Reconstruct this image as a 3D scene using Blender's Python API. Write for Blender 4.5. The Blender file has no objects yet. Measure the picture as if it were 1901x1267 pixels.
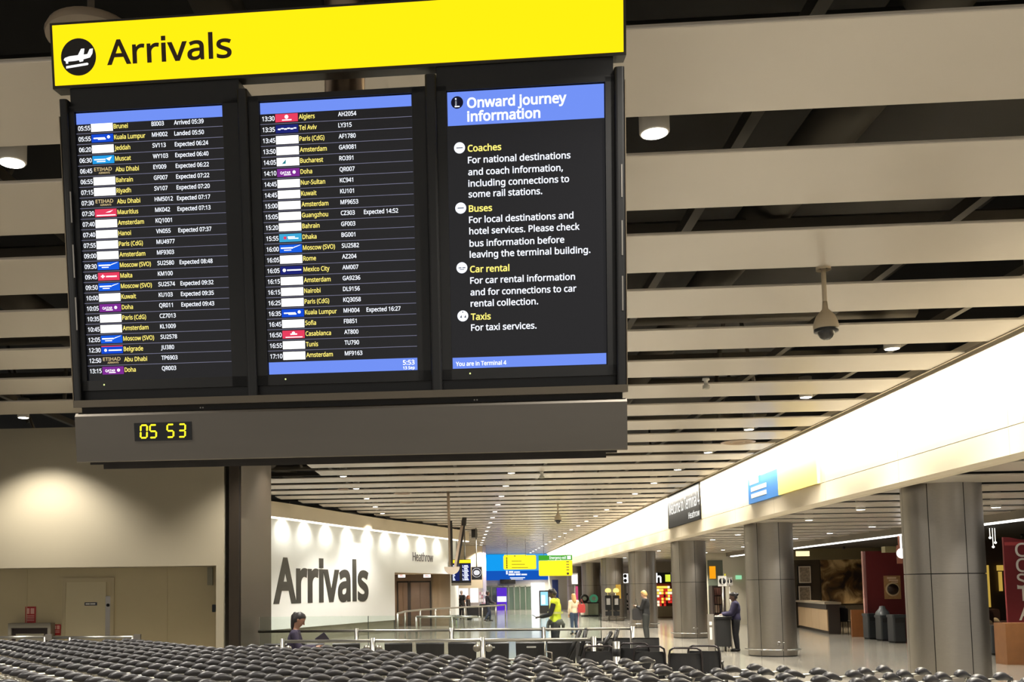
import bpy, bmesh, math, random
from mathutils import Vector, Matrix
from mathutils.geometry import delaunay_2d_cdt
random.seed(7)
scene = bpy.context.scene
COL = scene.collection

# ---------------------------------------------------------------- camera
IW, IH = 1901, 1267
F, PX, PY = 1850.0, 725.0, 950.0          # focal length in pixels, principal point
EYE = Vector((0, 0, 1.82))
_fw = Vector((872 - PX, -(1095 - PY), F)).normalized()
_x0 = Vector((0, 1, 0)).cross(_fw).normalized()
_u0 = _fw.cross(_x0)
_roll = 0.017
_x = _x0 * math.cos(_roll) + _u0 * math.sin(_roll)
_u = _fw.cross(_x)
# rows: camera right / up / forward expressed in world axes (world X right, Y along the hall, Z up)
R_RIGHT = Vector((_x[0], _fw[0], _u[0]))
R_UP = Vector((_x[1], _fw[1], _u[1]))
R_FWD = Vector((_x[2], _fw[2], _u[2]))
cam_data = bpy.data.cameras.new('camera')
cam = bpy.data.objects.new('camera', cam_data)
COL.objects.link(cam)
cam.matrix_world = Matrix(((R_RIGHT[0], R_UP[0], -R_FWD[0], EYE[0]),
                           (R_RIGHT[1], R_UP[1], -R_FWD[1], EYE[1]),
                           (R_RIGHT[2], R_UP[2], -R_FWD[2], EYE[2]),
                           (0, 0, 0, 1)))
cam_data.sensor_fit = 'HORIZONTAL'
cam_data.sensor_width = 36.0
cam_data.lens = F / IW * 36.0
cam_data.shift_x = (IW / 2 - PX) / IW
cam_data.shift_y = (PY - IH / 2) / IW
cam_data.clip_start = 0.05
cam_data.clip_end = 400
scene.camera = cam

def ray(u, v):
    a, b = (u - PX) / F, -(v - PY) / F
    return R_RIGHT * a + R_UP * b + R_FWD
def PYd(u, v, Y):
    r = ray(u, v); return EYE + r * (Y / r.y)
def PZ(u, v, z):
    r = ray(u, v); return EYE + r * ((z - EYE.z) / r.z)
def PXd(u, v, X):
    r = ray(u, v); return EYE + r * (X / r.x)
def proj(p):
    d = Vector(p) - EYE
    c = d.dot(R_FWD)
    if c <= 0.05: return (-9999, -9999)
    return PX + F * d.dot(R_RIGHT) / c, PY - F * d.dot(R_UP) / c

# ---------------------------------------------------------------- colour management, world, main lights
vs = scene.view_settings
scene.display_settings.display_device = 'sRGB'
vs.view_transform = 'Standard'; vs.look = 'None'; vs.exposure = 0.2; vs.gamma = 1.0
vs.use_curve_mapping = False
scene.cycles.max_bounces = 6
scene.cycles.diffuse_bounces = 3
scene.cycles.glossy_bounces = 3
scene.cycles.transparent_max_bounces = 12
scene.cycles.caustics_reflective = False
scene.cycles.caustics_refractive = False
scene.cycles.sample_clamp_indirect = 4.0
world = bpy.data.worlds.new('world'); scene.world = world
world.use_nodes = True
bg = world.node_tree.nodes['Background']
bg.inputs[0].default_value = (1.0, 0.96, 0.90, 1); bg.inputs[1].default_value = 0.46

CEIL, LOWC = 4.89, 3.48
WARM = (1.0, 0.94, 0.84)
def area_light(name, loc, target, sx, sy, power, color=WARM, spread=180):
    l = bpy.data.lights.new(name, 'AREA'); l.shape = 'RECTANGLE'; l.size = sx; l.size_y = sy
    l.energy = power; l.color = color; l.spread = math.radians(spread)
    o = bpy.data.objects.new(name, l); COL.objects.link(o)
    zz = (Vector(loc) - Vector(target)).normalized(); yy = Vector((0, 1, 0)); xx = yy.cross(zz).normalized()   # long side runs along the hall
    o.matrix_world = Matrix.Translation(loc) @ Matrix((xx, yy, zz)).transposed().to_4x4()
    return o
# wall-washing strip in the slot between the slatted ceiling and the bulkhead (runs the length of the hall)
for i in range(6):
    y0 = 9 + i * 15
    area_light('bulkhead_wash_light', (6.74, y0 + 7.5, CEIL - 0.03), (6.92, y0 + 7.5, CEIL - 0.42), 0.06, 15.0, 1000, (1.0, 0.94, 0.80))
def spot(name, loc, power, angle=110, blend=0.7, radius=0.08, color=WARM, target=None):
    l = bpy.data.lights.new(name, 'SPOT'); l.energy = power; l.spot_size = math.radians(angle)
    l.spot_blend = blend; l.shadow_soft_size = radius; l.color = color
    o = bpy.data.objects.new(name, l); COL.objects.link(o); o.location = loc
    if target is not None:
        o.rotation_euler = (Vector(target) - Vector(loc)).to_track_quat('-Z', 'Y').to_euler()
    return o

# ---------------------------------------------------------------- materials
def lin(c):
    def f(x):
        x /= 255.0
        return x / 12.92 if x <= 0.04045 else ((x + 0.055) / 1.055) ** 2.4
    return (f(c[0]), f(c[1]), f(c[2]), 1)
MATS = {}
def mat(name, rgb, rough=0.5, metal=0.0, emit=0.0, var=0.0, scale=6.0, bump=0.0, stretch=None, spec=0.5, ergb=None, coat=0.0):
    if name in MATS: return MATS[name]
    m = bpy.data.materials.new(name); m.use_nodes = True
    nt = m.node_tree; b = nt.nodes['Principled BSDF']
    b.inputs['Base Color'].default_value = lin(rgb)
    b.inputs['Roughness'].default_value = rough
    b.inputs['Metallic'].default_value = metal
    b.inputs['Specular IOR Level'].default_value = spec
    b.inputs['Coat Weight'].default_value = coat
    if emit:
        b.inputs['Emission Color'].default_value = lin(ergb or rgb)
        b.inputs['Emission Strength'].default_value = emit
    if var or bump:
        tc = nt.nodes.new('ShaderNodeTexCoord'); mp = nt.nodes.new('ShaderNodeMapping')
        nz = nt.nodes.new('ShaderNodeTexNoise'); nz.inputs['Scale'].default_value = scale
        nz.inputs['Detail'].default_value = 5
        if stretch: mp.inputs['Scale'].default_value = stretch
        nt.links.new(tc.outputs['Object'], mp.inputs[0]); nt.links.new(mp.outputs[0], nz.inputs['Vector'])
        if var:
            mx = nt.nodes.new('ShaderNodeMix'); mx.data_type = 'RGBA'
            c = lin(rgb)
            mx.inputs[6].default_value = tuple(x * (1 - var) for x in c[:3]) + (1,)
            mx.inputs[7].default_value = tuple(min(1, x * (1 + var)) for x in c[:3]) + (1,)
            nt.links.new(nz.outputs['Fac'], mx.inputs[0]); nt.links.new(mx.outputs[2], b.inputs['Base Color'])
        if bump:
            bp = nt.nodes.new('ShaderNodeBump'); bp.inputs['Strength'].default_value = bump; bp.inputs['Distance'].default_value = 0.01
            nt.links.new(nz.outputs['Fac'], bp.inputs['Height']); nt.links.new(bp.outputs[0], b.inputs['Normal'])
    MATS[name] = m
    return m
def emat(name, rgb, strength=1.0):
    if name in MATS: return MATS[name]
    m = bpy.data.materials.new(name); m.use_nodes = True
    nt = m.node_tree; nt.nodes.clear()
    e = nt.nodes.new('ShaderNodeEmission'); o = nt.nodes.new('ShaderNodeOutputMaterial')
    e.inputs[0].default_value = lin(rgb); e.inputs[1].default_value = strength
    nt.links.new(e.outputs[0], o.inputs[0])
    MATS[name] = m
    return m
def glass(name, tint=(0.86, 0.95, 0.92), refl=0.5):
    if name in MATS: return MATS[name]
    m = bpy.data.materials.new(name); m.use_nodes = True
    nt = m.node_tree; nt.nodes.clear()
    o = nt.nodes.new('ShaderNodeOutputMaterial'); mx = nt.nodes.new('ShaderNodeMixShader')
    t = nt.nodes.new('ShaderNodeBsdfTransparent'); g = nt.nodes.new('ShaderNodeBsdfGlossy'); fr = nt.nodes.new('ShaderNodeFresnel')
    fr.inputs[0].default_value = 1.45; g.inputs['Roughness'].default_value = 0.02
    t.inputs[0].default_value = tint + (1,)
    nt.links.new(fr.outputs[0], mx.inputs[0]); nt.links.new(t.outputs[0], mx.inputs[1]); nt.links.new(g.outputs[0], mx.inputs[2])
    nt.links.new(mx.outputs[0], o.inputs[0])
    MATS[name] = m
    return m

# ---------------------------------------------------------------- mesh builder
class MB:
    def __init__(s): s.v = []; s.f = []; s.m = []; s.cur = 0; s.sm = []; s.smooth = False
    def mi(s, i): s.cur = i; return s
    def add(s, verts, faces):
        n = len(s.v); s.v += [tuple(v) for v in verts]
        for f in faces: s.f.append(tuple(i + n for i in f)); s.m.append(s.cur); s.sm.append(s.smooth)
        return s
    def box(s, a, b):
        x0, y0, z0 = (min(a[i], b[i]) for i in range(3)); x1, y1, z1 = (max(a[i], b[i]) for i in range(3))
        return s.add([(x0,y0,z0),(x1,y0,z0),(x1,y1,z0),(x0,y1,z0),(x0,y0,z1),(x1,y0,z1),(x1,y1,z1),(x0,y1,z1)],
                     [(0,3,2,1),(4,5,6,7),(0,1,5,4),(1,2,6,5),(2,3,7,6),(3,0,4,7)])
    def rbox(s, a, b, r=0.01, axis='y', seg=3):
        # box whose corners are rounded in the plane perpendicular to axis
        ax = 'xyz'.index(axis); p, q = [i for i in range(3) if i != ax]
        lo = [min(a[i], b[i]) for i in range(3)]; hi = [max(a[i], b[i]) for i in range(3)]
        r = min(r, (hi[p]-lo[p])/2.001, (hi[q]-lo[q])/2.001)
        poly = []
        for cx, cy, a0 in ((hi[p]-r, hi[q]-r, 0), (lo[p]+r, hi[q]-r, 90), (lo[p]+r, lo[q]+r, 180), (hi[p]-r, lo[q]+r, 270)):
            for k in range(seg + 1):
                t = math.radians(a0 + 90 * k / seg); poly.append((cx + r*math.cos(t), cy + r*math.sin(t)))
        return s.prism(poly, lo[ax], hi[ax], axis)
    def prism(s, poly, lo, hi, axis='y'):
        ax = 'xyz'.index(axis); p, q = [i for i in range(3) if i != ax]
        n = len(poly); V = []
        for h in (lo, hi):
            for a, b in poly:
                w = [0, 0, 0]; w[ax] = h; w[p] = a; w[q] = b; V.append(w)
        fs = [tuple(range(n)), tuple(range(2*n-1, n-1, -1))] + [(i, (i+1) % n + 0, (i+1) % n + n, i + n) for i in range(n)]
        return s.add(V, fs)
    def tube(s, pts, r, n=8, cap=True):
        pts = [Vector(p) for p in pts]; rs = r if isinstance(r, (list, tuple)) else [r] * len(pts)
        V = []; up = None
        for i, p in enumerate(pts):
            if i == 0: d = pts[1] - p
            elif i == len(pts) - 1: d = p - pts[i-1]
            else: d = (pts[i+1] - p).normalized() + (p - pts[i-1]).normalized()
            d.normalize()
            if up is None: up = Vector((0,0,1)) if abs(d.z) < 0.9 else Vector((1,0,0))
            sd = d.cross(up); sd.normalize(); up = sd.cross(d); up.normalize()
            for k in range(n):
                t = 2*math.pi*k/n; V.append(p + (sd*math.cos(t) + up*math.sin(t)) * rs[i])
        fs = []
        for i in range(len(pts)-1):
            for k in range(n):
                a, b = i*n+k, i*n+(k+1) % n; fs.append((a, b, b+n, a+n))
        if cap: fs += [tuple(range(n-1, -1, -1)), tuple(range((len(pts)-1)*n, len(pts)*n))]
        o = s.smooth; s.smooth = True; s.add(V, fs); s.smooth = o
        return s
    def lathe(s, prof, c=(0,0,0), n=24, a0=0.0, a1=360.0, axis='z'):
        full = abs(a1 - a0) >= 359.9; m = n if full else n + 1; V = []
        for r, h in prof:
            for k in range(m):
                t = math.radians(a0 + (a1-a0)*k/n); x, y = r*math.cos(t), r*math.sin(t)
                V.append((c[0]+x, c[1]+y, c[2]+h) if axis == 'z' else ((c[0]+x, c[1]+h, c[2]+y) if axis == 'y' else (c[0]+h, c[1]+x, c[2]+y)))
        fs = []
        for i in range(len(prof)-1):
            for k in range(n):
                a, b = i*m+k, i*m+(k+1) % m; fs.append((a, b, b+m, a+m))
        o = s.smooth; s.smooth = True; s.add(V, fs); s.smooth = o
        return s
    def disc(s, c, r, n=24, axis='z', r2=None):
        V = []
        for k in range(n):
            t = 2*math.pi*k/n; x, y = r*math.cos(t), (r2 or r)*math.sin(t)
            V.append((c[0]+x, c[1]+y, c[2]) if axis == 'z' else ((c[0]+x, c[1], c[2]+y) if axis == 'y' else (c[0], c[1]+x, c[2]+y)))
        return s.add(V, [tuple(range(n))])
    def ball(s, c, r, n=12, m=8):
        rx, ry, rz = r if isinstance(r, (tuple, list)) else (r, r, r)
        V = []; fs = []
        for i in range(m+1):
            ph = math.pi*i/m
            for k in range(n):
                t = 2*math.pi*k/n; V.append((c[0]+rx*math.sin(ph)*math.cos(t), c[1]+ry*math.sin(ph)*math.sin(t), c[2]+rz*math.cos(ph)))
        for i in range(m):
            for k in range(n):
                a, b = i*n+k, i*n+(k+1) % n; fs.append((a, a+n, b+n, b))
        o = s.smooth; s.smooth = True; s.add(V, fs); s.smooth = o
        return s
    def quad(s, a, b, c, d): return s.add([a, b, c, d], [(0, 1, 2, 3)])
    def text(s, txt, size, fn, bold=0.0, align='LEFT', xs=1.0, depth=0.0, spacing=1.0):
        # fn maps flat text coordinates (a, b, height) to a 3D point
        V, fs, w = text_data(txt, size, bold, spacing)
        off = {'LEFT': 0, 'CENTER': -w/2, 'RIGHT': -w}[align]
        if depth:
            n = len(V); P = [fn((a+off)*xs, b, 0) for a, b in V] + [fn((a+off)*xs, b, depth) for a, b in V]
            edges = {}
            for f in fs:
                for i in range(len(f)):
                    e = (f[i], f[(i+1) % len(f)])
                    if (e[1], e[0]) in edges: del edges[(e[1], e[0])]
                    else: edges[e] = 1
            s.add(P, [tuple(i+n for i in f) for f in fs] + [(a, b, b+n, a+n) for a, b in edges])
        else:
            s.add([fn((a+off)*xs, b, 0) for a, b in V], fs)
        return s
    def build(s, name, mats, parent=None, loc=None):
        me = bpy.data.meshes.new(name); me.from_pydata(s.v, [], s.f)
        if not isinstance(mats, (list, tuple)): mats = [mats]
        for m in mats: me.materials.append(m)
        me.polygons.foreach_set('material_index', [min(i, len(mats)-1) for i in s.m])
        me.polygons.foreach_set('use_smooth', s.sm)
        me.validate()
        bm = bmesh.new(); bm.from_mesh(me); bmesh.ops.recalc_face_normals(bm, faces=bm.faces) ; bm.to_mesh(me); bm.free()
        me.update()
        o = bpy.data.objects.new(name, me); COL.objects.link(o)
        if parent: o.parent = parent
        if loc: o.location = loc
        return o
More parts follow.
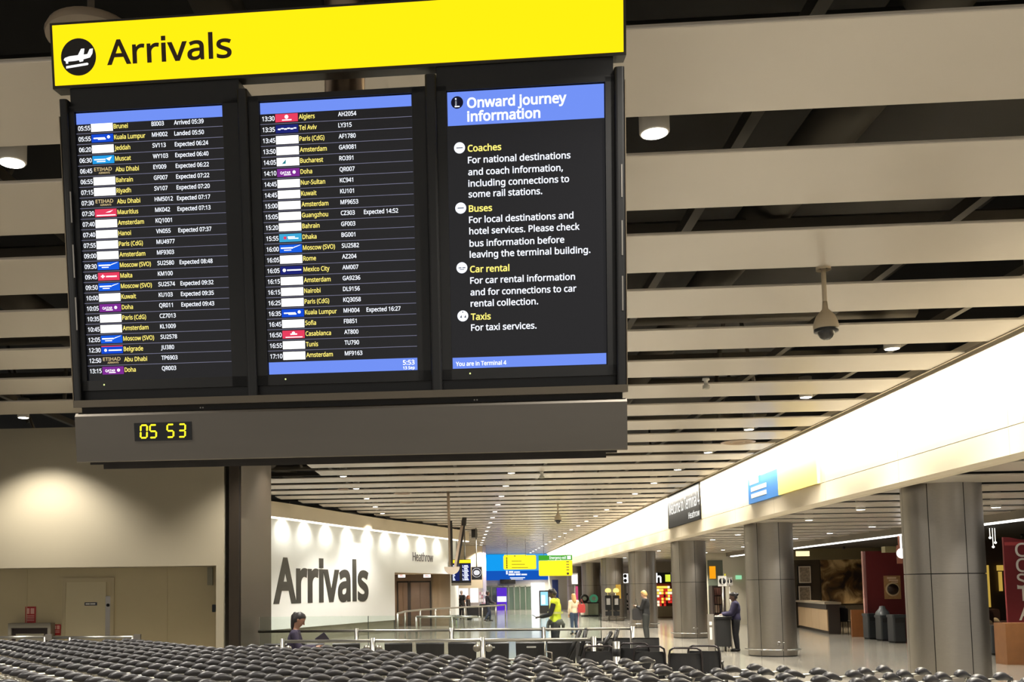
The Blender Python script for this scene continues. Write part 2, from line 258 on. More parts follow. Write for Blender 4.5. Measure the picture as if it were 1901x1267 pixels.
# letter outlines (advance, contours) in thousandths of 1/0.7 of the capital height
import json
GLYPHS = json.loads(r'''{" ":[255,[]],"(":[294,[[39,269,41,322,46,374,54,425,66,476,82,524,102,572,125,617,153,660,183,700,265,700,223,636,188,569,161,497,142,423,130,347,126,270,128,219,133,169,142,120,154,71,170,23,188,-24,210,-69,235,-113,264,-155,183,-155,153,-115,125,-73,102,-29,82,17,66,65,54,115,46,165,41,217]]],")":[294,[[255,269,253,217,248,165,240,115,228,65,212,17,193,-29,169,-73,142,-115,111,-155,30,-155,59,-113,84,-69,106,-24,125,23,140,71,152,120,161,169,166,219,168,270,166,321,161,372,152,423,140,472,125,521,106,569,84,615,58,658,29,700,111,700,142,660,169,617,193,572,212,524,228,476,240,425,248,374,253,322]]],",":[263,[[188,103,182,79,174,55,166,28,156,2,146,-25,136,-51,125,-77,114,-102,104,-126,40,-126,47,-101,53,-74,59,-47,65,-18,71,10,76,38,81,65,86,90,89,114,181,114]]],"-":[316,[[39,225,39,301,276,301,276,225]]],".":[263,[[71,53,73,75,78,92,88,104,101,112,115,117,130,119,147,117,161,112,174,104,184,92,190,75,192,53,190,32,184,15,174,2,161,-7,147,-12,130,-14,115,-12,101,-7,88,2,78,15,73,32]]],"0":[561,[[513,351,511,296,507,246,500,199,490,157,476,119,459,86,439,57,415,33,387,15,355,1,319,-7,279,-10,230,-5,187,9,150,33,118,66,93,108,73,157,59,215,51,279,48,351,51,423,58,488,71,545,90,594,114,636,145,668,183,692,227,706,279,711,329,706,372,692,410,668,442,636,467,594,487,545,501,488,510,423],[134,351,136,291,141,237,149,191,160,152,175,120,195,96,218,78,246,67,279,64,312,67,341,78,364,95,384,120,399,152,411,191,419,237,424,290,425,351,424,411,419,464,411,510,399,549,384,581,364,605,341,623,312,634,279,637,246,634,218,623,195,605,175,581,160,549,149,510,141,464,136,411]]],"1":[561,[[348,0,264,0,264,489,264,507,264,523,264,537,265,550,265,562,266,574,266,586,267,598,268,610,258,600,248,591,239,583,230,575,219,566,207,556,132,495,87,553,276,700,348,700]]],"2":[561,[[510,0,47,0,47,72,230,257,264,291,294,322,320,351,342,378,360,405,375,432,385,459,391,488,393,519,389,554,378,583,359,606,334,623,304,633,270,636,237,634,207,628,180,619,154,605,128,589,101,570,55,627,74,643,94,657,115,670,138,681,162,691,187,699,213,705,241,709,270,710,311,707,349,700,382,687,411,670,436,649,455,623,470,593,478,560,481,524,479,488,471,453,459,421,442,389,421,357,396,326,368,294,336,261,302,226,156,82,156,78,510,78]]],"3":[561,[[483,536,481,506,475,479,466,455,452,433,435,415,415,399,392,386,366,376,338,369,338,365,390,354,431,337,464,312,487,280,500,242,505,199,502,160,492,124,476,91,454,61,425,37,389,17,345,2,295,-7,236,-10,201,-9,167,-6,134,-1,103,6,73,16,44,28,44,109,74,95,106,84,139,75,173,68,205,64,237,63,294,67,339,79,373,100,396,127,410,161,415,201,412,228,404,252,392,272,374,288,352,302,325,312,293,319,258,323,219,325,151,325,151,398,220,398,256,400,288,405,316,415,340,427,360,443,375,461,386,482,393,505,395,530,391,562,380,588,361,609,335,625,304,634,268,637,244,636,221,634,200,630,180,624,161,617,144,609,126,600,109,590,91,578,48,637,75,656,106,673,141,688,179,700,221,707,267,710,334,704,388,688,430,661,460,625,477,584]]],"4":[561,[[541,159,439,159,439,0,356,0,356,159,21,159,21,232,350,704,439,704,439,236,541,236],[356,457,356,473,356,489,356,503,357,517,357,530,358,543,358,555,359,567,359,579,360,590,360,601,361,612,357,612,351,599,345,586,337,572,330,558,322,546,315,535,105,236,356,236]]],"5":[561,[[270,429,315,427,357,419,394,405,427,386,454,363,476,335,492,302,502,265,505,224,501,177,491,136,474,99,450,66,420,39,384,18,342,3,295,-7,243,-10,208,-9,174,-5,142,0,112,8,85,17,62,28,62,110,87,96,116,85,148,76,181,69,213,65,244,64,277,66,308,71,335,80,359,93,379,109,395,130,407,154,414,183,417,215,412,257,398,292,375,320,341,341,297,353,241,357,222,356,201,355,178,352,156,349,137,345,122,342,78,370,105,700,456,700,456,622,178,622,162,419,174,421,189,423,207,425,226,428,247,429]]],"6":[561,[[54,299,55,339,58,379,62,419,69,457,79,494,91,530,107,564,126,595,148,623,174,648,205,669,240,687,279,700,324,707,375,710,389,710,404,709,420,708,436,706,449,704,461,701,461,627,449,631,435,634,421,636,406,638,391,639,376,639,334,637,296,629,264,617,236,600,212,579,193,555,177,527,164,497,155,465,148,430,143,394,140,356,146,356,157,371,169,385,183,398,199,410,218,419,238,427,260,433,285,437,312,438,351,435,386,427,418,413,446,394,470,370,489,341,503,307,512,268,515,225,512,179,503,137,487,100,467,67,441,40,410,19,375,3,336,-7,292,-10,260,-8,229,-2,199,9,171,23,146,42,123,66,103,93,86,126,72,162,62,203,56,249],[291,63,330,67,363,80,391,102,412,134,425,175,429,225,426,267,414,302,396,331,369,353,335,366,294,371,265,368,238,362,214,351,193,338,175,321,160,303,150,283,143,263,141,242,142,221,145,199,150,178,158,158,167,139,179,121,193,104,208,90,226,78,246,70,267,64]]],"7":[561,[[133,0,421,622,43,622,43,700,513,700,513,633,228,0]]],"8":[561,[[279,710,319,708,355,701,388,691,417,676,442,657,462,634,477,608,486,577,489,542,487,515,481,491,471,469,458,449,441,430,423,413,402,398,379,384,356,371,384,356,410,341,434,324,456,306,475,286,491,264,502,239,509,212,512,181,509,144,499,110,483,80,462,54,435,32,403,14,367,1,327,-7,282,-10,235,-7,192,0,154,13,122,30,96,51,75,77,60,107,51,141,48,178,50,209,57,237,68,262,83,284,101,304,122,323,144,339,168,353,193,366,171,379,150,394,131,410,114,428,99,447,87,468,78,490,72,516,71,543,74,577,83,607,98,634,119,656,143,675,173,690,205,701,241,708],[132,177,136,145,148,117,169,93,197,74,234,63,280,59,324,63,361,74,390,93,411,117,423,147,427,180,425,202,419,222,409,241,396,257,379,273,358,287,335,301,309,313,280,325,265,330,237,318,213,304,192,290,174,275,159,259,148,241,139,222,134,201],[278,640,245,637,215,629,190,614,170,594,159,569,155,539,157,516,163,496,172,478,185,463,200,449,219,437,239,425,260,415,283,404,305,414,326,425,345,436,361,449,376,463,388,479,397,497,402,517,404,539,400,569,389,594,370,614,344,629,314,637]]],"9":[561,[[510,401,509,361,506,321,501,282,495,243,485,206,473,170,457,136,438,105,416,77,389,52,359,31,324,13,284,0,239,-7,188,-10,174,-10,159,-9,143,-7,126,-5,112,-3,100,0,100,74,112,70,126,67,141,64,157,62,172,61,186,61,229,63,267,71,300,83,327,100,351,121,371,145,387,172,399,202,409,235,416,270,420,306,423,343,417,343,406,329,394,315,379,302,363,290,345,281,325,273,303,267,278,263,250,262,212,265,177,273,145,287,117,306,93,330,74,359,60,392,52,431,49,474,52,520,61,562,77,600,98,633,124,660,155,681,190,697,229,707,273,710,305,708,336,701,366,691,393,676,418,657,441,633,461,606,478,574,492,537,502,496,508,451],[273,637,234,633,201,619,173,597,152,566,139,525,134,475,138,433,149,397,167,368,193,347,227,334,269,329,299,332,326,338,350,349,371,362,389,379,403,397,414,417,420,437,423,458,422,479,418,500,413,521,406,542,397,561,385,579,372,596,356,610,338,622,318,630,296,636]]],":":[263,[[71,53,73,75,78,92,88,104,101,112,115,117,130,119,147,117,161,112,174,104,184,92,190,75,192,53,190,32,184,15,174,2,161,-7,147,-12,130,-14,115,-12,101,-7,88,2,78,15,73,32],[71,473,73,495,78,512,88,525,101,533,115,538,130,539,147,538,161,533,174,525,184,512,190,495,192,473,190,451,184,434,174,422,161,413,147,408,130,406,115,408,101,413,88,422,78,434,73,451]]],"A":[626,[[534,0,450,217,173,217,89,0,0,0,274,703,353,703,625,0],[345,507,343,514,339,523,335,535,331,549,326,563,322,578,318,592,315,603,312,612,308,599,305,585,301,572,298,559,294,547,291,535,287,525,284,515,281,507,202,295,424,295]]],"B":[637,[[295,700,376,696,442,683,494,661,531,629,553,584,561,526,559,500,554,476,546,453,534,433,519,416,500,400,479,388,455,378,427,372,427,367,456,361,483,352,507,341,530,327,548,309,564,288,575,263,582,233,584,199,581,159,571,123,555,91,533,63,505,41,471,23,432,10,389,3,341,0,95,0,95,700],[313,402,367,405,408,415,436,431,455,453,466,482,470,517,465,552,452,579,429,600,396,613,353,622,299,625,183,625,183,402],[183,328,183,75,325,75,380,79,423,91,454,111,474,137,486,169,490,206,488,230,483,251,474,271,461,288,443,302,420,313,392,322,358,327,318,328]]],"C":[620,[[395,632,359,630,325,624,294,613,266,599,240,580,218,557,198,531,182,501,170,468,160,432,155,392,153,350,156,295,165,245,180,200,201,161,228,128,260,102,299,83,344,71,394,68,424,69,453,71,481,75,509,81,535,88,562,95,562,19,535,10,508,3,481,-3,451,-7,418,-9,381,-10,314,-5,255,10,203,34,159,68,123,110,96,160,76,217,64,281,60,351,62,402,70,451,82,496,99,538,120,576,147,610,177,639,212,664,252,684,296,698,344,707,396,710,432,709,466,705,500,699,532,691,562,681,589,669,554,594,532,604,508,612,482,621,455,627,426,631]]],"D":[716,[[656,357,651,283,636,217,612,160,579,111,537,71,487,40,429,18,364,4,290,0,95,0,95,700,311,700,378,696,439,683,494,661,542,631,582,592,614,546,637,491,651,428],[563,354,559,412,549,463,532,507,508,543,478,573,442,596,399,612,351,621,298,625,183,625,183,75,278,75,365,83,436,107,492,146,531,200,555,269]]],"E":[545,[[486,0,95,0,95,700,486,700,486,623,183,623,183,404,469,404,469,327,183,327,183,77,486,77]]],"F":[509,[[183,0,95,0,95,700,486,700,486,623,183,623,183,375,468,375,468,297,183,297]]],"G":[714,[[399,370,641,370,641,26,603,15,565,6,526,-1,486,-6,442,-9,395,-10,326,-5,265,10,212,34,166,67,128,109,99,158,77,216,64,279,60,350,65,420,79,483,103,540,136,590,177,631,227,665,285,690,350,705,423,710,461,709,498,705,534,699,568,691,600,681,631,669,598,592,572,603,544,612,514,621,483,627,451,631,418,632,365,629,317,617,275,598,238,572,207,539,183,500,166,456,155,406,152,350,155,297,164,247,179,202,200,163,229,129,264,102,306,83,357,71,416,67,445,67,471,69,494,72,515,75,535,79,553,83,553,291,399,291]]],"H":[726,[[630,0,542,0,542,326,183,326,183,0,95,0,95,700,183,700,183,404,542,404,542,700,630,700]]],"I":[332,[[292,0,39,0,39,51,122,70,122,629,39,649,39,700,292,700,292,649,210,629,210,70,292,51]]],"J":[268,[[-4,-186,-19,-186,-33,-185,-45,-183,-56,-180,-67,-177,-76,-174,-76,-99,-66,-102,-55,-104,-43,-106,-31,-108,-19,-108,-6,-109,10,-108,26,-104,41,-99,54,-91,66,-79,76,-65,84,-46,89,-23,90,4,90,700,178,700,178,11,176,-32,168,-69,156,-100,139,-127,118,-149,92,-165,63,-177,31,-184]]],"K":[607,[[607,0,503,0,255,334,183,272,183,0,95,0,95,700,183,700,183,355,203,377,223,399,243,422,263,444,284,466,304,488,493,700,596,700,319,395]]],"L":[514,[[95,0,95,700,183,700,183,78,489,78,489,0]]],"M":[889,[[404,0,174,614,170,614,171,599,172,583,173,564,174,543,175,521,175,498,176,474,176,449,176,425,176,0,95,0,95,700,225,700,441,126,445,126,665,700,794,700,794,0,707,0,707,430,707,453,707,476,708,499,709,521,710,542,711,562,712,581,713,598,714,613,710,613,476,0]]],"N":[745,[[650,0,547,0,173,581,169,581,170,565,171,548,172,528,173,507,174,485,175,462,176,439,176,415,176,391,176,0,95,0,95,700,197,700,571,121,575,121,574,133,573,148,572,168,571,189,570,212,569,236,568,260,568,283,568,305,568,700,650,700]]],"O":[766,[[706,351,704,298,697,249,685,203,669,161,649,123,624,89,595,60,561,35,523,16,481,2,434,-7,383,-10,331,-7,283,2,240,16,202,36,168,60,139,90,115,124,95,162,79,204,69,250,62,299,60,352,64,421,75,484,95,540,123,590,158,632,202,666,255,691,315,706,384,711,451,706,509,691,561,666,605,632,641,591,669,541,690,484,702,420],[153,351,156,295,164,244,177,199,197,160,222,127,253,101,291,82,334,70,383,67,433,70,476,82,513,101,544,127,569,160,588,199,602,244,610,295,613,351,607,433,588,502,558,558,514,600,456,625,384,633,334,630,291,618,253,600,222,574,197,541,177,502,164,458,156,407]]],"P":[593,[[280,700,364,694,430,676,480,646,515,605,536,555,543,494,542,466,537,438,529,411,517,386,502,362,482,340,458,321,430,304,396,291,357,281,313,275,264,273,183,273,183,0,95,0,95,700],[273,625,183,625,183,348,254,348,296,350,333,354,365,362,392,374,414,389,430,408,442,431,450,458,452,490,447,531,433,565,409,591,375,610,329,621]]],"Q":[766,[[706,351,703,296,696,244,683,196,665,152,642,113,615,78,582,49,545,26,502,8,670,-167,543,-167,408,-9,404,-9,400,-9,396,-9,391,-10,387,-10,383,-10,331,-7,283,2,240,16,202,36,168,60,139,90,115,124,95,162,79,204,69,250,62,299,60,352,64,421,75,484,95,540,123,590,158,632,202,666,255,691,315,706,384,711,451,706,509,691,561,666,605,632,641,591,669,541,690,484,702,420],[153,351,156,295,164,244,177,199,197,160,222,127,253,101,291,82,334,70,383,67,433,70,476,82,513,101,544,127,569,160,588,199,602,244,610,295,613,351,607,433,588,502,558,558,514,600,456,625,384,633,334,630,291,618,253,600,222,574,197,541,177,502,164,458,156,407]]],"R":[610,[[288,700,343,698,391,690,432,678,466,661,494,639,516,612,531,580,540,543,543,501,541,466,534,435,523,408,508,385,490,365,470,349,448,335,426,323,403,314,595,0,492,0,323,289,183,289,183,0,95,0,95,700],[283,624,183,624,183,364,288,364,340,367,381,379,413,398,435,424,448,457,452,497,450,526,444,550,434,571,420,587,401,601,378,611,351,618,320,622]]],"S":[538,[[492,187,489,148,479,112,462,81,439,54,410,32,375,14,335,1,291,-7,242,-10,216,-9,191,-8,167,-6,144,-3,122,1,102,5,83,11,66,17,50,24,50,108,75,98,105,88,138,79,173,72,209,68,246,67,279,68,308,73,333,80,355,91,373,104,386,120,396,138,402,158,404,179,402,201,397,220,389,237,377,253,360,267,339,281,312,295,279,309,239,324,210,335,184,347,160,359,139,373,120,387,104,403,90,420,79,439,70,459,64,481,60,505,59,531,62,567,71,599,87,627,109,651,135,672,166,688,202,700,240,707,282,710,320,709,355,705,388,699,419,691,448,682,475,671,448,595,423,605,397,614,369,622,340,628,311,631,280,632,253,631,228,627,207,620,189,610,174,598,163,584,155,568,150,550,148,530,150,508,155,489,163,472,175,456,191,442,211,429,236,417,266,403,301,389,340,374,375,358,405,341,432,322,453,301,470,278,482,252,490,222]]],"T":[545,[[317,0,228,0,228,623,10,623,10,700,534,700,534,623,317,623]]],"U":[717,[[627,247,624,200,614,157,598,116,575,80,545,49,508,24,464,5,413,-6,355,-10,275,-2,209,22,156,61,119,114,96,176,88,249,88,700,176,700,176,246,182,193,197,149,222,114,258,88,304,72,360,67,400,69,434,77,463,90,487,107,507,128,522,153,532,182,538,213,540,247,540,700,627,700]]],"V":[588,[[588,700,338,0,250,0,0,700,92,700,250,251,257,232,263,214,269,196,274,179,278,162,283,146,287,130,291,114,294,98,298,114,301,130,305,146,310,163,315,180,320,197,326,215,332,234,338,253,495,700]]],"W":[912,[[899,700,713,0,624,0,487,459,483,473,479,487,475,501,472,515,468,529,465,542,462,555,459,566,456,576,454,585,453,592,452,597,451,592,450,585,449,576,447,566,444,555,441,542,438,529,434,515,431,500,427,486,423,471,419,456,286,0,197,0,12,700,104,700,213,273,217,258,220,243,224,228,227,213,230,199,233,185,236,171,238,157,240,144,242,131,244,118,246,106,248,119,250,132,252,146,255,160,258,174,261,189,264,203,268,218,272,233,275,248,279,263,283,277,407,700,498,700,626,275,631,259,635,244,639,229,643,214,647,199,650,184,653,170,656,156,658,143,661,130,663,117,665,106,667,122,669,140,673,157,676,176,680,194,684,214,689,233,694,253,699,274,807,700]]],"X":[575,[[571,0,471,0,285,304,97,0,4,0,236,365,19,700,117,700,288,425,461,700,554,700,337,367]]],"Y":[555,[[277,356,460,700,555,700,322,272,322,0,233,0,233,268,0,700,96,700]]],"Z":[561,[[523,0,37,0,37,67,406,622,49,622,49,700,513,700,513,633,144,78,523,78]]],"a":[550,[[282,534,341,530,388,516,425,492,450,458,465,414,471,358,471,0,408,0,391,75,387,75,372,57,357,41,341,27,324,15,306,6,286,-1,264,-6,239,-9,211,-10,180,-8,152,-2,126,7,103,20,83,37,67,58,55,84,47,113,45,146,52,194,73,235,107,267,155,291,219,307,297,314,386,317,386,348,383,387,374,418,358,439,336,453,309,462,277,465,250,463,224,459,199,452,175,444,152,435,129,425,103,489,127,501,154,512,184,521,216,528,249,533],[308,254,249,249,204,238,172,223,151,202,139,176,134,145,137,118,146,97,161,80,181,69,204,62,230,60,272,64,309,76,341,97,366,125,380,163,385,210,385,257]]],"b":[603,[[170,564,169,542,169,521,168,501,167,484,166,468,165,456,170,456,186,477,207,496,231,512,260,524,294,532,332,534,393,527,446,504,490,466,523,413,542,345,549,263,546,206,537,156,522,112,502,75,476,44,446,21,412,4,374,-6,332,-10,294,-7,260,0,231,13,207,29,186,47,170,67,163,67,145,0,83,0,83,745,170,745],[318,463,283,460,254,453,229,442,210,425,195,404,183,377,176,345,171,308,170,266,170,262,173,202,184,153,201,113,229,85,268,67,320,62,363,68,398,85,425,114,444,153,456,203,460,264,456,324,444,374,425,413,398,441,362,457]]],"c":[471,[[294,-10,249,-7,208,3,170,19,136,41,108,70,85,107,68,150,57,201,54,260,58,320,68,373,86,418,110,455,140,484,174,507,213,523,255,532,300,535,326,534,352,532,377,527,401,521,421,514,438,507,412,435,395,441,377,447,357,452,336,456,317,459,298,460,265,457,236,450,211,437,190,420,173,398,160,371,151,339,145,302,143,261,145,221,151,185,160,154,173,127,189,105,210,87,234,75,262,67,293,65,321,66,346,69,369,74,390,80,411,87,429,95,429,19,411,10,392,3,371,-2,348,-7,323,-9]]],"d":[603,[[270,-10,209,-2,156,20,113,58,80,111,60,179,54,262,61,345,80,413,113,466,157,505,210,528,271,535,297,534,321,531,342,525,362,517,379,508,395,497,409,485,422,472,433,458,439,458,438,468,437,480,436,496,434,511,434,524,433,535,433,745,520,745,520,0,450,0,437,71,433,71,422,56,409,42,395,30,379,19,361,9,342,1,320,-5,296,-9],[283,62,333,67,372,82,400,107,419,143,431,189,434,245,434,261,431,321,420,371,402,411,374,440,334,458,282,464,240,458,205,439,178,408,159,367,147,318,143,260,147,202,159,153,178,114,205,85,240,68]]],"e":[553,[[286,535,329,532,368,522,402,506,432,484,457,456,477,423,491,385,500,344,503,298,503,246,143,246,149,191,164,146,189,110,222,84,262,69,311,64,343,65,372,68,400,73,426,80,452,89,479,100,479,25,453,14,426,5,400,-1,372,-6,341,-9,307,-10,259,-6,215,4,175,21,140,44,110,74,86,111,68,154,57,204,54,259,57,314,67,363,83,407,105,445,132,477,164,502,201,520,242,532],[285,465,247,460,214,447,188,425,167,395,153,358,145,315,413,315,411,343,407,370,399,393,388,414,374,431,357,446,337,456,313,463]]],"f":[337,[[325,459,193,459,193,0,107,0,107,459,15,459,15,499,107,528,107,559,109,601,116,638,127,669,142,694,162,715,185,730,213,741,243,748,277,750,298,749,317,748,335,745,351,741,366,737,379,732,357,665,346,668,334,671,321,675,307,677,293,679,278,679,252,676,231,667,214,650,203,628,195,597,193,560,193,525,325,525]]],"g":[603,[[270,535,303,533,334,527,363,516,390,500,413,480,434,456,439,456,451,525,520,525,520,-9,517,-56,508,-97,494,-134,474,-165,448,-190,417,-210,379,-224,335,-232,284,-235,247,-234,213,-232,180,-227,149,-220,121,-212,95,-202,95,-123,121,-135,150,-145,182,-153,216,-159,252,-163,289,-164,331,-159,367,-146,396,-124,417,-94,430,-58,434,-16,434,5,434,14,435,25,435,39,436,52,437,62,437,70,433,70,414,45,391,25,365,10,337,-1,305,-8,271,-10,208,-2,154,22,111,62,79,116,60,182,54,262,60,340,79,406,111,461,154,502,207,527],[281,463,253,460,228,452,206,439,187,421,172,398,159,371,150,338,145,302,143,261,147,201,159,152,179,112,206,84,241,67,283,61,309,62,332,65,352,71,370,79,386,90,399,103,410,119,419,138,426,160,431,184,434,211,435,241,435,262,433,306,428,345,419,377,406,404,389,426,369,442,344,454,315,460]]],"h":[606,[[170,526,169,514,169,501,168,488,167,476,166,464,165,453,171,453,183,470,197,485,213,498,230,509,249,518,270,525,291,530,312,533,334,534,374,532,410,525,441,514,467,498,488,478,505,452,517,421,524,384,526,342,526,0,441,0,441,336,438,375,429,407,413,431,390,449,360,459,324,463,287,460,256,453,231,441,211,424,195,402,184,376,176,345,171,311,170,272,170,0,83,0,83,745,170,745]]],"i":[253,[[170,525,170,0,83,0,83,525],[127,723,140,721,152,717,162,709,171,699,176,685,177,668,176,651,171,637,162,626,152,619,140,614,127,613,114,614,102,619,91,626,83,637,78,651,76,668,78,685,83,699,91,709,102,717,114,721]]],"j":[253,[[22,-235,6,-235,-8,-234,-22,-232,-33,-229,-44,-227,-54,-224,-54,-154,-44,-156,-34,-159,-24,-161,-13,-162,-1,-163,11,-164,31,-162,48,-156,63,-147,74,-132,81,-110,83,-81,83,525,170,525,170,-78,168,-110,163,-138,154,-163,142,-184,126,-202,106,-217,82,-227,54,-233],[76,668,78,685,83,699,91,709,102,717,114,721,127,723,140,721,152,717,162,709,171,699,176,685,177,668,176,651,171,637,162,626,152,619,140,614,127,613,114,614,102,619,91,626,83,637,78,651]]],"k":[524,[[169,356,168,344,168,331,167,315,166,298,165,284,165,271,169,271,173,277,179,284,186,293,194,303,202,313,210,323,218,333,225,341,231,348,399,525,500,525,287,301,515,0,411,0,228,245,169,193,169,0,83,0,83,745,169,745]]],"l":[253,[[170,0,83,0,83,745,170,745]]],"m":[917,[[660,535,714,530,759,515,793,490,818,453,832,404,837,342,837,0,752,0,752,338,749,376,740,407,726,431,705,449,678,459,645,463,599,458,563,443,536,419,518,385,507,342,503,290,503,0,418,0,418,338,416,364,412,387,406,407,397,424,385,438,371,449,353,457,333,461,310,463,277,460,249,453,226,441,208,424,194,402,183,376,175,346,171,312,170,273,170,0,83,0,83,525,153,525,166,454,171,454,183,471,196,486,211,500,228,511,246,520,265,526,285,531,305,534,325,535,364,533,398,526,427,514,452,497,471,475,486,447,491,447,511,475,535,497,563,514,594,526,626,533]]],"n":[606,[[336,535,394,530,441,515,478,490,505,453,521,404,526,342,526,0,441,0,441,336,438,375,429,407,413,431,390,449,360,459,324,463,271,457,231,441,203,414,184,376,173,329,170,273,170,0,83,0,83,525,153,525,166,454,171,454,183,471,198,486,214,500,232,511,251,520,272,526,293,531,314,534]]],"o":[593,[[540,264,538,222,533,183,523,148,510,116,494,87,474,62,451,40,425,22,397,8,365,-2,331,-8,295,-10,261,-8,229,-2,199,8,171,22,145,40,123,62,103,87,86,116,72,148,62,183,56,222,54,264,57,319,67,368,83,411,106,448,134,479,168,503,207,521,250,532,298,535,344,532,386,521,424,503,458,479,486,448,509,411,526,368,537,319],[143,264,145,224,150,189,159,156,172,128,189,105,210,86,235,73,264,64,297,62,330,64,359,73,384,86,405,105,422,128,435,156,444,189,449,224,451,264,449,303,444,339,434,371,421,398,404,420,384,439,359,452,330,460,296,463,247,457,208,439,179,410,159,370,147,321]]],"p":[603,[[333,535,394,528,446,505,490,468,523,415,542,347,549,264,546,207,537,157,522,113,502,76,477,45,447,21,412,4,374,-6,332,-10,307,-9,283,-5,261,1,241,9,223,18,207,29,193,41,181,53,170,67,164,67,165,55,166,41,168,25,169,8,169,-6,170,-20,170,-235,83,-235,83,525,154,525,166,454,170,454,181,469,193,482,207,495,223,507,241,516,260,525,282,531,306,534],[318,463,285,461,256,454,232,443,213,427,197,407,185,382,177,353,172,319,170,280,170,264,171,223,176,186,183,154,195,126,210,103,230,85,254,72,284,64,320,62,350,65,376,74,399,88,417,108,433,132,445,160,453,192,458,227,460,265,456,321,444,369,425,409,398,439,362,457]]],"q":[603,[[433,-11,433,2,434,15,434,30,435,45,436,59,438,71,432,71,415,49,395,31,370,14,341,1,307,-7,268,-10,208,-2,157,20,113,58,80,111,61,179,54,262,57,319,66,369,81,413,102,450,128,481,158,504,192,522,230,532,271,535,309,533,343,525,372,512,396,495,417,476,434,454,438,454,451,525,520,525,520,-235,433,-235],[284,62,318,64,347,70,371,81,391,97,407,117,419,142,427,171,432,205,434,243,434,261,431,322,419,373,401,412,373,441,333,458,282,464,239,458,204,439,177,408,158,367,147,318,143,260,147,202,159,154,178,114,205,85,241,68]]],"r":[405,[[328,535,339,535,349,535,360,534,371,533,381,531,390,529,379,450,371,452,361,453,351,455,342,456,332,457,323,457,303,455,283,451,265,444,247,434,231,423,216,408,202,392,191,373,182,353,175,331,171,306,170,280,170,0,83,0,83,525,154,525,164,429,168,429,180,448,193,466,208,483,224,498,242,511,262,521,283,529,305,534]]],"s":[470,[[425,145,423,113,414,85,400,60,381,39,356,21,327,8,294,-2,257,-8,216,-10,181,-9,149,-6,121,-1,96,6,72,14,51,24,51,102,73,92,99,82,127,73,157,66,187,61,218,60,257,62,289,69,313,81,329,97,339,115,342,137,341,150,337,162,331,173,322,183,309,193,293,204,271,215,245,227,213,239,180,252,151,265,125,278,103,292,85,308,70,325,59,346,52,369,50,396,56,437,74,471,104,499,144,519,192,531,247,535,278,534,308,531,337,526,364,519,390,510,415,500,385,431,363,440,340,448,316,455,291,460,266,464,241,465,209,463,182,457,160,448,145,435,135,419,132,401,134,387,138,375,145,364,156,354,170,344,188,335,210,325,237,313,268,301,299,288,328,276,353,263,375,249,393,233,407,215,417,195,423,172]]],"t":[354,[[259,61,272,61,285,62,299,64,312,67,323,69,332,72,332,6,322,2,309,-2,293,-5,276,-8,260,-9,244,-10,217,-8,192,-3,168,4,146,16,128,33,112,54,100,81,93,114,90,153,90,459,16,459,16,500,91,534,125,646,176,646,176,525,328,525,328,459,176,459,176,155,179,126,187,102,200,84,216,71,236,63]]],"u":[606,[[523,525,523,0,452,0,439,70,435,70,423,52,409,37,392,25,374,14,355,5,334,-1,313,-6,291,-9,269,-10,229,-8,194,-1,163,10,137,26,116,47,99,73,87,103,80,140,77,181,77,525,165,525,165,187,168,149,177,118,193,93,216,76,245,65,281,62,318,64,349,72,374,84,394,101,410,122,422,149,430,179,435,213,436,252,436,525]]],"v":[498,[[199,0,0,525,92,525,204,216,209,201,215,185,221,168,226,150,231,133,236,117,240,102,244,88,246,76,250,76,253,88,257,102,261,118,266,134,272,151,278,169,284,186,289,201,294,216,406,525,498,525,298,0]]],"w":[771,[[423,297,419,311,415,324,411,338,407,351,404,364,400,376,398,388,395,399,392,410,390,420,388,429,386,436,382,436,381,429,379,420,377,410,375,399,372,388,369,375,366,363,363,350,359,337,356,323,351,310,347,296,253,1,155,1,11,526,100,526,173,246,178,227,183,208,187,189,192,170,196,151,200,134,203,117,205,102,207,89,211,89,213,98,215,108,218,119,220,131,223,143,226,156,229,169,232,182,236,195,239,208,243,219,246,230,339,526,433,526,524,230,528,215,533,199,538,182,542,166,547,149,551,133,554,117,557,103,559,90,563,90,564,102,567,116,570,132,574,149,578,167,583,187,588,207,593,226,598,246,672,526,760,526,614,1,513,1]]],"x":[519,[[208,269,26,525,125,525,260,327,394,525,491,525,310,269,501,0,403,0,260,210,115,0,18,0]]],"y":[500,[[1,525,93,525,207,226,213,209,219,192,225,175,230,159,235,143,240,128,244,113,248,98,251,83,255,83,260,101,266,123,274,148,282,174,291,201,300,227,407,525,500,525,274,-73,260,-104,246,-132,230,-158,212,-181,192,-200,169,-215,144,-226,115,-233,82,-235,67,-235,54,-234,41,-233,30,-231,20,-229,11,-227,11,-159,18,-160,27,-161,37,-163,47,-164,58,-164,69,-165,88,-163,105,-160,121,-153,135,-145,148,-134,159,-121,169,-106,178,-90,185,-72,213,-2]]],"z":[461,[[423,0,38,0,38,57,321,459,55,459,55,525,416,525,416,461,137,67,423,67]]]}''')
_TC = {}
def _area(p): return 0.5*sum(p[i][0]*p[(i+1)%len(p)][1]-p[(i+1)%len(p)][0]*p[i][1] for i in range(len(p)))
def _inside(q, p):
    c = False
    for i in range(len(p)):
        (x1,y1),(x2,y2) = p[i], p[(i+1)%len(p)]
        if (y1 > q[1]) != (y2 > q[1]) and q[0] < (x2-x1)*(q[1]-y1)/(y2-y1)+x1: c = not c
    return c
def _winding(q, p):
    w = 0
    for i in range(len(p)):
        (x1,y1),(x2,y2) = p[i], p[(i+1)%len(p)]
        s = (x2-x1)*(q[1]-y1)-(q[0]-x1)*(y2-y1)
        if y1 <= q[1] < y2 and s > 0: w += 1
        elif y2 <= q[1] < y1 and s < 0: w -= 1
    return w
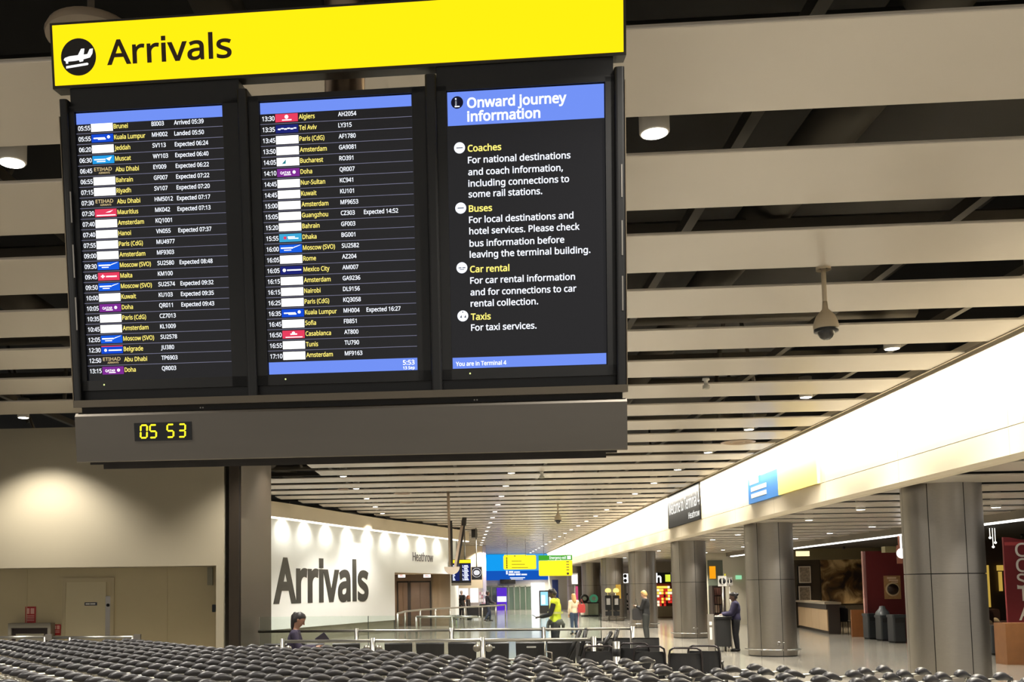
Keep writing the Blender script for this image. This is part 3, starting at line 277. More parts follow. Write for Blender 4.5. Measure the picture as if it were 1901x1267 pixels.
def bold_glyph(ch, d):
    # contours of one letter, thickened outwards by d
    L = [[(g[2*i]/1000.0, g[2*i+1]/1000.0) for i in range(len(g)//2)] for g in GLYPHS[ch][1]]
    out = []
    if ch in 'ij':       # square dots, as on the signs
        L = [p if min(b for a, b in p) < 0.6 else [(x0, y0), (x1, y0), (x1, y1), (x0, y1)] for p in L for x0, x1, y0, y1 in [(min(a for a, b in p)+0.008, max(a for a, b in p)-0.008, min(b for a, b in p)+0.01, max(b for a, b in p))]]
    for j, p in enumerate(L):
        q = []
        for a in p:
            if not q or (a[0]-q[-1][0])**2+(a[1]-q[-1][1])**2 > 5e-5: q.append(a)
        if (q[0][0]-q[-1][0])**2+(q[0][1]-q[-1][1])**2 < 5e-5: q.pop()
        hole = any(k != j and _inside(q[0], L[k]) for k in range(len(L)))
        if (_area(q) < 0) != hole: q.reverse()          # outer counter-clockwise, hole clockwise
        r = []; n = len(q)
        for i in range(n):
            e1 = Vector(q[i]) - Vector(q[i-1]); e2 = Vector(q[(i+1)%n]) - Vector(q[i]); e1.normalize(); e2.normalize()
            n1 = Vector((e1.y,-e1.x)); n2 = Vector((e2.y,-e2.x)); m = n1 + n2
            k = d / max(0.45, 1 + n1.dot(n2)) 
            r.append((q[i][0]+m.x*k, q[i][1]+m.y*k))
        out.append(r)
    return out
_GC = {}
def glyph_mesh(ch, d):
    key = (ch, round(d, 4))
    if key not in _GC:
        loops = bold_glyph(ch, d)
        if not loops: _GC[key] = ([], []); return _GC[key]
        V = []; E = []
        for p in loops:
            n = len(V); V += [Vector(q) for q in p]; E += [(n+i, n+(i+1)%len(p)) for i in range(len(p))]
        r = delaunay_2d_cdt(V, E, [], 1, 1e-6)
        gv = [(v.x, v.y) for v in r[0]]; gf = []
        for f in r[2]:
            c = (sum(gv[i][0] for i in f)/len(f), sum(gv[i][1] for i in f)/len(f))
            if sum(_winding(c, p) for p in loops) > 0: gf.append(tuple(f))
        _GC[key] = (gv, gf)
    return _GC[key]
def text_data(txt, size, bold, spacing=1.0):
    # flat lettering with a capital height of 0.70 * size: returns points, faces and width
    key = (txt, round(bold, 4), spacing)
    if key not in _TC:
        V, fs, x = [], [], 0.0
        for ch in txt:
            gv, gf = glyph_mesh(ch, bold * 0.55); n = len(V)
            V += [(p[0] + x, p[1]) for p in gv]; fs += [tuple(i + n for i in f) for f in gf]
            x += GLYPHS[ch][0] / 1000.0 * spacing
        m0 = min([v[0] for v in V] or [0]); V = [(p[0] - m0, p[1]) for p in V]
        _TC[key] = (V, fs, max([v[0] for v in V] or [0]))
    V, fs, w = _TC[key]
    return [(a*size, b*size) for a, b in V], fs, w*size
def tag(o, label=None, cat=None, group=None, kind=None):
    if label: o['label'] = label
    if cat: o['category'] = cat
    if group: o['group'] = group
    if kind: o['kind'] = kind
    return o
def empty(name, loc, label, cat, group=None, rz=0.0):
    o = bpy.data.objects.new(name, None); COL.objects.link(o); o.location = loc; o.rotation_euler = (0, 0, rz)
    o.empty_display_size = 0.1
    return tag(o, label, cat, group)
def copy_tree(o, parent=None):
    c = o.copy(); COL.objects.link(c)
    if parent: c.parent = parent
    for ch in o.children: copy_tree(ch, c)
    return c
ORD = ['nearest','second','third','fourth','fifth','sixth','seventh','eighth','ninth','tenth','eleventh','twelfth','thirteenth','fourteenth','fifteenth','sixteenth','seventeenth','eighteenth','nineteenth','twentieth']
def nth(i):
    if i < 20: return ORD[i] if i else 'first'
    n = i + 1; return '%d%s' % (n, 'th' if 10 <= n % 100 <= 20 else {1:'st',2:'nd',3:'rd'}.get(n % 10, 'th'))
# ================================================================ materials used widely
SLAT = mat('slat_paint', (202,193,180), 0.27, var=0.03, scale=1.5, spec=0.8)
VOID = mat('void_black', (32,30,27), 0.8)
VOIDM = mat('void_steel', (92,86,76), 0.55, 0.4)
CREAM = mat('cream_panel', (226,214,190), 0.5, var=0.02, scale=2)
WHITE = mat('white_paint', (235,232,222), 0.45)
BEIGE = mat('beige_wall', (162,153,132), 0.55, var=0.03, scale=1.2)
STEEL = mat('brushed_steel', (160,154,145), 0.35, 1.0, var=0.06, scale=40, stretch=(0.05,1,1))
RAIL = mat('rail_steel', (168,166,160), 0.32, 1.0)
DARK = mat('dark_seam', (22,18,16), 0.6)
BLACK = mat('black_plastic', (16,16,17), 0.38)
BLACKM = mat('black_matt', (12,12,13), 0.7)
GREYP = mat('grey_paint', (120,118,112), 0.5)
WHITEL = emat('lamp_white', (255,250,240), 14)
# ---------------------------------------------------------------- floor
fm = bpy.data.materials.new('terrazzo_floor'); fm.use_nodes = True
nt = fm.node_tree; b = nt.nodes['Principled BSDF']
tc = nt.nodes.new('ShaderNodeTexCoord'); nz = nt.nodes.new('ShaderNodeTexNoise'); nz.inputs['Scale'].default_value = 60
br = nt.nodes.new('ShaderNodeTexBrick'); br.offset = 0.0
br.inputs['Scale'].default_value = 1.0; br.inputs['Brick Width'].default_value = 0.9; br.inputs['Row Height'].default_value = 0.9
br.inputs['Mortar Size'].default_value = 0.006; br.inputs['Color1'].default_value = lin((140,136,126)); br.inputs['Color2'].default_value = lin((146,141,130)); br.inputs['Mortar'].default_value = lin((122,116,105))
mx = nt.nodes.new('ShaderNodeMix'); mx.data_type = 'RGBA'; mx.blend_type = 'MULTIPLY'; mx.inputs[0].default_value = 0.25
nt.links.new(tc.outputs['Object'], br.inputs['Vector']); nt.links.new(tc.outputs['Object'], nz.inputs['Vector'])
nt.links.new(br.outputs['Color'], mx.inputs[6]); nt.links.new(nz.outputs['Fac'], mx.inputs[7])
nt.links.new(mx.outputs[2], b.inputs['Base Color']); b.inputs['Roughness'].default_value = 0.13
b.inputs['Specular IOR Level'].default_value = 0.7
tag(MB().box((-26,-6,-0.2),(30,112,0)).build('floor', fm), 'glossy pale stone floor of the arrivals hall', 'floor', kind='structure')
# ---------------------------------------------------------------- ceilings
def rslat(mb, x0, x1, y0, y1, z):
    # folded metal pan: flat face, rounded long edges
    r = 0.01; prof = [(y0, z+0.026), (y0, z+r), (y0+r*0.3, z+r*0.3), (y0+r, z), (y1-r, z), (y1-r*0.3, z+r*0.3), (y1, z+r), (y1, z+0.026)]
    V = []; n = len(prof)
    for x in (x0, x1):
        for y, h in prof: V.append((x, y, h))
    mb.add(V, [(i, i+1, i+1+n, i+n) for i in range(n-1)] + [tuple(range(n)), tuple(range(2*n-1, n-1, -1))])
def left_limit(y):
    # where the main slats stop on the left: curved arrivals wall fascia
    pts = [(26.2,-14.0),(26.3,-9.0),(31.5,-6.45),(37.0,-4.9),(42.5,-3.2),(47.0,-1.5),(51.6,0.1),(51.7,-0.9),(120,-0.9)]
    if y < 26.2: return -25.0
    for (a, xa), (b_, xb) in zip(pts, pts[1:]):
        if a <= y <= b_: return xa + (xb-xa)*(y-a)/(b_-a)
    return -0.9
mb = MB()
k = -5
while True:
    y0 = 5.36 + 1.65*k
    if y0 > 96: break
    xl = left_limit(y0 + 0.5)
    if y0 < 17.6 or xl > -25: pass
    else: xl = -25
    if 16.5 < y0 < 26.0: xl = -3.9
    rslat(mb, xl, 6.62, y0, y0+1.05, CEIL)
    k += 1
tag(mb.build('ceiling', SLAT), 'wide cream metal ceiling slats spanning the hall with dark gaps between', 'ceiling', kind='structure')
mb = MB(); k = -3
while True:
    y0 = 5.98 + 1.65*k
    if y0 > 96: break
    x1 = 24.0 if y0 < 15 else max(12.0, 12.6 + 0.0*(y0-20))
    rslat(mb, 7.05, 12.55, y0, y0+1.08, LOWC)
    k += 1
tag(mb.build('ceiling', SLAT), 'lower slatted ceiling over the shops and columns', 'ceiling', kind='structure')
# dark void above both ceilings, with trusses, ducts and cable trays
mb = MB().box((-26,-6,6.9),(7.2,112,7.0)); mb.box((7.2,-6,4.7),(30,112,4.8)); mb.box((7.0,-6,4.9),(7.2,112,6.9))
tag(mb.build('ceiling', VOID), 'black soffit seen through the gaps between the slats', 'ceiling', kind='structure')
mb = MB()
for y in range(4, 96, 3):
    mb.box((-24, y+0.35, 5.5),(6.6, y+0.45, 5.62))
for x in (-20,-16.4,-12.2,-8.1,-3.9,-0.4,2.1,4.6,6.2):
    mb.box((x, -4, 5.25),(x+0.09, 100, 5.36))
for i in range(90):
    x = random.uniform(-10, 6); y = random.uniform(3, 45)
    mb.tube([(x, y, 5.1),(x+random.uniform(-.7,.7), y+random.uniform(-.6,.6), 6.8)], 0.035, 6)
for x, r in ((-6.2,0.22),(-1.7,0.16),(3.3,0.24)):
    mb.tube([(x, -4, 5.9),(x, 98, 5.9)], r, 10)
for y in (7.0, 11.0, 14.5, 19.5, 24.0, 31.0):
    mb.tube([(-22, y, 5.75),(6.4, y, 5.75)], 0.13, 8)
tag(mb.build('trim_1', VOIDM), 'dark trusses, ducts and pipes above the ceiling gaps', 'ceiling services', kind='structure')
# ---------------------------------------------------------------- right bulkhead
mb = MB(); BX = 6.9
mb.box((BX,-6,3.825),(BX+0.2,98,CEIL+0.25))
mb.box((BX,-6,3.46),(BX+0.2,98,3.815)); mb.box((BX+0.02,-6,3.8),(BX+0.2,98,3.83))
mb.prism([(BX,3.46),(BX+0.05,3.41),(BX+0.2,3.41),(BX+0.2,3.46)], -6, 98, 'y')
o = mb.build('wall_right', CREAM); tag(o, 'long cream bulkhead along the right of the hall, washed by bright light', 'bulkhead wall', kind='structure')
mb = MB()
for i in range(30):
    y = -3.3 + i*3.3
    mb.box((BX-0.002, y, 3.46),(BX+0.01, y+0.006, CEIL))
tag(mb.build('trim_2', mat('joint_beige',(196,184,158),0.6)), 'fine vertical panel joints on the cream bulkhead', 'trim', kind='structure')
mb = MB().box((6.62,-6,CEIL-0.012),(6.65,98,CEIL+0.03))
tag(mb.build('trim_3', mat('trim_greige',(170,158,138),0.5)), 'thin metal edge trim where slats meet the bulkhead', 'trim', kind='structure')
# ---------------------------------------------------------------- left wall with overhang and recess
WY = 17.72
mb = MB()
mb.box((-25, WY, 2.30),(-4.42, WY+0.75, CEIL+0.0))
mb.box((-4.56, WY, 0),(-4.42, WY+0.75, 2.30))
o = mb.build('wall_left', BEIGE); tag(o, 'beige wall on the left lit by a downlight scallop', 'wall', kind='structure')
mb = MB().box((-25, WY+0.7, 0),(-4.56, WY+0.8, 2.30))
for u in (50, 310): 
    p = PYd(u, 1100, WY+0.7); mb.box((p.x, WY+0.69, 0),(p.x+0.012, WY+0.7, 2.3))
tag(mb.build('wall_back_left', mat('recess_beige',(196,182,146),0.55,var=0.02)), 'recessed panelled wall under the beige overhang', 'wall', kind='structure')
# pier at the end of the wall
PIER = mat('pier_bronze', (58,50,41), 0.45, 0.6, var=0.05, scale=30, stretch=(1,1,0.05))
a = PYd(425.5, 1050, WY).x; s_ = PYd(447, 1050, WY).x
yb_ = WY*(447-872)/(504.5-872)
mb = MB().box((a, WY-0.02, 0),(s_-0.03, WY+0.9, CEIL+0.05)).box((s_-0.02, WY+0.02, 0),(s_, yb_, CEIL+0.05))
tag(mb.build('trim_4', PIER), 'bronze metal clad pier at the end of the beige wall', 'pier', kind='structure')
mb = MB().box((s_-0.03, WY+0.01, 0),(s_-0.02, WY+0.9, CEIL)); tag(mb.build('trim_5', DARK), 'dark shadow gap in the bronze pier', 'trim', kind='structure')
# door in the recess
dy = WY + 0.7
p0 = PYd(117, 1074, dy); p1 = PYd(213, 1074, dy)
dr = empty('door_1', (p0.x, dy, 0), 'cream service door in the recessed wall', 'door'); dr['kind'] = 'structure'
w = p1.x - p0.x; hh = p0.z
DOORM = mat('door_cream', (202,190,156), 0.45)
mb = MB().box((0,-0.03,0),(0.07,0,hh-0.08)).box((w-0.07,-0.03,0),(w,0,hh-0.08)).box((0,-0.03,hh-0.08),(w,0,hh)); mb.build('door_frame', mat('door_frame_beige',(190,176,142),0.45), dr)
MB().box((0.07,-0.02,0),(w-0.16,0.0,hh-0.08)).build('door_leaf', DOORM, dr)
MB().box((w-0.165,-0.024,0),(w-0.07,0,hh-0.35)).build('push_plate', STEEL, dr)
MB().lathe([(0.0,-0.04),(0.03,-0.04),(0.03,-0.02)], (w-0.115,0,hh-0.52), 12, axis='y').build('lock', BLACKM, dr)
q = PYd(158, 1122, dy); mb = MB().box((q.x-p0.x,-0.028,q.z-0.03),(q.x-p0.x+0.24,-0.02,q.z+0.03)); pl = mb.build('door_plate', mat('plate_blue',(42,48,66),0.4), dr)
mb = MB().box((q.x-p0.x+0.02,-0.0285,q.z-0.012),(q.x-p0.x+0.1,-0.028,q.z+0.012)).box((q.x-p0.x+0.11,-0.0285,q.z-0.012),(q.x-p0.x+0.21,-0.028,q.z+0.012)); mb.build('lettering', WHITE, pl)
# intercom on the recess return
q = PYd(398, 1130, dy); MB().rbox((q.x-0.03,dy-0.06,q.z-0.07),(q.x+0.03,dy-0.0,q.z+0.07),0.012,'y')
o = MB().rbox((q.x-0.03,dy-0.06,q.z-0.07),(q.x+0.03,dy-0.0,q.z+0.07),0.012,'y').build('wall_intercom', BLACK); tag(o,'small black entry device on the recessed beige wall','intercom')
q = PYd(391, 1052, dy); o = MB().rbox((q.x-0.05,dy-0.05,1.95),(q.x+0.05,dy,2.29),0.01,'y').build('door_closer_box', mat('greige',(150,146,126),0.5)); tag(o,'narrow grey box at the top of the recessed wall corner','box')
# red notices
def notice(u0, v0, u1, v1, Y, lab, lines):
    a = PYd(u0, v0, Y); b_ = PYd(u1, v1, Y)
    e = empty('fire_notice', (a.x, Y, b_.z), lab, 'notice')
    w, h = b_.x-a.x, a.z-b_.z
    MB().box((0,-0.008,0),(w,0,h)).build('notice_panel', mat('notice_red',(176,32,30),0.4), e)
    mb = MB().box((w*0.15,-0.0095,h*0.55),(w*0.40,-0.008,h*0.9)).box((w*0.5,-0.0095,h*0.55),(w*0.85,-0.008,h*0.9))
    for i in range(lines): mb.box((w*0.15,-0.0095,h*(0.42-0.1*i)),(w*0.85,-0.008,h*(0.46-0.1*i)))
    mb.build('pictogram', mat('notice_pink',(226,170,160),0.5), e)
notice(47.5, 1127, 66.5, 1157, dy, 'red fire notice above the grey cabinet on the left', 4)
notice(99, 1160, 113, 1180, dy, 'smaller red fire notice between the grey cabinet and the service door', 3)
# grey cabinet below notice
a = PYd(15, 1158, dy-0.22); b_ = PYd(94, 1158, dy-0.22)
e = empty('machine_cabinet', (a.x, dy-0.22, 0), 'grey framed cabinet with a dark opening against the recessed wall', 'cabinet')
w, h = b_.x-a.x, a.z
MB().box((0,0,0.4),(0.06,0.2,h-0.09)).box((w-0.06,0,0.4),(w,0.2,h-0.09)).box((0,0,h-0.09),(w,0.2,h)).box((0,0,0),(w,0.2,0.4)).build('cabinet_frame', mat('cabinet_grey',(118,112,98),0.5), e)
MB().box((0.06,0.05,0.4),(w-0.06,0.1,h-0.09)).build('opening', mat('opening_brown',(44,32,28),0.6), e)
MB().box((0.14,0.03,0.45),(w-0.14,0.05,h-0.2)).build('front_panel', mat('panel_greige',(120,114,96),0.4), e)
# barrier rail in front of the recess
for (u0, u1, lab) in ((-60, 88, 'short white steel barrier rail in front of the grey cabinet'), (99, 252, 'white steel barrier rail in front of the service door')):
    Yr = 17.05; a = PYd(u0, 1186, Yr); b_ = PYd(u1, 1183.5, Yr); z = b_.z
    e = empty('barrier_rail', (a.x, Yr, 0), lab, 'barrier')
    MB().tube([(0,0,z),(b_.x-a.x,0,z)], 0.025).build('rail', RAIL, e)
    for x in (0.3, b_.x-a.x-0.05): MB().tube([(x,0,0),(x,0,z)], 0.03).build('post', RAIL, e)
    MB().box((b_.x-a.x-0.03,-0.03,z-0.05),(b_.x-a.x+0.09,0.03,z+0.05)).build('end_fitting', STEEL, e)
# ---------------------------------------------------------------- curved arrivals wall (white) with fascia
fp = [(-10.5,25.6),(-8.4,28.6),(-6.45,32.4),(-4.95,37.0),(-3.3,42.0),(-1.55,46.6),(0.02,51.4)]   # fascia front line in plan
def off(pts, d):
    out = []
    for i, p in enumerate(pts):
        a = Vector(pts[max(0,i-1)]); b_ = Vector(pts[min(len(pts)-1,i+1)]); t = (b_-a).normalized(); n = Vector((-t.y, t.x))
        out.append((p[0]+n.x*d, p[1]+n.y*d))
    return out
def ribbon(mb, pts, z0, z1, thick):
    q = off(pts, thick); n = len(pts)
    V = [(p[0],p[1],z0) for p in pts]+[(p[0],p[1],z1) for p in pts]+[(p[0],p[1],z0) for p in q]+[(p[0],p[1],z1) for p in q]
    fs = []
    for i in range(n-1):
        fs += [(i,i+1,n+i+1,n+i),(2*n+i,3*n+i,3*n+i+1,2*n+i+1),(n+i,n+i+1,3*n+i+1,3*n+i),(i,2*n+i,2*n+i+1,i+1)]
    fs += [(0,n,3*n,2*n),(n-1,2*n-1+0,4*n-1,3*n-1)]
    mb.add(V, fs)
def subdiv(pts, k=4):
    out = []; n = len(pts)
    for i in range(n-1):
        p0, p1, p2, p3 = (Vector(pts[max(0,min(n-1,j))]) for j in (i-1,i,i+1,i+2))
        for s_ in range(k):
            t = s_/k; out.append(tuple(0.5*((2*p1)+(p2-p0)*t+(2*p0-5*p1+4*p2-p3)*t*t+(3*p1-p0-3*p2+p3)*t**3)))
    out.append(pts[-1]); return out
fps = subdiv(fp)
mb = MB(); ribbon(mb, fps, 4.30, 4.80, 0.12)
tag(mb.build('trim_6', CREAM), 'cream curved fascia above the white arrivals wall', 'fascia', kind='structure')
wp = off(fps, 0.62)                                   # wall front line, behind the fascia
mb = MB(); ribbon(mb, off(fps,0.1), 4.62, 4.72, 0.7); tag(mb.build('trim_7', WHITE), 'white soffit behind the curved fascia', 'soffit', kind='structure')
# lit trough: continuous lamp strip behind the fascia lip
mb = MB(); ribbon(mb, off(fps,0.02), 4.255, 4.298, 0.16)
tag(mb.build('trough_light', emat('trough_emit',(255,250,235),2.6)), 'bright continuous light strip under the curved fascia', 'light strip')
# the wall is split around the lift lobby opening
def along(pts, x):     # index by x
    for (a, b_) in zip(pts, pts[1:]):
        if a[0] <= x <= b_[0]:
            t = (x-a[0])/(b_[0]-a[0]); return a[1]+(b_[1]-a[1])*t
    return pts[-1][1]
def hit(u, v=1100):    # plan point where the ray through pixel column u meets the wall line
    r = ray(u, v); 
    for a, b_ in zip(wp, wp[1:]):
        A, B = Vector(a), Vector(b_); d = Vector((r.x, r.y)); e_ = B-A
        den = d.x*e_.y - d.y*e_.x
        if abs(den) < 1e-9: continue
        s_ = (A.x*e_.y - A.y*e_.x)/den; t = (A.x*d.y - A.y*d.x)/den
        if 0 <= t <= 1 and s_ > 0: return tuple(d*s_)
    return tuple(wp[-1])
L0 = hit(733); L1 = hit(836)
wl = [p for p in wp if p[0] < L0[0]] + [L0]; wr = [L1] + [p for p in wp if p[0] > L1[0]]
wm = [L0] + [p for p in wp if L0[0] < p[0] < L1[0]] + [L1]
WALLW = mat('gallery_white', (234,236,234), 0.5)
zt = PYd(770, 1063, L0[1]).z
mb = MB(); ribbon(mb, wl, 0.52, 4.66, 0.15); ribbon(mb, wm, zt, 4.66, 0.15)
if len(wr) > 1: ribbon(mb, wr, 0.52, 4.66, 0.15)
tag(mb.build('wall_arrivals', WALLW), 'white curved wall carrying the huge black arrivals lettering', 'wall', kind='structure')
mb = MB(); ribbon(mb, off(wl, 0.06), 0.0, 0.52, 0.1)
tag(mb.build('baseboard_left', mat('plinth_grey',(132,128,112),0.4)), 'grey plinth under the white arrivals wall', 'plinth', kind='structure')
# lift lobby recess: doors at the back
lob = mat('lift_bronze', (128,112,98), 0.32, 0.9, var=0.08, scale=20, stretch=(1,1,0.1))
YLB = L1[1] + 0.4
lb = [(PYd(728,1100,YLB).x, YLB), (PYd(801,1100,YLB).x, YLB)]
mb = MB(); ribbon(mb, lb, 0, zt+0.1, 0.1); tag(mb.build('wall_lift_lobby', lob), 'bronze metal back wall of the lift lobby', 'wall', kind='structure')
mb = MB(); rt = subdiv([lb[-1], (lb[-1][0]+0.25, YLB-0.15), (lb[-1][0]+0.5, YLB-0.3), (L1[0], L1[1])], 4); ribbon(mb, rt, 0, zt+0.1, 0.1)
tag(mb.build('trim_8', mat('lobby_brown',(150,136,118),0.4,0.5)), 'brown metal return at the right of the lift lobby', 'cladding', kind='structure')
mb = MB()
mb.quad((L0[0],L0[1],0),(lb[0][0],lb[0][1],0),(lb[0][0],lb[0][1],zt),(L0[0],L0[1],zt))
mb.add([(L0[0],L0[1],zt),(lb[0][0],lb[0][1],zt),(lb[1][0],lb[1][1],zt),(L1[0],L1[1],zt)],[(0,1,2,3)])
tag(mb.build('trim_11', mat('lobby_cream',(196,176,146),0.5)), 'cream reveal and soffit of the lift lobby', 'reveal', kind='structure')
def wall_uv(u, v, pts, dz=0.0):
    r = ray(u, v)
    for a, b_ in zip(pts, pts[1:]):
        A, B = Vector(a), Vector(b_); d = Vector((r.x, r.y)); e_ = B-A
        den = d.x*e_.y - d.y*e_.x
        if abs(den) < 1e-9: continue
        s_ = (A.x*e_.y - A.y*e_.x)/den; t = (A.x*d.y - A.y*d.x)/den
        if -0.02 <= t <= 1.02 and s_ > 0: return EYE + r*s_, (B-A).normalized()
    return None
for i, (u0, u1, lab) in enumerate(((739, 757, 'left bronze lift door pair in the lobby beyond the arrivals wall'), (762, 798, 'right bronze lift door pair in the lobby beyond the arrivals wall'))):
    p, t = wall_uv(u0, 1100, lb); q, _ = wall_uv(u1, 1100, lb)
    ang = math.atan2((q-p).y, (q-p).x); w = (q-p).length
    e = empty('door_%d' % (i+2), (p.x+0.0, p.y, 0), lab, 'lift door', rz=ang); e['kind'] = 'structure'
    for k in range(2): MB().box((0.03+k*w/2,-0.05,0.02),(w/2*(k+1)-0.015,-0.02,2.2)).build('door_leaf', mat('lift_leaf',(140,122,110),0.3,0.9,var=0.1,scale=6), e)
    MB().box((-0.06,-0.06,0),(0,0,2.28)).box((w,-0.06,0),(w+0.06,0,2.28)).box((-0.06,-0.06,2.2),(w+0.06,0,2.28)).build('door_frame', DARK, e)
for u, lab in ((746, 'lit lift indicator above the left lift doors'), (793, 'lit lift indicator above the right lift doors')):
    p, t = wall_uv(u, 1070, lb); ang = math.atan2(t.y, t.x)
    e = empty('lift_indicator', (p.x,p.y,p.z-0.1), lab, 'indicator', rz=ang)
    MB().box((-0.2,-0.12,0),(0.2,-0.08,0.22)).build('housing', BLACKM, e)
    MB().box((-0.18,-0.125,0.02),(0.18,-0.12,0.2)).build('display', emat('indicator_emit',(255,238,225),2.2), e)
    MB().box((-0.12,-0.127,0.07),(0.12,-0.126,0.1)).box((-0.12,-0.127,0.12),(0.05,-0.126,0.15)).build('lettering', emat('indicator_red',(210,70,60),1.0), e)
q_ = ((lb[0][0]+lb[1][0])/2+0.2, YLB-1.6)
e = empty('ceiling_downlight', (q_[0], q_[1], zt-0.02), 'small downlight added in the lift lobby ceiling to brighten it', 'downlight')
MB().lathe([(0.0,0.01),(0.08,0.01),(0.09,0.0),(0.09,0.02),(0,0.02)], n=16).build('can', WHITE, e)
l = spot('lobby_fill_lamp', (0,0,-0.03), 260, 150, 0.8, 0.08); l.parent = e  # invented fitting and spot, put in to brighten the lift lobby
# lettering on the arrivals wall: follows the curve
def wall_text(txt, u0, u1, vb0, vt0, name, lab, m, bold=0.0, spacing=1.0):
    V, fs, w = text_data(txt, 1.0, bold, spacing)
    hcap = 0.70
    pA, _ = wall_uv(u0, vb0, wp); pB, _ = wall_uv(u1, vb0, wp)
    # arc length param
    S = [0]
    for a, b_ in zip(wp, wp[1:]): S.append(S[-1] + (Vector(b_)-Vector(a)).length)
    def sof(p):
        best = None
        for i, (a, b_) in enumerate(zip(wp, wp[1:])):
            A, B = Vector(a), Vector(b_); t = max(0, min(1, (Vector((p.x,p.y))-A).dot(B-A)/(B-A).length_squared)); d = ((A+(B-A)*t)-Vector((p.x,p.y))).length
            if best is None or d < best[0]: best = (d, S[i]+t*(B-A).length)
        return best[1]
    def at(s_):
        for i in range(len(wp)-1):
            if S[i] <= s_ <= S[i+1] or i == len(wp)-2:
                A, B = Vector(wp[i]), Vector(wp[i+1]); t = (s_-S[i])/(S[i+1]-S[i]); n = Vector((B-A).normalized()); return A+(B-A)*t, Vector((n.y,-n.x))
    s0, s1 = sof(pA), sof(pB); z0 = pA.z; pT, _ = wall_uv(u0, vt0, wp); hz = (pT.z - z0)/hcap
    def fn(a, b_, h):
        p, n = at(s0 + (s1-s0)*a/w); p = p + n*(0.004+h); return (p.x, p.y, z0 + b_*hz)
    mb = MB()
    n_ = len(V)
    P = [fn(a,b_,0) for a,b_ in V]+[fn(a,b_,0.010) for a,b_ in V]; edges = {}
    for f in fs:
        for i in range(len(f)):
            e_ = (f[i], f[(i+1) % len(f)])
            if (e_[1],e_[0]) in edges: del edges[(e_[1],e_[0])]
            else: edges[e_] = 1
    mb.add(P, [tuple(i+n_ for i in f) for f in fs] + [(a,b_,b_+n_,a+n_) for a,b_ in edges])
    o = mb.build(name, m); tag(o, lab, 'lettering')
wall_text('Arrivals', 507, 684, 1118, 1039, 'wall_lettering', 'huge black Arrivals lettering on the white curved wall', mat('letter_black',(30,30,30),0.5), 0.07, 1.0)
wall_text('Heathrow', 766, 804, 1041.5, 1026, 'wall_lettering', 'small dark Heathrow lettering on the white wall above the lifts', mat('letter_grey',(84,80,88),0.5), 0.02, 0.95)
a = PYd(875, 980, 51.5); b_ = PYd(886, 998, 51.5)
tag(MB().box((a.x, 51.4, b_.z),(b_.x, 52.2, a.z)).build('trim_12', DARK), 'dark end block at the far end of the curved fascia', 'trim', kind='structure')
# wall washers hidden behind the fascia
nn = 0
for u in (524, 565, 605, 645, 682, 716, 750, 783, 812):
    p = hit(u); A = Vector(p); i = min(range(len(wp)), key=lambda j: (Vector(wp[j])-A).length); j = min(i+1, len(wp)-1); i = j-1
    t = (Vector(wp[j])-Vector(wp[i])).normalized(); n = Vector((t.y,-t.x))
    q = A + n*0.40
    e = empty('wall_washer', (q.x,q.y,4.50), 'small downlight behind the fascia, %s along the white arrivals wall' % nth(nn), 'downlight', 'wall washers over the arrivals wall'); nn += 1
    MB().lathe([(0.0,0.02),(0.05,0.02),(0.055,0.0),(0.055,0.1),(0,0.1)], n=12).build('can', WHITE, e)
    MB().disc((0,0,0.012),0.045,12).build('lamp', WHITEL, e)
    s_ = spot('wall_washer_light', (0,0,-0.02), 90, 120, 0.9, 0.05, (1.0,0.97,0.86)); s_.parent = e
    s_.rotation_euler = (Vector((p[0]-q.x,p[1]-q.y,-1.35))).to_track_quat('-Z','Y').to_euler()
# ================================================================ downlights
def make_downlight(r=0.095, long_=0.34):
    e = empty('ceiling_downlight', (0,0,0), 'x', 'downlight', 'round ceiling downlights')
    MB().lathe([(r*0.86,0.004),(r,0.0),(r*1.06,0.01),(r*1.06,long_),(0,long_)], n=24).build('can', mat('can_white',(196,190,180),0.4), e)
    MB().disc((0,0,-0.002), r*0.9, 24).build('lens', WHITEL, e)
    return e
proto = make_downlight(); used = False
def put_downlight(x, y, z, lab, power, angle=120):
    global used
    o = proto if not used else copy_tree(proto); used = True
    o.location = (x, y, z); o['label'] = lab
    l = spot('downlight_beam', (0,0,-0.02), power, angle, 0.6, 0.09); l.parent = o
rows = [(-7.8, 'along the beige wall on the left'), (-3.35, 'left of the hall centre'), (1.1, 'over the middle of the hall'), (5.45, 'beside the bright bulkhead')]
for x, where in rows:
    n = 0
    for k in range(-2, 28):
        y = 6.65 + 3.3*k
        if x == -7.8 and not (k in (0,1,2,3)): continue
        if x == -3.35 and y > 42: continue
        if x == -3.35 and 9 < y < 24 and k not in (1,2,3,4): continue
        xx = {-7.8: -7.7, -3.35: -3.2-(y-6.65)*0.007, 1.1: 1.3-(y-6.65)*0.0075, 5.45: 5.55-(y-10)*0.0042}[x]
        if x == -7.8 and k == 3: y = 16.62
        u, v = proj((xx,y,CEIL)); vis = 0 <= u <= IW and 0 <= v <= IH
        lab = '%s round downlight from the viewer in the row %s' % (nth(n), where) if vis else 'overhead round white downlight in the row %s' % where
        if vis: n += 1
        p = 430 if y < 22 else (540 if y < 45 else 620)
        if y < 4: p = 520
        put_downlight(xx, y, CEIL - 0.005, lab, p, 92 if x == 5.45 else 118)
for x, where in ((8.45,'nearer the columns'),(11.25,'nearer the cafe')):
    n = 0
    for k in range(-1, 13):
        y = 15.6 + 3.3*k
        u, v = proj((x,y,LOWC)); vis = 0 <= u <= IW and 0 <= v <= IH
        put_downlight(x, y, LOWC - 0.035, '%s round downlight in the lower ceiling row %s' % (nth(n), where), 160, 115)
        n += 1
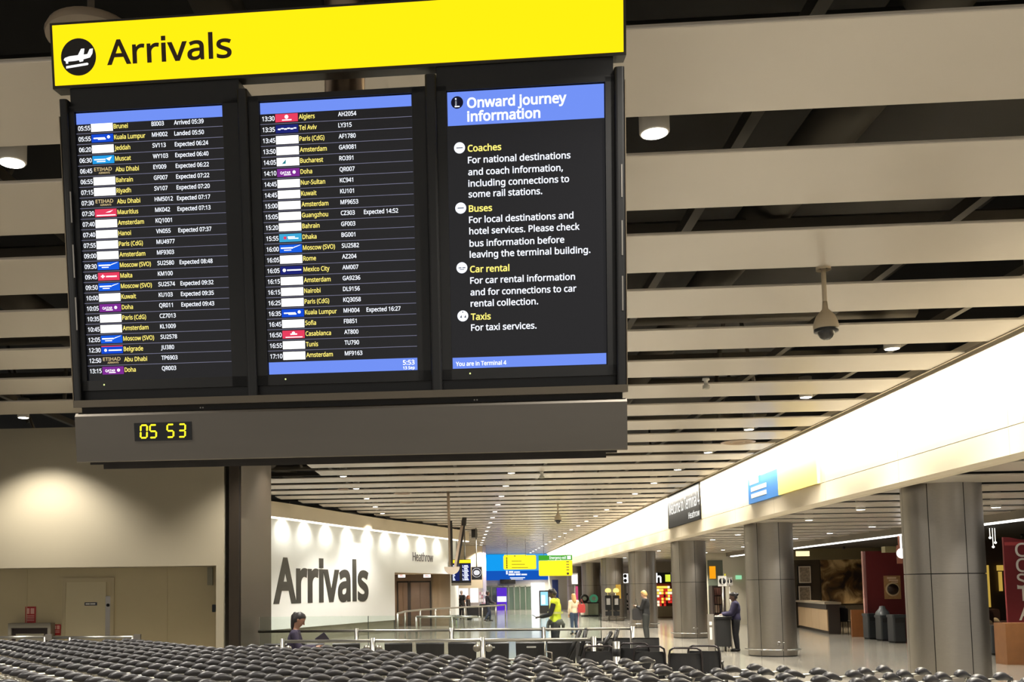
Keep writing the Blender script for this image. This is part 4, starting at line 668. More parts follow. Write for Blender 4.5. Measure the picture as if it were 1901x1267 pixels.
# ---------------------------------------------------------------- CCTV domes
def cctv(u_top, u_ball, v_ball, Y, lab, s=1.0):
    p = PYd(u_ball, v_ball, Y)
    e = empty('dome_camera', (p.x, p.y, p.z), lab, 'security camera')
    MB().tube([(0,0,0.10*s),(0,0,CEIL-p.z+0.03)], 0.022*s, 10).lathe([(0.07*s,0),(0.07*s,0.03)],(0,0,CEIL-p.z-0.02),12).build('pole', mat('camera_cream',(196,182,158),0.45), e)
    MB().lathe([(0.112*s,-0.07*s),(0.118*s,-0.045*s),(0.108*s,0.0),(0.085*s,0.06*s),(0.05*s,0.10*s),(0.028*s,0.125*s),(0.022*s,0.2*s),(0,0.2*s)], n=24).build('housing', mat('camera_cream',(196,182,158),0.45), e)
    MB().lathe([(0.112*s,-0.072*s),(0.112*s,-0.098*s),(0.08*s,-0.1*s),(0,-0.1*s)], n=24).build('shroud', BLACK, e)
    MB().lathe([(0.078*s,-0.1*s),(0.075*s,-0.125*s),(0.058*s,-0.155*s),(0.03*s,-0.174*s),(0,-0.178*s)], n=20).build('dome', mat('dome_grey',(70,68,66),0.08), e)
cctv(1528, 1533, 598, 9.75, 'white dome security camera hanging from the slats beside the bulkhead')
cctv(1036, 1036, 962, 36.2, 'small dome security camera hanging over the far middle of the hall', 1.15)
# rings and a sprinkler in the gaps
nring = 0
for (u, v, r, lab) in ((1370, 822, 0.36, 'round vent ring in the ceiling gap beside the bulkhead'), (748, 918, 0.3, 'round vent ring over the arrivals wall, nearer one'), (757, 934, 0.3, 'round vent ring over the arrivals wall, farther one'), (637, 909, 0.2, 'small vent ring in the ceiling above the letter l')):
    p = PZ(u, v, CEIL - 0.01); k = round((p.y - 6.71)/1.65); y = 6.71 + 1.65*k
    o = MB().lathe([(r,0.0),(r*0.9,-0.012),(r*0.8,0.0),(r*0.75,0.05),(r*0.45,0.05),(r*0.42,0.0),(r*0.32,-0.005),(r*0.3,0.05),(0,0.05)], (0,0,0), 28).build('ceiling_vent', mat('vent_greige',(168,148,130),0.45), loc=(p.x, y, CEIL-0.01)); tag(o, lab, 'vent')
p = PZ(1314, 703, CEIL); o = MB().lathe([(0.05,0.0),(0.05,0.05),(0.03,0.06),(0.03,0.12),(0.055,0.13),(0.05,0.16),(0,0.16)], (0,0,-0.13), 16).build('ceiling_sensor', WHITE, loc=(p.x, 6.71+1.65*round((p.y-6.71)/1.65), CEIL)); tag(o, 'small white sensor hanging in the ceiling gap right of the flight board', 'sensor')
p = PZ(1004, 881, CEIL); o = MB().lathe([(0.07,0.0),(0.07,0.05),(0.04,0.06),(0.04,0.16),(0.07,0.17),(0,0.18)], (0,0,-0.15), 16).build('ceiling_sensor', WHITE, loc=(p.x, 6.71+1.65*round((p.y-6.71)/1.65), CEIL)); tag(o, 'small white sensor in the ceiling gap below the flight board', 'sensor')
# dished ceiling speaker behind the sign
p = PYd(168, 66, 4.95)
o = MB().lathe([(0.23,-0.02),(0.235,0.0),(0.22,0.03),(0.15,0.06),(0.06,0.07),(0,0.07)], (0,0,0), 32).lathe([(0.23,-0.02),(0.19,-0.03),(0.12,-0.01),(0,-0.01)], (0,0,0), 32).tube([(0,0,0.06),(0,0,1.4)],0.02).build('ceiling_speaker', mat('speaker_grey',(140,126,110),0.5), loc=(p.x,p.y,p.z)); tag(o, 'round grey ceiling speaker above the corner of the yellow sign', 'speaker')
# ================================================================ columns
CX = 7.95; CR = 0.61
def column(yc, lab, n, top=LOWC+0.02, phones=False):
    e = empty('column', (CX, yc, 0), lab, 'column', 'steel clad columns'); e['kind'] = 'structure'
    r = CR; gap = 1.2; npan = 7
    base = -133.0
    for lvl, (z0, z1) in enumerate(((0.02, 1.985),(2.0, top))):
        mb = MB()
        for i in range(npan):
            a0 = base + i*360/npan + gap/2; a1 = base + (i+1)*360/npan - gap/2
            mb.lathe([(r,z0),(r,z1)], n=10, a0=a0, a1=a1); mb.lathe([(r-0.02,z0),(r,z0)], n=10, a0=a0, a1=a1); mb.lathe([(r,z1),(r-0.02,z1)], n=10, a0=a0, a1=a1)
        mb.build('cladding_panel', STEEL, e)
    MB().lathe([(r-0.02,0),(r-0.02,top)], n=36).build('core', DARK, e)
    # bumper rail near the floor, with a gap
    mb = MB(); pts = []
    for a0, a1 in ((-200,-84),(-74,20)):
        pts = [((r+0.07)*math.cos(math.radians(a)), (r+0.07)*math.sin(math.radians(a)), 0.17) for a in [a0+(a1-a0)*k/14 for k in range(15)]]
        mb.tube(pts, 0.022, 8)
    mb.build('bumper_rail', RAIL, e)
    mb = MB()
    for a, s_ in ((-92,0.05),(-80,0.035)):
        c = ((r+0.001)*math.cos(math.radians(a)), (r+0.001)*math.sin(math.radians(a)), 0.34)
        mb.lathe([(s_*0.6,-0.006),(s_,-0.006),(s_,0.0)], c, 16, axis='y')
    mb.build('socket_covers', RAIL, e)
    return e
cl = ['big steel clad column in front of the red cafe banner','steel column between the info desk and the cafe pictures','steel column between the shop and the info desk','steel column behind the woman in the black jumper','steel column with two payphones on it','steel column behind the two recycling bins','farthest steel column, half hidden by the green and yellow sign']
for i, lab in enumerate(cl):
    column(17.44 + 9.79*i, lab, i)
# ================================================================ bulkhead signs
def bulk_sign(u0, u1, vb0, vt0, name, lab):
    a = PXd(u0, vb0, BX); b_ = PXd(u1, vb0, BX)
    c = PXd(u0, vt0, BX)
    return a.y, b_.y, a.z, c.z
# dark welcome sign
ya, yb, z0, z1 = bulk_sign(1243.5, 1303, 982, 922, '', '')
yn, yf = min(ya,yb), max(ya,yb)
e = empty('welcome_sign', (BX, yf, z0), 'dark grey welcome sign with white lettering on the bulkhead', 'sign')
Lw, Hh = yf-yn, z1-z0
MB().box((-0.05,-Lw,0),(0,0,Hh)).build('sign_panel', mat('sign_graphite',(18,17,16),0.85,spec=0.1), e)
mb = MB().text('Welcome to Terminal 4', 1.0, lambda a,b_,h: (-0.053, -0.2-a*(Lw-0.45)/9.9, Hh*0.40+b_*Hh*0.5), 0.02)
mb.text('Heathrow', 0.28, lambda a,b_,h: (-0.053, -Lw+1.5-a*1.2, Hh*0.1+b_*1.0), 0.01); mb.build('lettering', emat('letter_glow',(255,252,244),1.3), e)
# blue and yellow sign
ya, yb, z0, z1 = bulk_sign(1394.5, 1525, 937, 868, '', '')
yn, yf = min(ya,yb), max(ya,yb)
ym = PXd(1450, 920, BX).y; zt2 = PXd(1525, 840, BX).z
e = empty('directions_sign', (BX, yf, z0), 'blue and yellow directions sign washed out by light on the bulkhead', 'sign')
MB().box((-0.06,ym-yf,0),(0,0,zt2-z0)).build('blue_panel', mat('sign_blue',(36,124,208),0.4), e)
MB().box((-0.06,yn-yf,0),(0,ym-yf-0.005,zt2-z0)).build('yellow_panel', mat('sign_yellow_b',(255,232,140),0.4), e)
MB().box((-0.062,-1.5,0.12),(-0.06,-0.25,0.22)).box((-0.062,-1.5,0.28),(-0.06,-0.25,0.38)).box((-0.062,-0.9,0.45),(-0.06,-0.15,0.95)).build('white_marks', WHITE, e)
# ================================================================ hanging signs far down the hall
YEL = emat('sign_yellow',(255,226,40),1.15); BLK = mat('sign_ink',(40,32,10),0.5)
Y1 = 62.0
def hang(e, x0, x1, z, zc):
    MB().tube([(x0,0,z),(x0,0,zc)],0.012,6).tube([(x1,0,z),(x1,0,zc)],0.012,6).build('suspension_rods', mat('rod_grey',(96,88,74),0.5), e)
a = PYd(935, 1058, Y1); b_ = PYd(995, 1030, Y1)
e = empty('hanging_sign', (a.x, Y1, a.z), 'yellow hanging directions sign in front of the blue wall', 'sign'); w, h = b_.x-a.x, b_.z-a.z
MB().rbox((0,0,0),(w,0.2,h*0.96),0.08,'y').box((0.05,0,h*0.8),(w*0.7,0.2,h)).build('sign_face', YEL, e)
hang(e, w*0.12, w*0.68, h*0.9, CEIL-a.z)
mb = MB()
for i in range(6): mb.disc((w*0.10,-0.01,h*(0.12+0.13*i)), h*0.05, 12, 'y')
for i, (s0, s1) in enumerate(((0.06,0.30),(0.36,0.4),(0.62,0.66))): mb.box((w*0.25,-0.012,h*(0.10+0.22*i)),(w*(0.75-0.1*i),-0.002,h*(0.13+0.22*i)))
mb.box((w*0.33,-0.012,h*0.88),(w*0.37,-0.002,h*0.94)); mb.build('sign_marks', BLK, e)
Y2 = 56.0
a = PYd(1001, 1070, Y2); b_ = PYd(1062, 1031, Y2)
e = empty('hanging_sign', (a.x, Y2, a.z), 'hanging sign with green exit band over a yellow panel', 'sign'); w, h = b_.x-a.x, b_.z-a.z
MB().rbox((0,0,0),(w,0.2,h*0.745),0.06,'y').build('yellow_face', YEL, e)
MB().box((0,0,h*0.76),(w,0.2,h)).build('green_face', emat('sign_green',(70,170,50),0.9), e)
te = text_data('Emergency exit', h*0.2, 0.03)[2]; MB().text('Emergency exit', h*0.2, lambda a_,b2,h_: (w*0.32+a_*w*0.5/te,-0.006,h*0.81+b2), 0.03).box((w*0.85,-0.006,h*0.80),(w*0.96,-0.004,h*0.96)).build('lettering', emat('letter_white',(255,255,250),1.1), e)
mb = MB().disc((w*0.86,-0.01,h*0.1),h*0.06,12,'y')
for i in range(4): mb.box((w*0.82,-0.01,h*(0.26+0.13*i)),(w*0.9,-0.002,h*(0.3+0.13*i)))
mb.build('sign_marks', BLK, e); hang(e, w*0.15, w*0.8, h, CEIL-a.z)
# distant flight board + round pictogram sign
Y3 = 50.0
a = PYd(838, 1088, Y3); b_ = PYd(874, 1039, Y3)
e = empty('flight_board', (a.x, Y3, a.z), 'small distant flight board with a yellow header beyond the arrivals wall', 'flight board'); w, h = b_.x-a.x, b_.z-a.z
MB().box((0,0,h*0.1),(w,0.3,h)).build('case', BLACK, e)
MB().box((0,-0.05,0),(w,0.32,h*0.1)).build('steel_base', STEEL, e)
MB().box((0,-0.02,h*0.86),(w,0,h*0.98)).build('header', YEL, e)
mb = MB().box((w*0.06,-0.012,h*0.18),(w*0.42,0,h*0.82)).box((w*0.55,-0.012,h*0.18),(w*0.97,0,h*0.82)); mb.build('screens', emat('far_screen',(34,44,110),0.7), e)
mb = MB()
for i in range(11):
    for x0, x1 in ((0.08,0.2),(0.57,0.63),(0.65,0.88)): mb.box((w*x0,-0.02,h*(0.2+0.054*i)),(w*(x1-0.03*(i%3)),-0.012,h*(0.235+0.054*i)))
mb.build('screen_text', emat('far_text',(225,232,255),1.3), e)
MB().tube([(w*0.3,0.15,h),(w*0.3,0.15,CEIL-a.z)],0.04).tube([(w*0.7,0.15,h),(w*0.7,0.15,CEIL-a.z)],0.04).build('hanger', GREYP, e)
a = PYd(875.5, 1077, Y3); b_ = PYd(894.5, 1053, Y3)
e = empty('pictogram_sign', (a.x, Y3, a.z), 'square black sign with a white circled pictogram next to the distant board', 'sign'); w, h = b_.x-a.x, b_.z-a.z
MB().box((0,0,0),(w,0.2,h)).build('sign_box', mat('sign_navy',(26,26,36),0.4), e)
mb = MB().lathe([(h*0.33,-0.01),(h*0.36,-0.01)], (w*0.5,0,h*0.55), 24, axis='y').ball((w*0.5,-0.01,h*0.55),(h*0.24,0.01,h*0.2)).box((w*0.3,-0.015,h*0.36),(w*0.55,-0.005,h*0.5))
mb.build('pictogram', emat('pict_white',(235,235,240),0.9), e)
MB().tube([(w*0.5,0.1,h),(w*0.5,0.1,CEIL-a.z)],0.03).build('hanger', GREYP, e)
# V-shaped suspended bracket seen end-on
Yv = 31.3
top = PYd(832, 914, Yv); bot = PYd(836, 1056, Yv); e = empty('hanging_bracket', (bot.x, Yv, bot.z), 'brown suspended pole and slanted strut ending in a half-round foot', 'bracket')
br = mat('bracket_bronze',(196,176,156),0.5,0.0); bd = mat('bracket_dark',(36,30,26),0.5)
sc_ = Yv/1850.0
MB().tube([(0.0,0,0.1),(top.x-bot.x,0,CEIL-bot.z+0.02)], 0.045, 10).build('pole', br, e)
MB().box((0.02,-0.06,0.06),(0.085,0.03,1.5)).build('cable_channel', bd, e)
q = PYd(857, 965, Yv)-bot; r_ = PYd(842, 1056, Yv)-bot
mb = MB(); d = Vector((q.x-r_.x,0,q.z-r_.z)); n_ = Vector((d.z,0,-d.x)).normalized()*0.065
mb.prism([(r_.x,r_.z),(r_.x+n_.x*2,r_.z+n_.z*2),(q.x+n_.x*2,q.z+n_.z*2),(q.x,q.z)], -0.06, 0.06, 'y'); mb.build('strut', br, e)
mb = MB(); mb.prism([(r_.x+n_.x*1.3,r_.z+n_.z*1.3),(r_.x+n_.x*2.2,r_.z+n_.z*2.2),(q.x+n_.x*2.2,q.z+n_.z*2.2),(q.x+n_.x*1.3,q.z+n_.z*1.3)], -0.07, 0.07, 'y')
mb.prism([(q.x-0.01,q.z-0.2),(q.x+n_.x*2+0.01,q.z-0.2),(q.x+n_.x*2+0.03,q.z+0.06),(q.x+0.02,q.z+0.06)], -0.075, 0.075, 'y'); mb.build('strut_edge', bd, e)
poly = [(0.05+0.24*math.cos(math.radians(t)), 0.05+0.24*math.sin(math.radians(t))) for t in range(180, 361, 12)]
MB().prism(poly, -0.1, 0.1, 'y').build('foot', mat('foot_cream',(214,200,184),0.45), e)
# ================================================================ the big flight board
RX, RZ = 0.1561, -0.01515
board = bpy.data.objects.new('flight_board', None); COL.objects.link(board)
tag(board, 'large hanging arrivals board with a yellow header and three upright screens', 'flight board')
board.matrix_world = Matrix.Translation(Vector((-0.9044, 4.4720, EYE.z + 0.9979))) @ Matrix.Rotation(RZ, 4, 'Z') @ Matrix.Rotation(RX, 4, 'X')
CASE = mat('case_black',(10,10,11),0.42); CASE2 = mat('bezel_black',(7,7,8),0.45)
W1, H1 = 0.685, 0.685*16/9
# yellow lit header
hd = MB().box((-0.964,0.0,1.333),(1.627,0.09,1.626)).build('header_box', mat('header_frame',(26,22,14),0.4), board)
ym = bpy.data.materials.new('header_yellow'); ym.use_nodes = True
nt = ym.node_tree; nt.nodes.clear()
eo = nt.nodes.new('ShaderNodeEmission'); oo = nt.nodes.new('ShaderNodeOutputMaterial'); eo.inputs[0].default_value = lin((255,220,16)); eo.inputs[1].default_value = 1.08
nt.links.new(eo.outputs[0], oo.inputs[0])
MB().box((-0.951,-0.004,1.347),(1.615,0.0,1.614)).build('header_face', ym, board)
INK = mat('header_ink',(52,34,8),0.5)
# cap height of the face fitted to photo: 'A' spans z 1.428 -> 1.533
S_ = 0.105/0.70
V_, f_, w_ = text_data('Arrivals', S_, 0.035)
xs = (0.700-0.120)/w_
MB().text('Arrivals', S_, lambda a,b_,h: (-0.700+a*xs, -0.0055, 1.4255+b_), 0.035).build('header_lettering', INK, board)
ic = MB().disc((-0.833,-0.0055,1.467),0.083,40,'y').build('pictogram_disc', mat('pict_black',(24,20,18),0.5), board)
pw = emat('pictogram_white',(255,255,255),1.1)
mb = MB()
def icon(poly): mb.prism([(-0.833+x*0.083, 1.467+z*0.083) for x,z in poly], -0.0075, -0.006, 'y')
icon([(-0.84,-0.13),(-0.78,-0.02),(-0.5,0.06),(-0.02,0.09),(0.18,0.42),(0.36,0.42),(0.3,0.1),(0.52,0.12),(0.66,0.38),(0.84,0.40),(0.80,0.14),(0.66,-0.06),(0.3,-0.14),(-0.2,-0.2),(-0.7,-0.22)])
icon([(0.02,-0.14),(0.28,-0.1),(0.26,-0.24),(0.06,-0.27)]); icon([(-0.72,-0.22),(-0.6,-0.2),(-0.6,-0.32),(-0.72,-0.32)])
icon([(-0.72,-0.58),(0.5,-0.46),(0.56,-0.4),(0.5,-0.34),(-0.72,-0.46)]); mb.build('plane_pictogram', pw, board)
# enclosure: three screen modules between upright posts
for x0, x1, zt in ((-0.925,-0.888,1.275),(-0.098,-0.052,1.275),(0.748,0.798,1.29),(1.572,1.615,1.275)):
    MB().rbox((x0,-0.035,-0.095),(x1,0.20,zt),0.012,'z').build('upright_post', CASE, board)
mods = ((-0.888,-0.098,1.335,-0.86),(-0.052,0.748,1.250,0.0),(0.798,1.572,1.335,0.845))
scr = []
for i, (x0, x1, zt, sx) in enumerate(mods):
    md = MB().box((x0,0.012,-0.095),(x1,0.2,zt)).build('screen_module', CASE, board)
    mb = MB()
    for a, b_ in (((x0+0.0,-0.012,-0.05),(sx-0.004,0.012,1.243)), ((sx+W1+0.004,-0.012,-0.05),(x1,0.012,1.243)), ((x0,-0.012,H1+0.004),(x1,0.012,1.247)), ((x0,-0.012,-0.05),(x1,0.012,-0.004))): mb.box(a, b_)
    mb.build('bezel', CASE2, md)
    s = MB().box((sx-0.004,0.002,-0.004),(sx+W1+0.004,0.012,H1+0.004)).build('screen', mat('lcd_black',(8,8,10),0.16,emit=0.35,ergb=(16,17,26)), board)
    scr.append(s)
    mb = MB().disc((sx+0.078,-0.0125,-0.024),0.004,8,'y'); mb.build('power_light', emat('led_pale',(220,235,150),1.2), md)
for x in (-0.893, 1.596):
    for z0, z1 in ((0.72,0.86),(0.47,0.62),(0.23,0.38)): MB().box((x,-0.037,z0),(x+0.006,-0.034,z1)).build('slit_glint', mat('glint_grey',(150,145,138),0.35,0.8), board)  # light grey bars painted in for the bright reflections in the edge slits
for x0, x1, z1 in ((-0.929,-0.9255,1.20),(1.6155,1.619,1.22)): MB().box((x0,-0.03,-0.095),(x1,0.2,z1)).build('edge_trim', mat('edge_alu',(128,116,98),0.35,0.8), board)
MB().box((-0.922,-0.045,-0.128),(1.618,0.2,-0.095)).build('ledge', mat('ledge_alu',(104,96,84),0.38,0.85), board)
MB().box((-0.90,0.0,-0.155),(1.60,0.2,-0.128)).build('shadow_gap', mat('gap_brown',(40,36,32),0.6), board)
LBX = mat('clock_box_steel',(108,103,96),0.36,0.9,var=0.06,scale=14,stretch=(0.15,1,1))
mb = MB(); prof = [(-0.03,-0.155),(-0.045,-0.170),(-0.045,-0.380),(-0.040,-0.385),(0.20,-0.385),(0.20,-0.155)]
mb.prism(prof, -0.918, 1.614, 'x'); lb_ = mb.build('clock_box', LBX, board)
MB().box((-0.80,-0.02,-0.418),(1.523,0.19,-0.385)).box((-0.86,-0.03,-0.396),(1.57,0.19,-0.385)).build('bottom_tray', mat('tray_dark',(46,42,38),0.5,0.6,var=0.4,scale=9), board)
ck = MB().box((-0.634,-0.049,-0.291),(-0.362,-0.043,-0.207)).build('clock_window', mat('clock_black',(10,10,9),0.2), lb_)
mb = MB()
SEG = {'0':'abcdef','5':'afgcd','3':'abgcd'}
def seg7(x, z, w, h, t, ch, sl=0.06):
    q = {'a':((0,h),(w,h)),'d':((0,0),(w,0)),'g':((0,h/2),(w,h/2)),'f':((0,h/2),(0,h)),'b':((w,h/2),(w,h)),'e':((0,0),(0,h/2)),'c':((w,0),(w,h/2))}
    for s_ in SEG[ch]:
        (ax,az),(bx,bz) = q[s_]; d = Vector((bx-ax,bz-az)).normalized(); n = Vector((-d.y,d.x))*t*0.5; g = d*t*0.35
        A = Vector((ax,az))+g*0.6; B = Vector((bx,bz))-g*0.6
        poly = [A-d*0, A+g+n, B-g+n, B, B-g-n, A+g-n]
        mb.prism([(x+p.x+p.y*sl, z+p.y) for p in poly], -0.0505, -0.0495, 'y')
for ch, x in (('0',-0.605),('5',-0.561),('5',-0.479),('3',-0.424)): seg7(x, -0.276, 0.030, 0.058, 0.0075, ch)
mb.build('clock_digits', emat('digit_yellow',(255,238,40),1.5), ck)
mb = MB()
for x in (-0.33, 0.94):
    for k in (0,0.012): mb.disc((x+k,-0.001,-0.143),0.0035,8,'y')
mb.build('screw', STEEL, lb_)
# screen contents -------------------------------------------------
TXW = emat('screen_white',(240,244,255),1.15); TXY = emat('screen_yellow',(250,232,120),1.1); HDR = emat('screen_blue',(108,138,232),1.0)
LOGOW = emat('logo_white',(255,255,255),1.5); RULE = emat('screen_rule',(150,150,180),0.8)
yT = -0.0005; yB = 0.0005
def T(mb, txt, x, z, cap, bold=0.012, align='LEFT', xs=1.0):
    mb.text(txt, cap/0.70, lambda a,b_,h: (x+a*xs, yT, z+b_), bold, align)
def rect(mb, x0, z0, x1, z1, y=yB): mb.quad((x0,y,z0),(x1,y,z0),(x1,y,z1),(x0,y,z1))
def logo(mbs, kind, x0, z0, x1, z1):
    w, h = x1-x0, z1-z0; y2 = yT-0.0004
    R_ = lambda key, a,b_,c,d, y=y2: rect(mbs[key], x0+w*a, z0+h*b_, x0+w*c, z0+h*d, y)
    if kind == 'blank': rect(mbs['LW'], x0, z0, x1, z1)
    elif kind == 'E':   # gold wordmark on black
        mbs['gold'].text('ETIHAD', h*0.62, lambda a,b_,hh: (x0+w*0.06+a*1.12, y2, z0+h*0.42+b_), 0.01); mbs['gold'].text('AIRWAYS', h*0.32, lambda a,b_,hh: (x0+w*0.26+a*1.1, y2, z0+h*0.06+b_), 0.01)
    elif kind == 'Q':
        rect(mbs['purple'], x0, z0, x1, z1); mbs['W'].text('QATAR', h*0.42, lambda a,b_,hh: (x0+w*0.14+a, y2, z0+h*0.34+b_), 0.02)
        mbs['W'].disc((x0+w*0.76,y2,z0+h*0.52),h*0.2,10,'y'); R_('W',0.3,0.18,0.62,0.27)
    elif kind == 'M':
        rect(mbs['blue'], x0, z0, x1, z1); R_('W',0.1,0.42,0.62,0.58); R_('W',0.3,0.3,0.66,0.44); mbs['W'].disc((x0+w*0.79,y2,z0+h*0.6),h*0.2,10,'y')
    elif kind == 'A':
        rect(mbs['sky'], x0, z0, x1, z1); R_('W',0.06,0.5,0.6,0.66); R_('W',0.2,0.26,0.52,0.36)
        mbs['W'].add([(x0+w*0.55,y2,z0+h*0.5),(x0+w*0.92,y2,z0+h*0.86),(x0+w*0.95,y2,z0+h*0.92),(x0+w*0.66,y2,z0+h*0.7)],[(0,1,2,3)])
    elif kind == 'O':
        rect(mbs['cyan'], x0, z0, x1, z1); R_('W',0.08,0.44,0.6,0.58); R_('W',0.2,0.2,0.6,0.32)
        mbs['W'].add([(x0+w*0.62,y2,z0+h*0.6),(x0+w*0.9,y2,z0+h*0.82),(x0+w*0.78,y2,z0+h*0.3)],[(0,1,2)])
    elif kind == 'MK':
        rect(mbs['red'], x0, z0, x1, z1); R_('W',0.08,0.14,0.95,0.26); mbs['W'].add([(x0+w*0.5,y2,z0+h*0.55),(x0+w*0.85,y2,z0+h*0.82),(x0+w*0.7,y2,z0+h*0.55)],[(0,1,2)])
    elif kind == 'KM':
        rect(mbs['red'], x0, z0, x1, z1); R_('W',0.2,0.3,0.26,0.72); R_('W',0.14,0.44,0.32,0.58); R_('W',0.38,0.4,0.88,0.56)
    elif kind == 'JU':
        rect(mbs['blue'], x0, z0, x1, z1); rect(mbs['red'], x0, z1-h*0.12, x1, z1, yT); R_('W',0.34,0.34,0.95,0.5); mbs['W'].disc((x0+w*0.2,y2,z0+h*0.44),h*0.2,6,'y')
    elif kind == 'AH':
        rect(mbs['red'], x0, z0, x1, z1); mbs['W'].disc((x0+w*0.5,y2,z0+h*0.6),h*0.24,12,'y'); R_('W',0.3,0.16,0.72,0.28)
    elif kind == 'LY':
        rect(mbs['navy'], x0, z0, x1, z1); [R_('W',0.1+0.14*i,0.38+0.08*(i%2),0.22+0.14*i,0.54+0.06*(i%2)) for i in range(6)]
    elif kind == 'RO':
        rect(mbs['LW'], x0, z0, x1, z1); mbs['teal'].add([(x0+w*0.22,y2,z0+h*0.22),(x0+w*0.42,y2,z0+h*0.8),(x0+w*0.4,y2,z0+h*0.24)],[(0,1,2)])
    elif kind == 'BG':
        rect(mbs['cyan2'], x0, z0, x1, z1); mbs['red'].disc((x0+w*0.26,y2,z0+h*0.5),h*0.2,10,'y'); R_('W',0.38,0.52,0.7,0.66); R_('W',0.4,0.34,0.86,0.46)
    elif kind == 'AM':
        rect(mbs['navy'], x0, z0, x1, z1); mbs['W'].disc((x0+w*0.18,y2,z0+h*0.5),h*0.22,8,'y'); R_('W',0.3,0.42,0.94,0.58)
    elif kind == 'AT':
        rect(mbs['red'], x0, z0, x1, z1); mbs['W'].disc((x0+w*0.5,y2,z0+h*0.66),h*0.2,10,'y'); R_('W',0.36,0.44,0.66,0.6); R_('W',0.14,0.1,0.9,0.2)
LK = {'W':LOGOW,'LW':LOGOW,'gold':emat('logo_gold',(232,206,150),1.0),'purple':emat('logo_purple',(120,44,140),1.0),'blue':emat('logo_blue',(20,70,200),1.0),'sky':emat('logo_sky',(24,88,214),1.0),'cyan':emat('logo_cyan',(36,150,220),1.0),'cyan2':emat('logo_cyan2',(60,160,205),1.0),'red':emat('logo_red',(220,60,90),1.0),'navy':emat('logo_navy',(30,36,110),1.0),'teal':emat('logo_teal',(40,120,130),1.0)}
R1 = '''05:55|blank|Brunei|BI003|Arrived 05:39
05:55|M|Kuala Lumpur|MH002|Landed 05:50
06:20|blank|Jeddah|SV113|Expected 06:24
06:30|O|Muscat|WY103|Expected 06:40
06:45|E|Abu Dhabi|EY009|Expected 06:22
06:55|blank|Bahrain|GF007|Expected 07:22
07:15|blank|Riyadh|SV107|Expected 07:20
07:30|E|Abu Dhabi|HM5012|Expected 07:17
07:30|MK|Mauritius|MK042|Expected 07:13
07:40|blank|Amsterdam|KQ1001|
07:40|blank|Hanoi|VN055|Expected 07:37
07:55|blank|Paris (CdG)|MU4977|
09:00|blank|Amsterdam|MF9303|
09:30|A|Moscow (SVO)|SU2580|Expected 08:48
09:45|KM|Malta|KM100|
09:50|A|Moscow (SVO)|SU2574|Expected 09:32
10:00|blank|Kuwait|KU103|Expected 09:35
10:05|Q|Doha|QR011|Expected 09:43
10:35|blank|Paris (CdG)|CZ7013|
10:45|blank|Amsterdam|KL1009|
12:05|A|Moscow (SVO)|SU2578|
12:30|JU|Belgrade|JU380|
12:50|E|Abu Dhabi|TP6903|
13:15|Q|Doha|QR003|'''
R2 = '''13:30|AH|Algiers|AH2054|
13:35|LY|Tel Aviv|LY315|
13:45|blank|Paris (CdG)|AF1780|
13:50|blank|Amsterdam|GA9081|
14:05|RO|Bucharest|RO391|
14:10|Q|Doha|QR007|
14:45|blank|Nur-Sultan|KC941|
14:45|blank|Kuwait|KU101|
15:00|blank|Amsterdam|MF9653|
15:05|blank|Guangzhou|CZ303|Expected 14:52
15:20|blank|Bahrain|GF003|
15:55|BG|Dhaka|BG001|
16:00|A|Moscow (SVO)|SU2582|
16:05|blank|Rome|AZ204|
16:05|AM|Mexico City|AM007|
16:15|blank|Amsterdam|GA9236|
16:15|blank|Nairobi|DL9156|
16:25|blank|Paris (CdG)|KQ3058|
16:35|M|Kuala Lumpur|MH004|Expected 16:27
16:45|blank|Sofia|FB851|
16:50|AT|Casablanca|AT800|
16:55|blank|Tunis|TU790|
17:10|blank|Amsterdam|MF9163|'''
def listing(s, sx, rows, z0, pitch, bar):
    rect_ = MB(); rect(rect_, sx, 1.168, sx+W1, H1)
    rect_.build('header_bar', HDR, s)
    if bar: fb = MB(); rect(fb, sx, 0.0, sx+W1, 0.055); fb.build('footer_bar', HDR, s)
    for i, row in enumerate(rows.split('\n')):
        t, lg, dest, code, st = row.split('|'); z = z0 - i*pitch
        for nm, m_, txt, x, dz, cap, al, xs_ in (('time_text',TXW,t,sx+0.0645,0.0075,0.0195,'RIGHT',xsT),('flight_number',TXW,code,sx+0.354,0.004,0.0185,'LEFT',xsC),('status_text',TXW,st,sx+0.459,0.004,0.0185,'LEFT',xsS),('destination_text',TXY,dest,sx+0.1755,0.006,0.0195,'LEFT',xsD)):
            if txt: mt = MB(); T(mt, txt, x, z-dz, cap, 0.03, al, xs_); mt.build(nm, m_, s)
        mbs = {k: MB() for k in LK}; logo(mbs, lg, sx+0.068, z-0.0155, sx+0.171, z+0.0205)
        one = MB()
        for j, k in enumerate(LK): one.mi(j).add(mbs[k].v, mbs[k].f)
        one.build('airline_logo', [LK[k] for k in LK], s)
        if i < len(rows.split('\n'))-1: mr = MB(); rect(mr, sx-0.002, z-0.0225, sx+W1, z-0.0208); mr.build('row_line', RULE, s)
def fit(t, w, cap): return w/text_data(t, cap/0.70, 0.03)[2]
xsT, xsC, xsS, xsD = fit('05:55',0.0575,0.0195), fit('MH002',0.073,0.0185), fit('Expected 06:24',0.156,0.0185), fit('Kuala Lumpur',0.147,0.0195)
listing(scr[0], -0.86, R1, 1.148, 0.0482, False)
listing(scr[1], 0.0, R2, 1.145, 0.0484, True)
mb = MB(); T(mb, '5:53', 0.672, 0.0255, 0.020, 0.02, 'RIGHT'); mb.build('clock_text', LOGOW, scr[1]); mb = MB(); T(mb, '13 Sep', 0.672, 0.005, 0.0125, 0.02, 'RIGHT'); mb.build('date_text', LOGOW, scr[1])
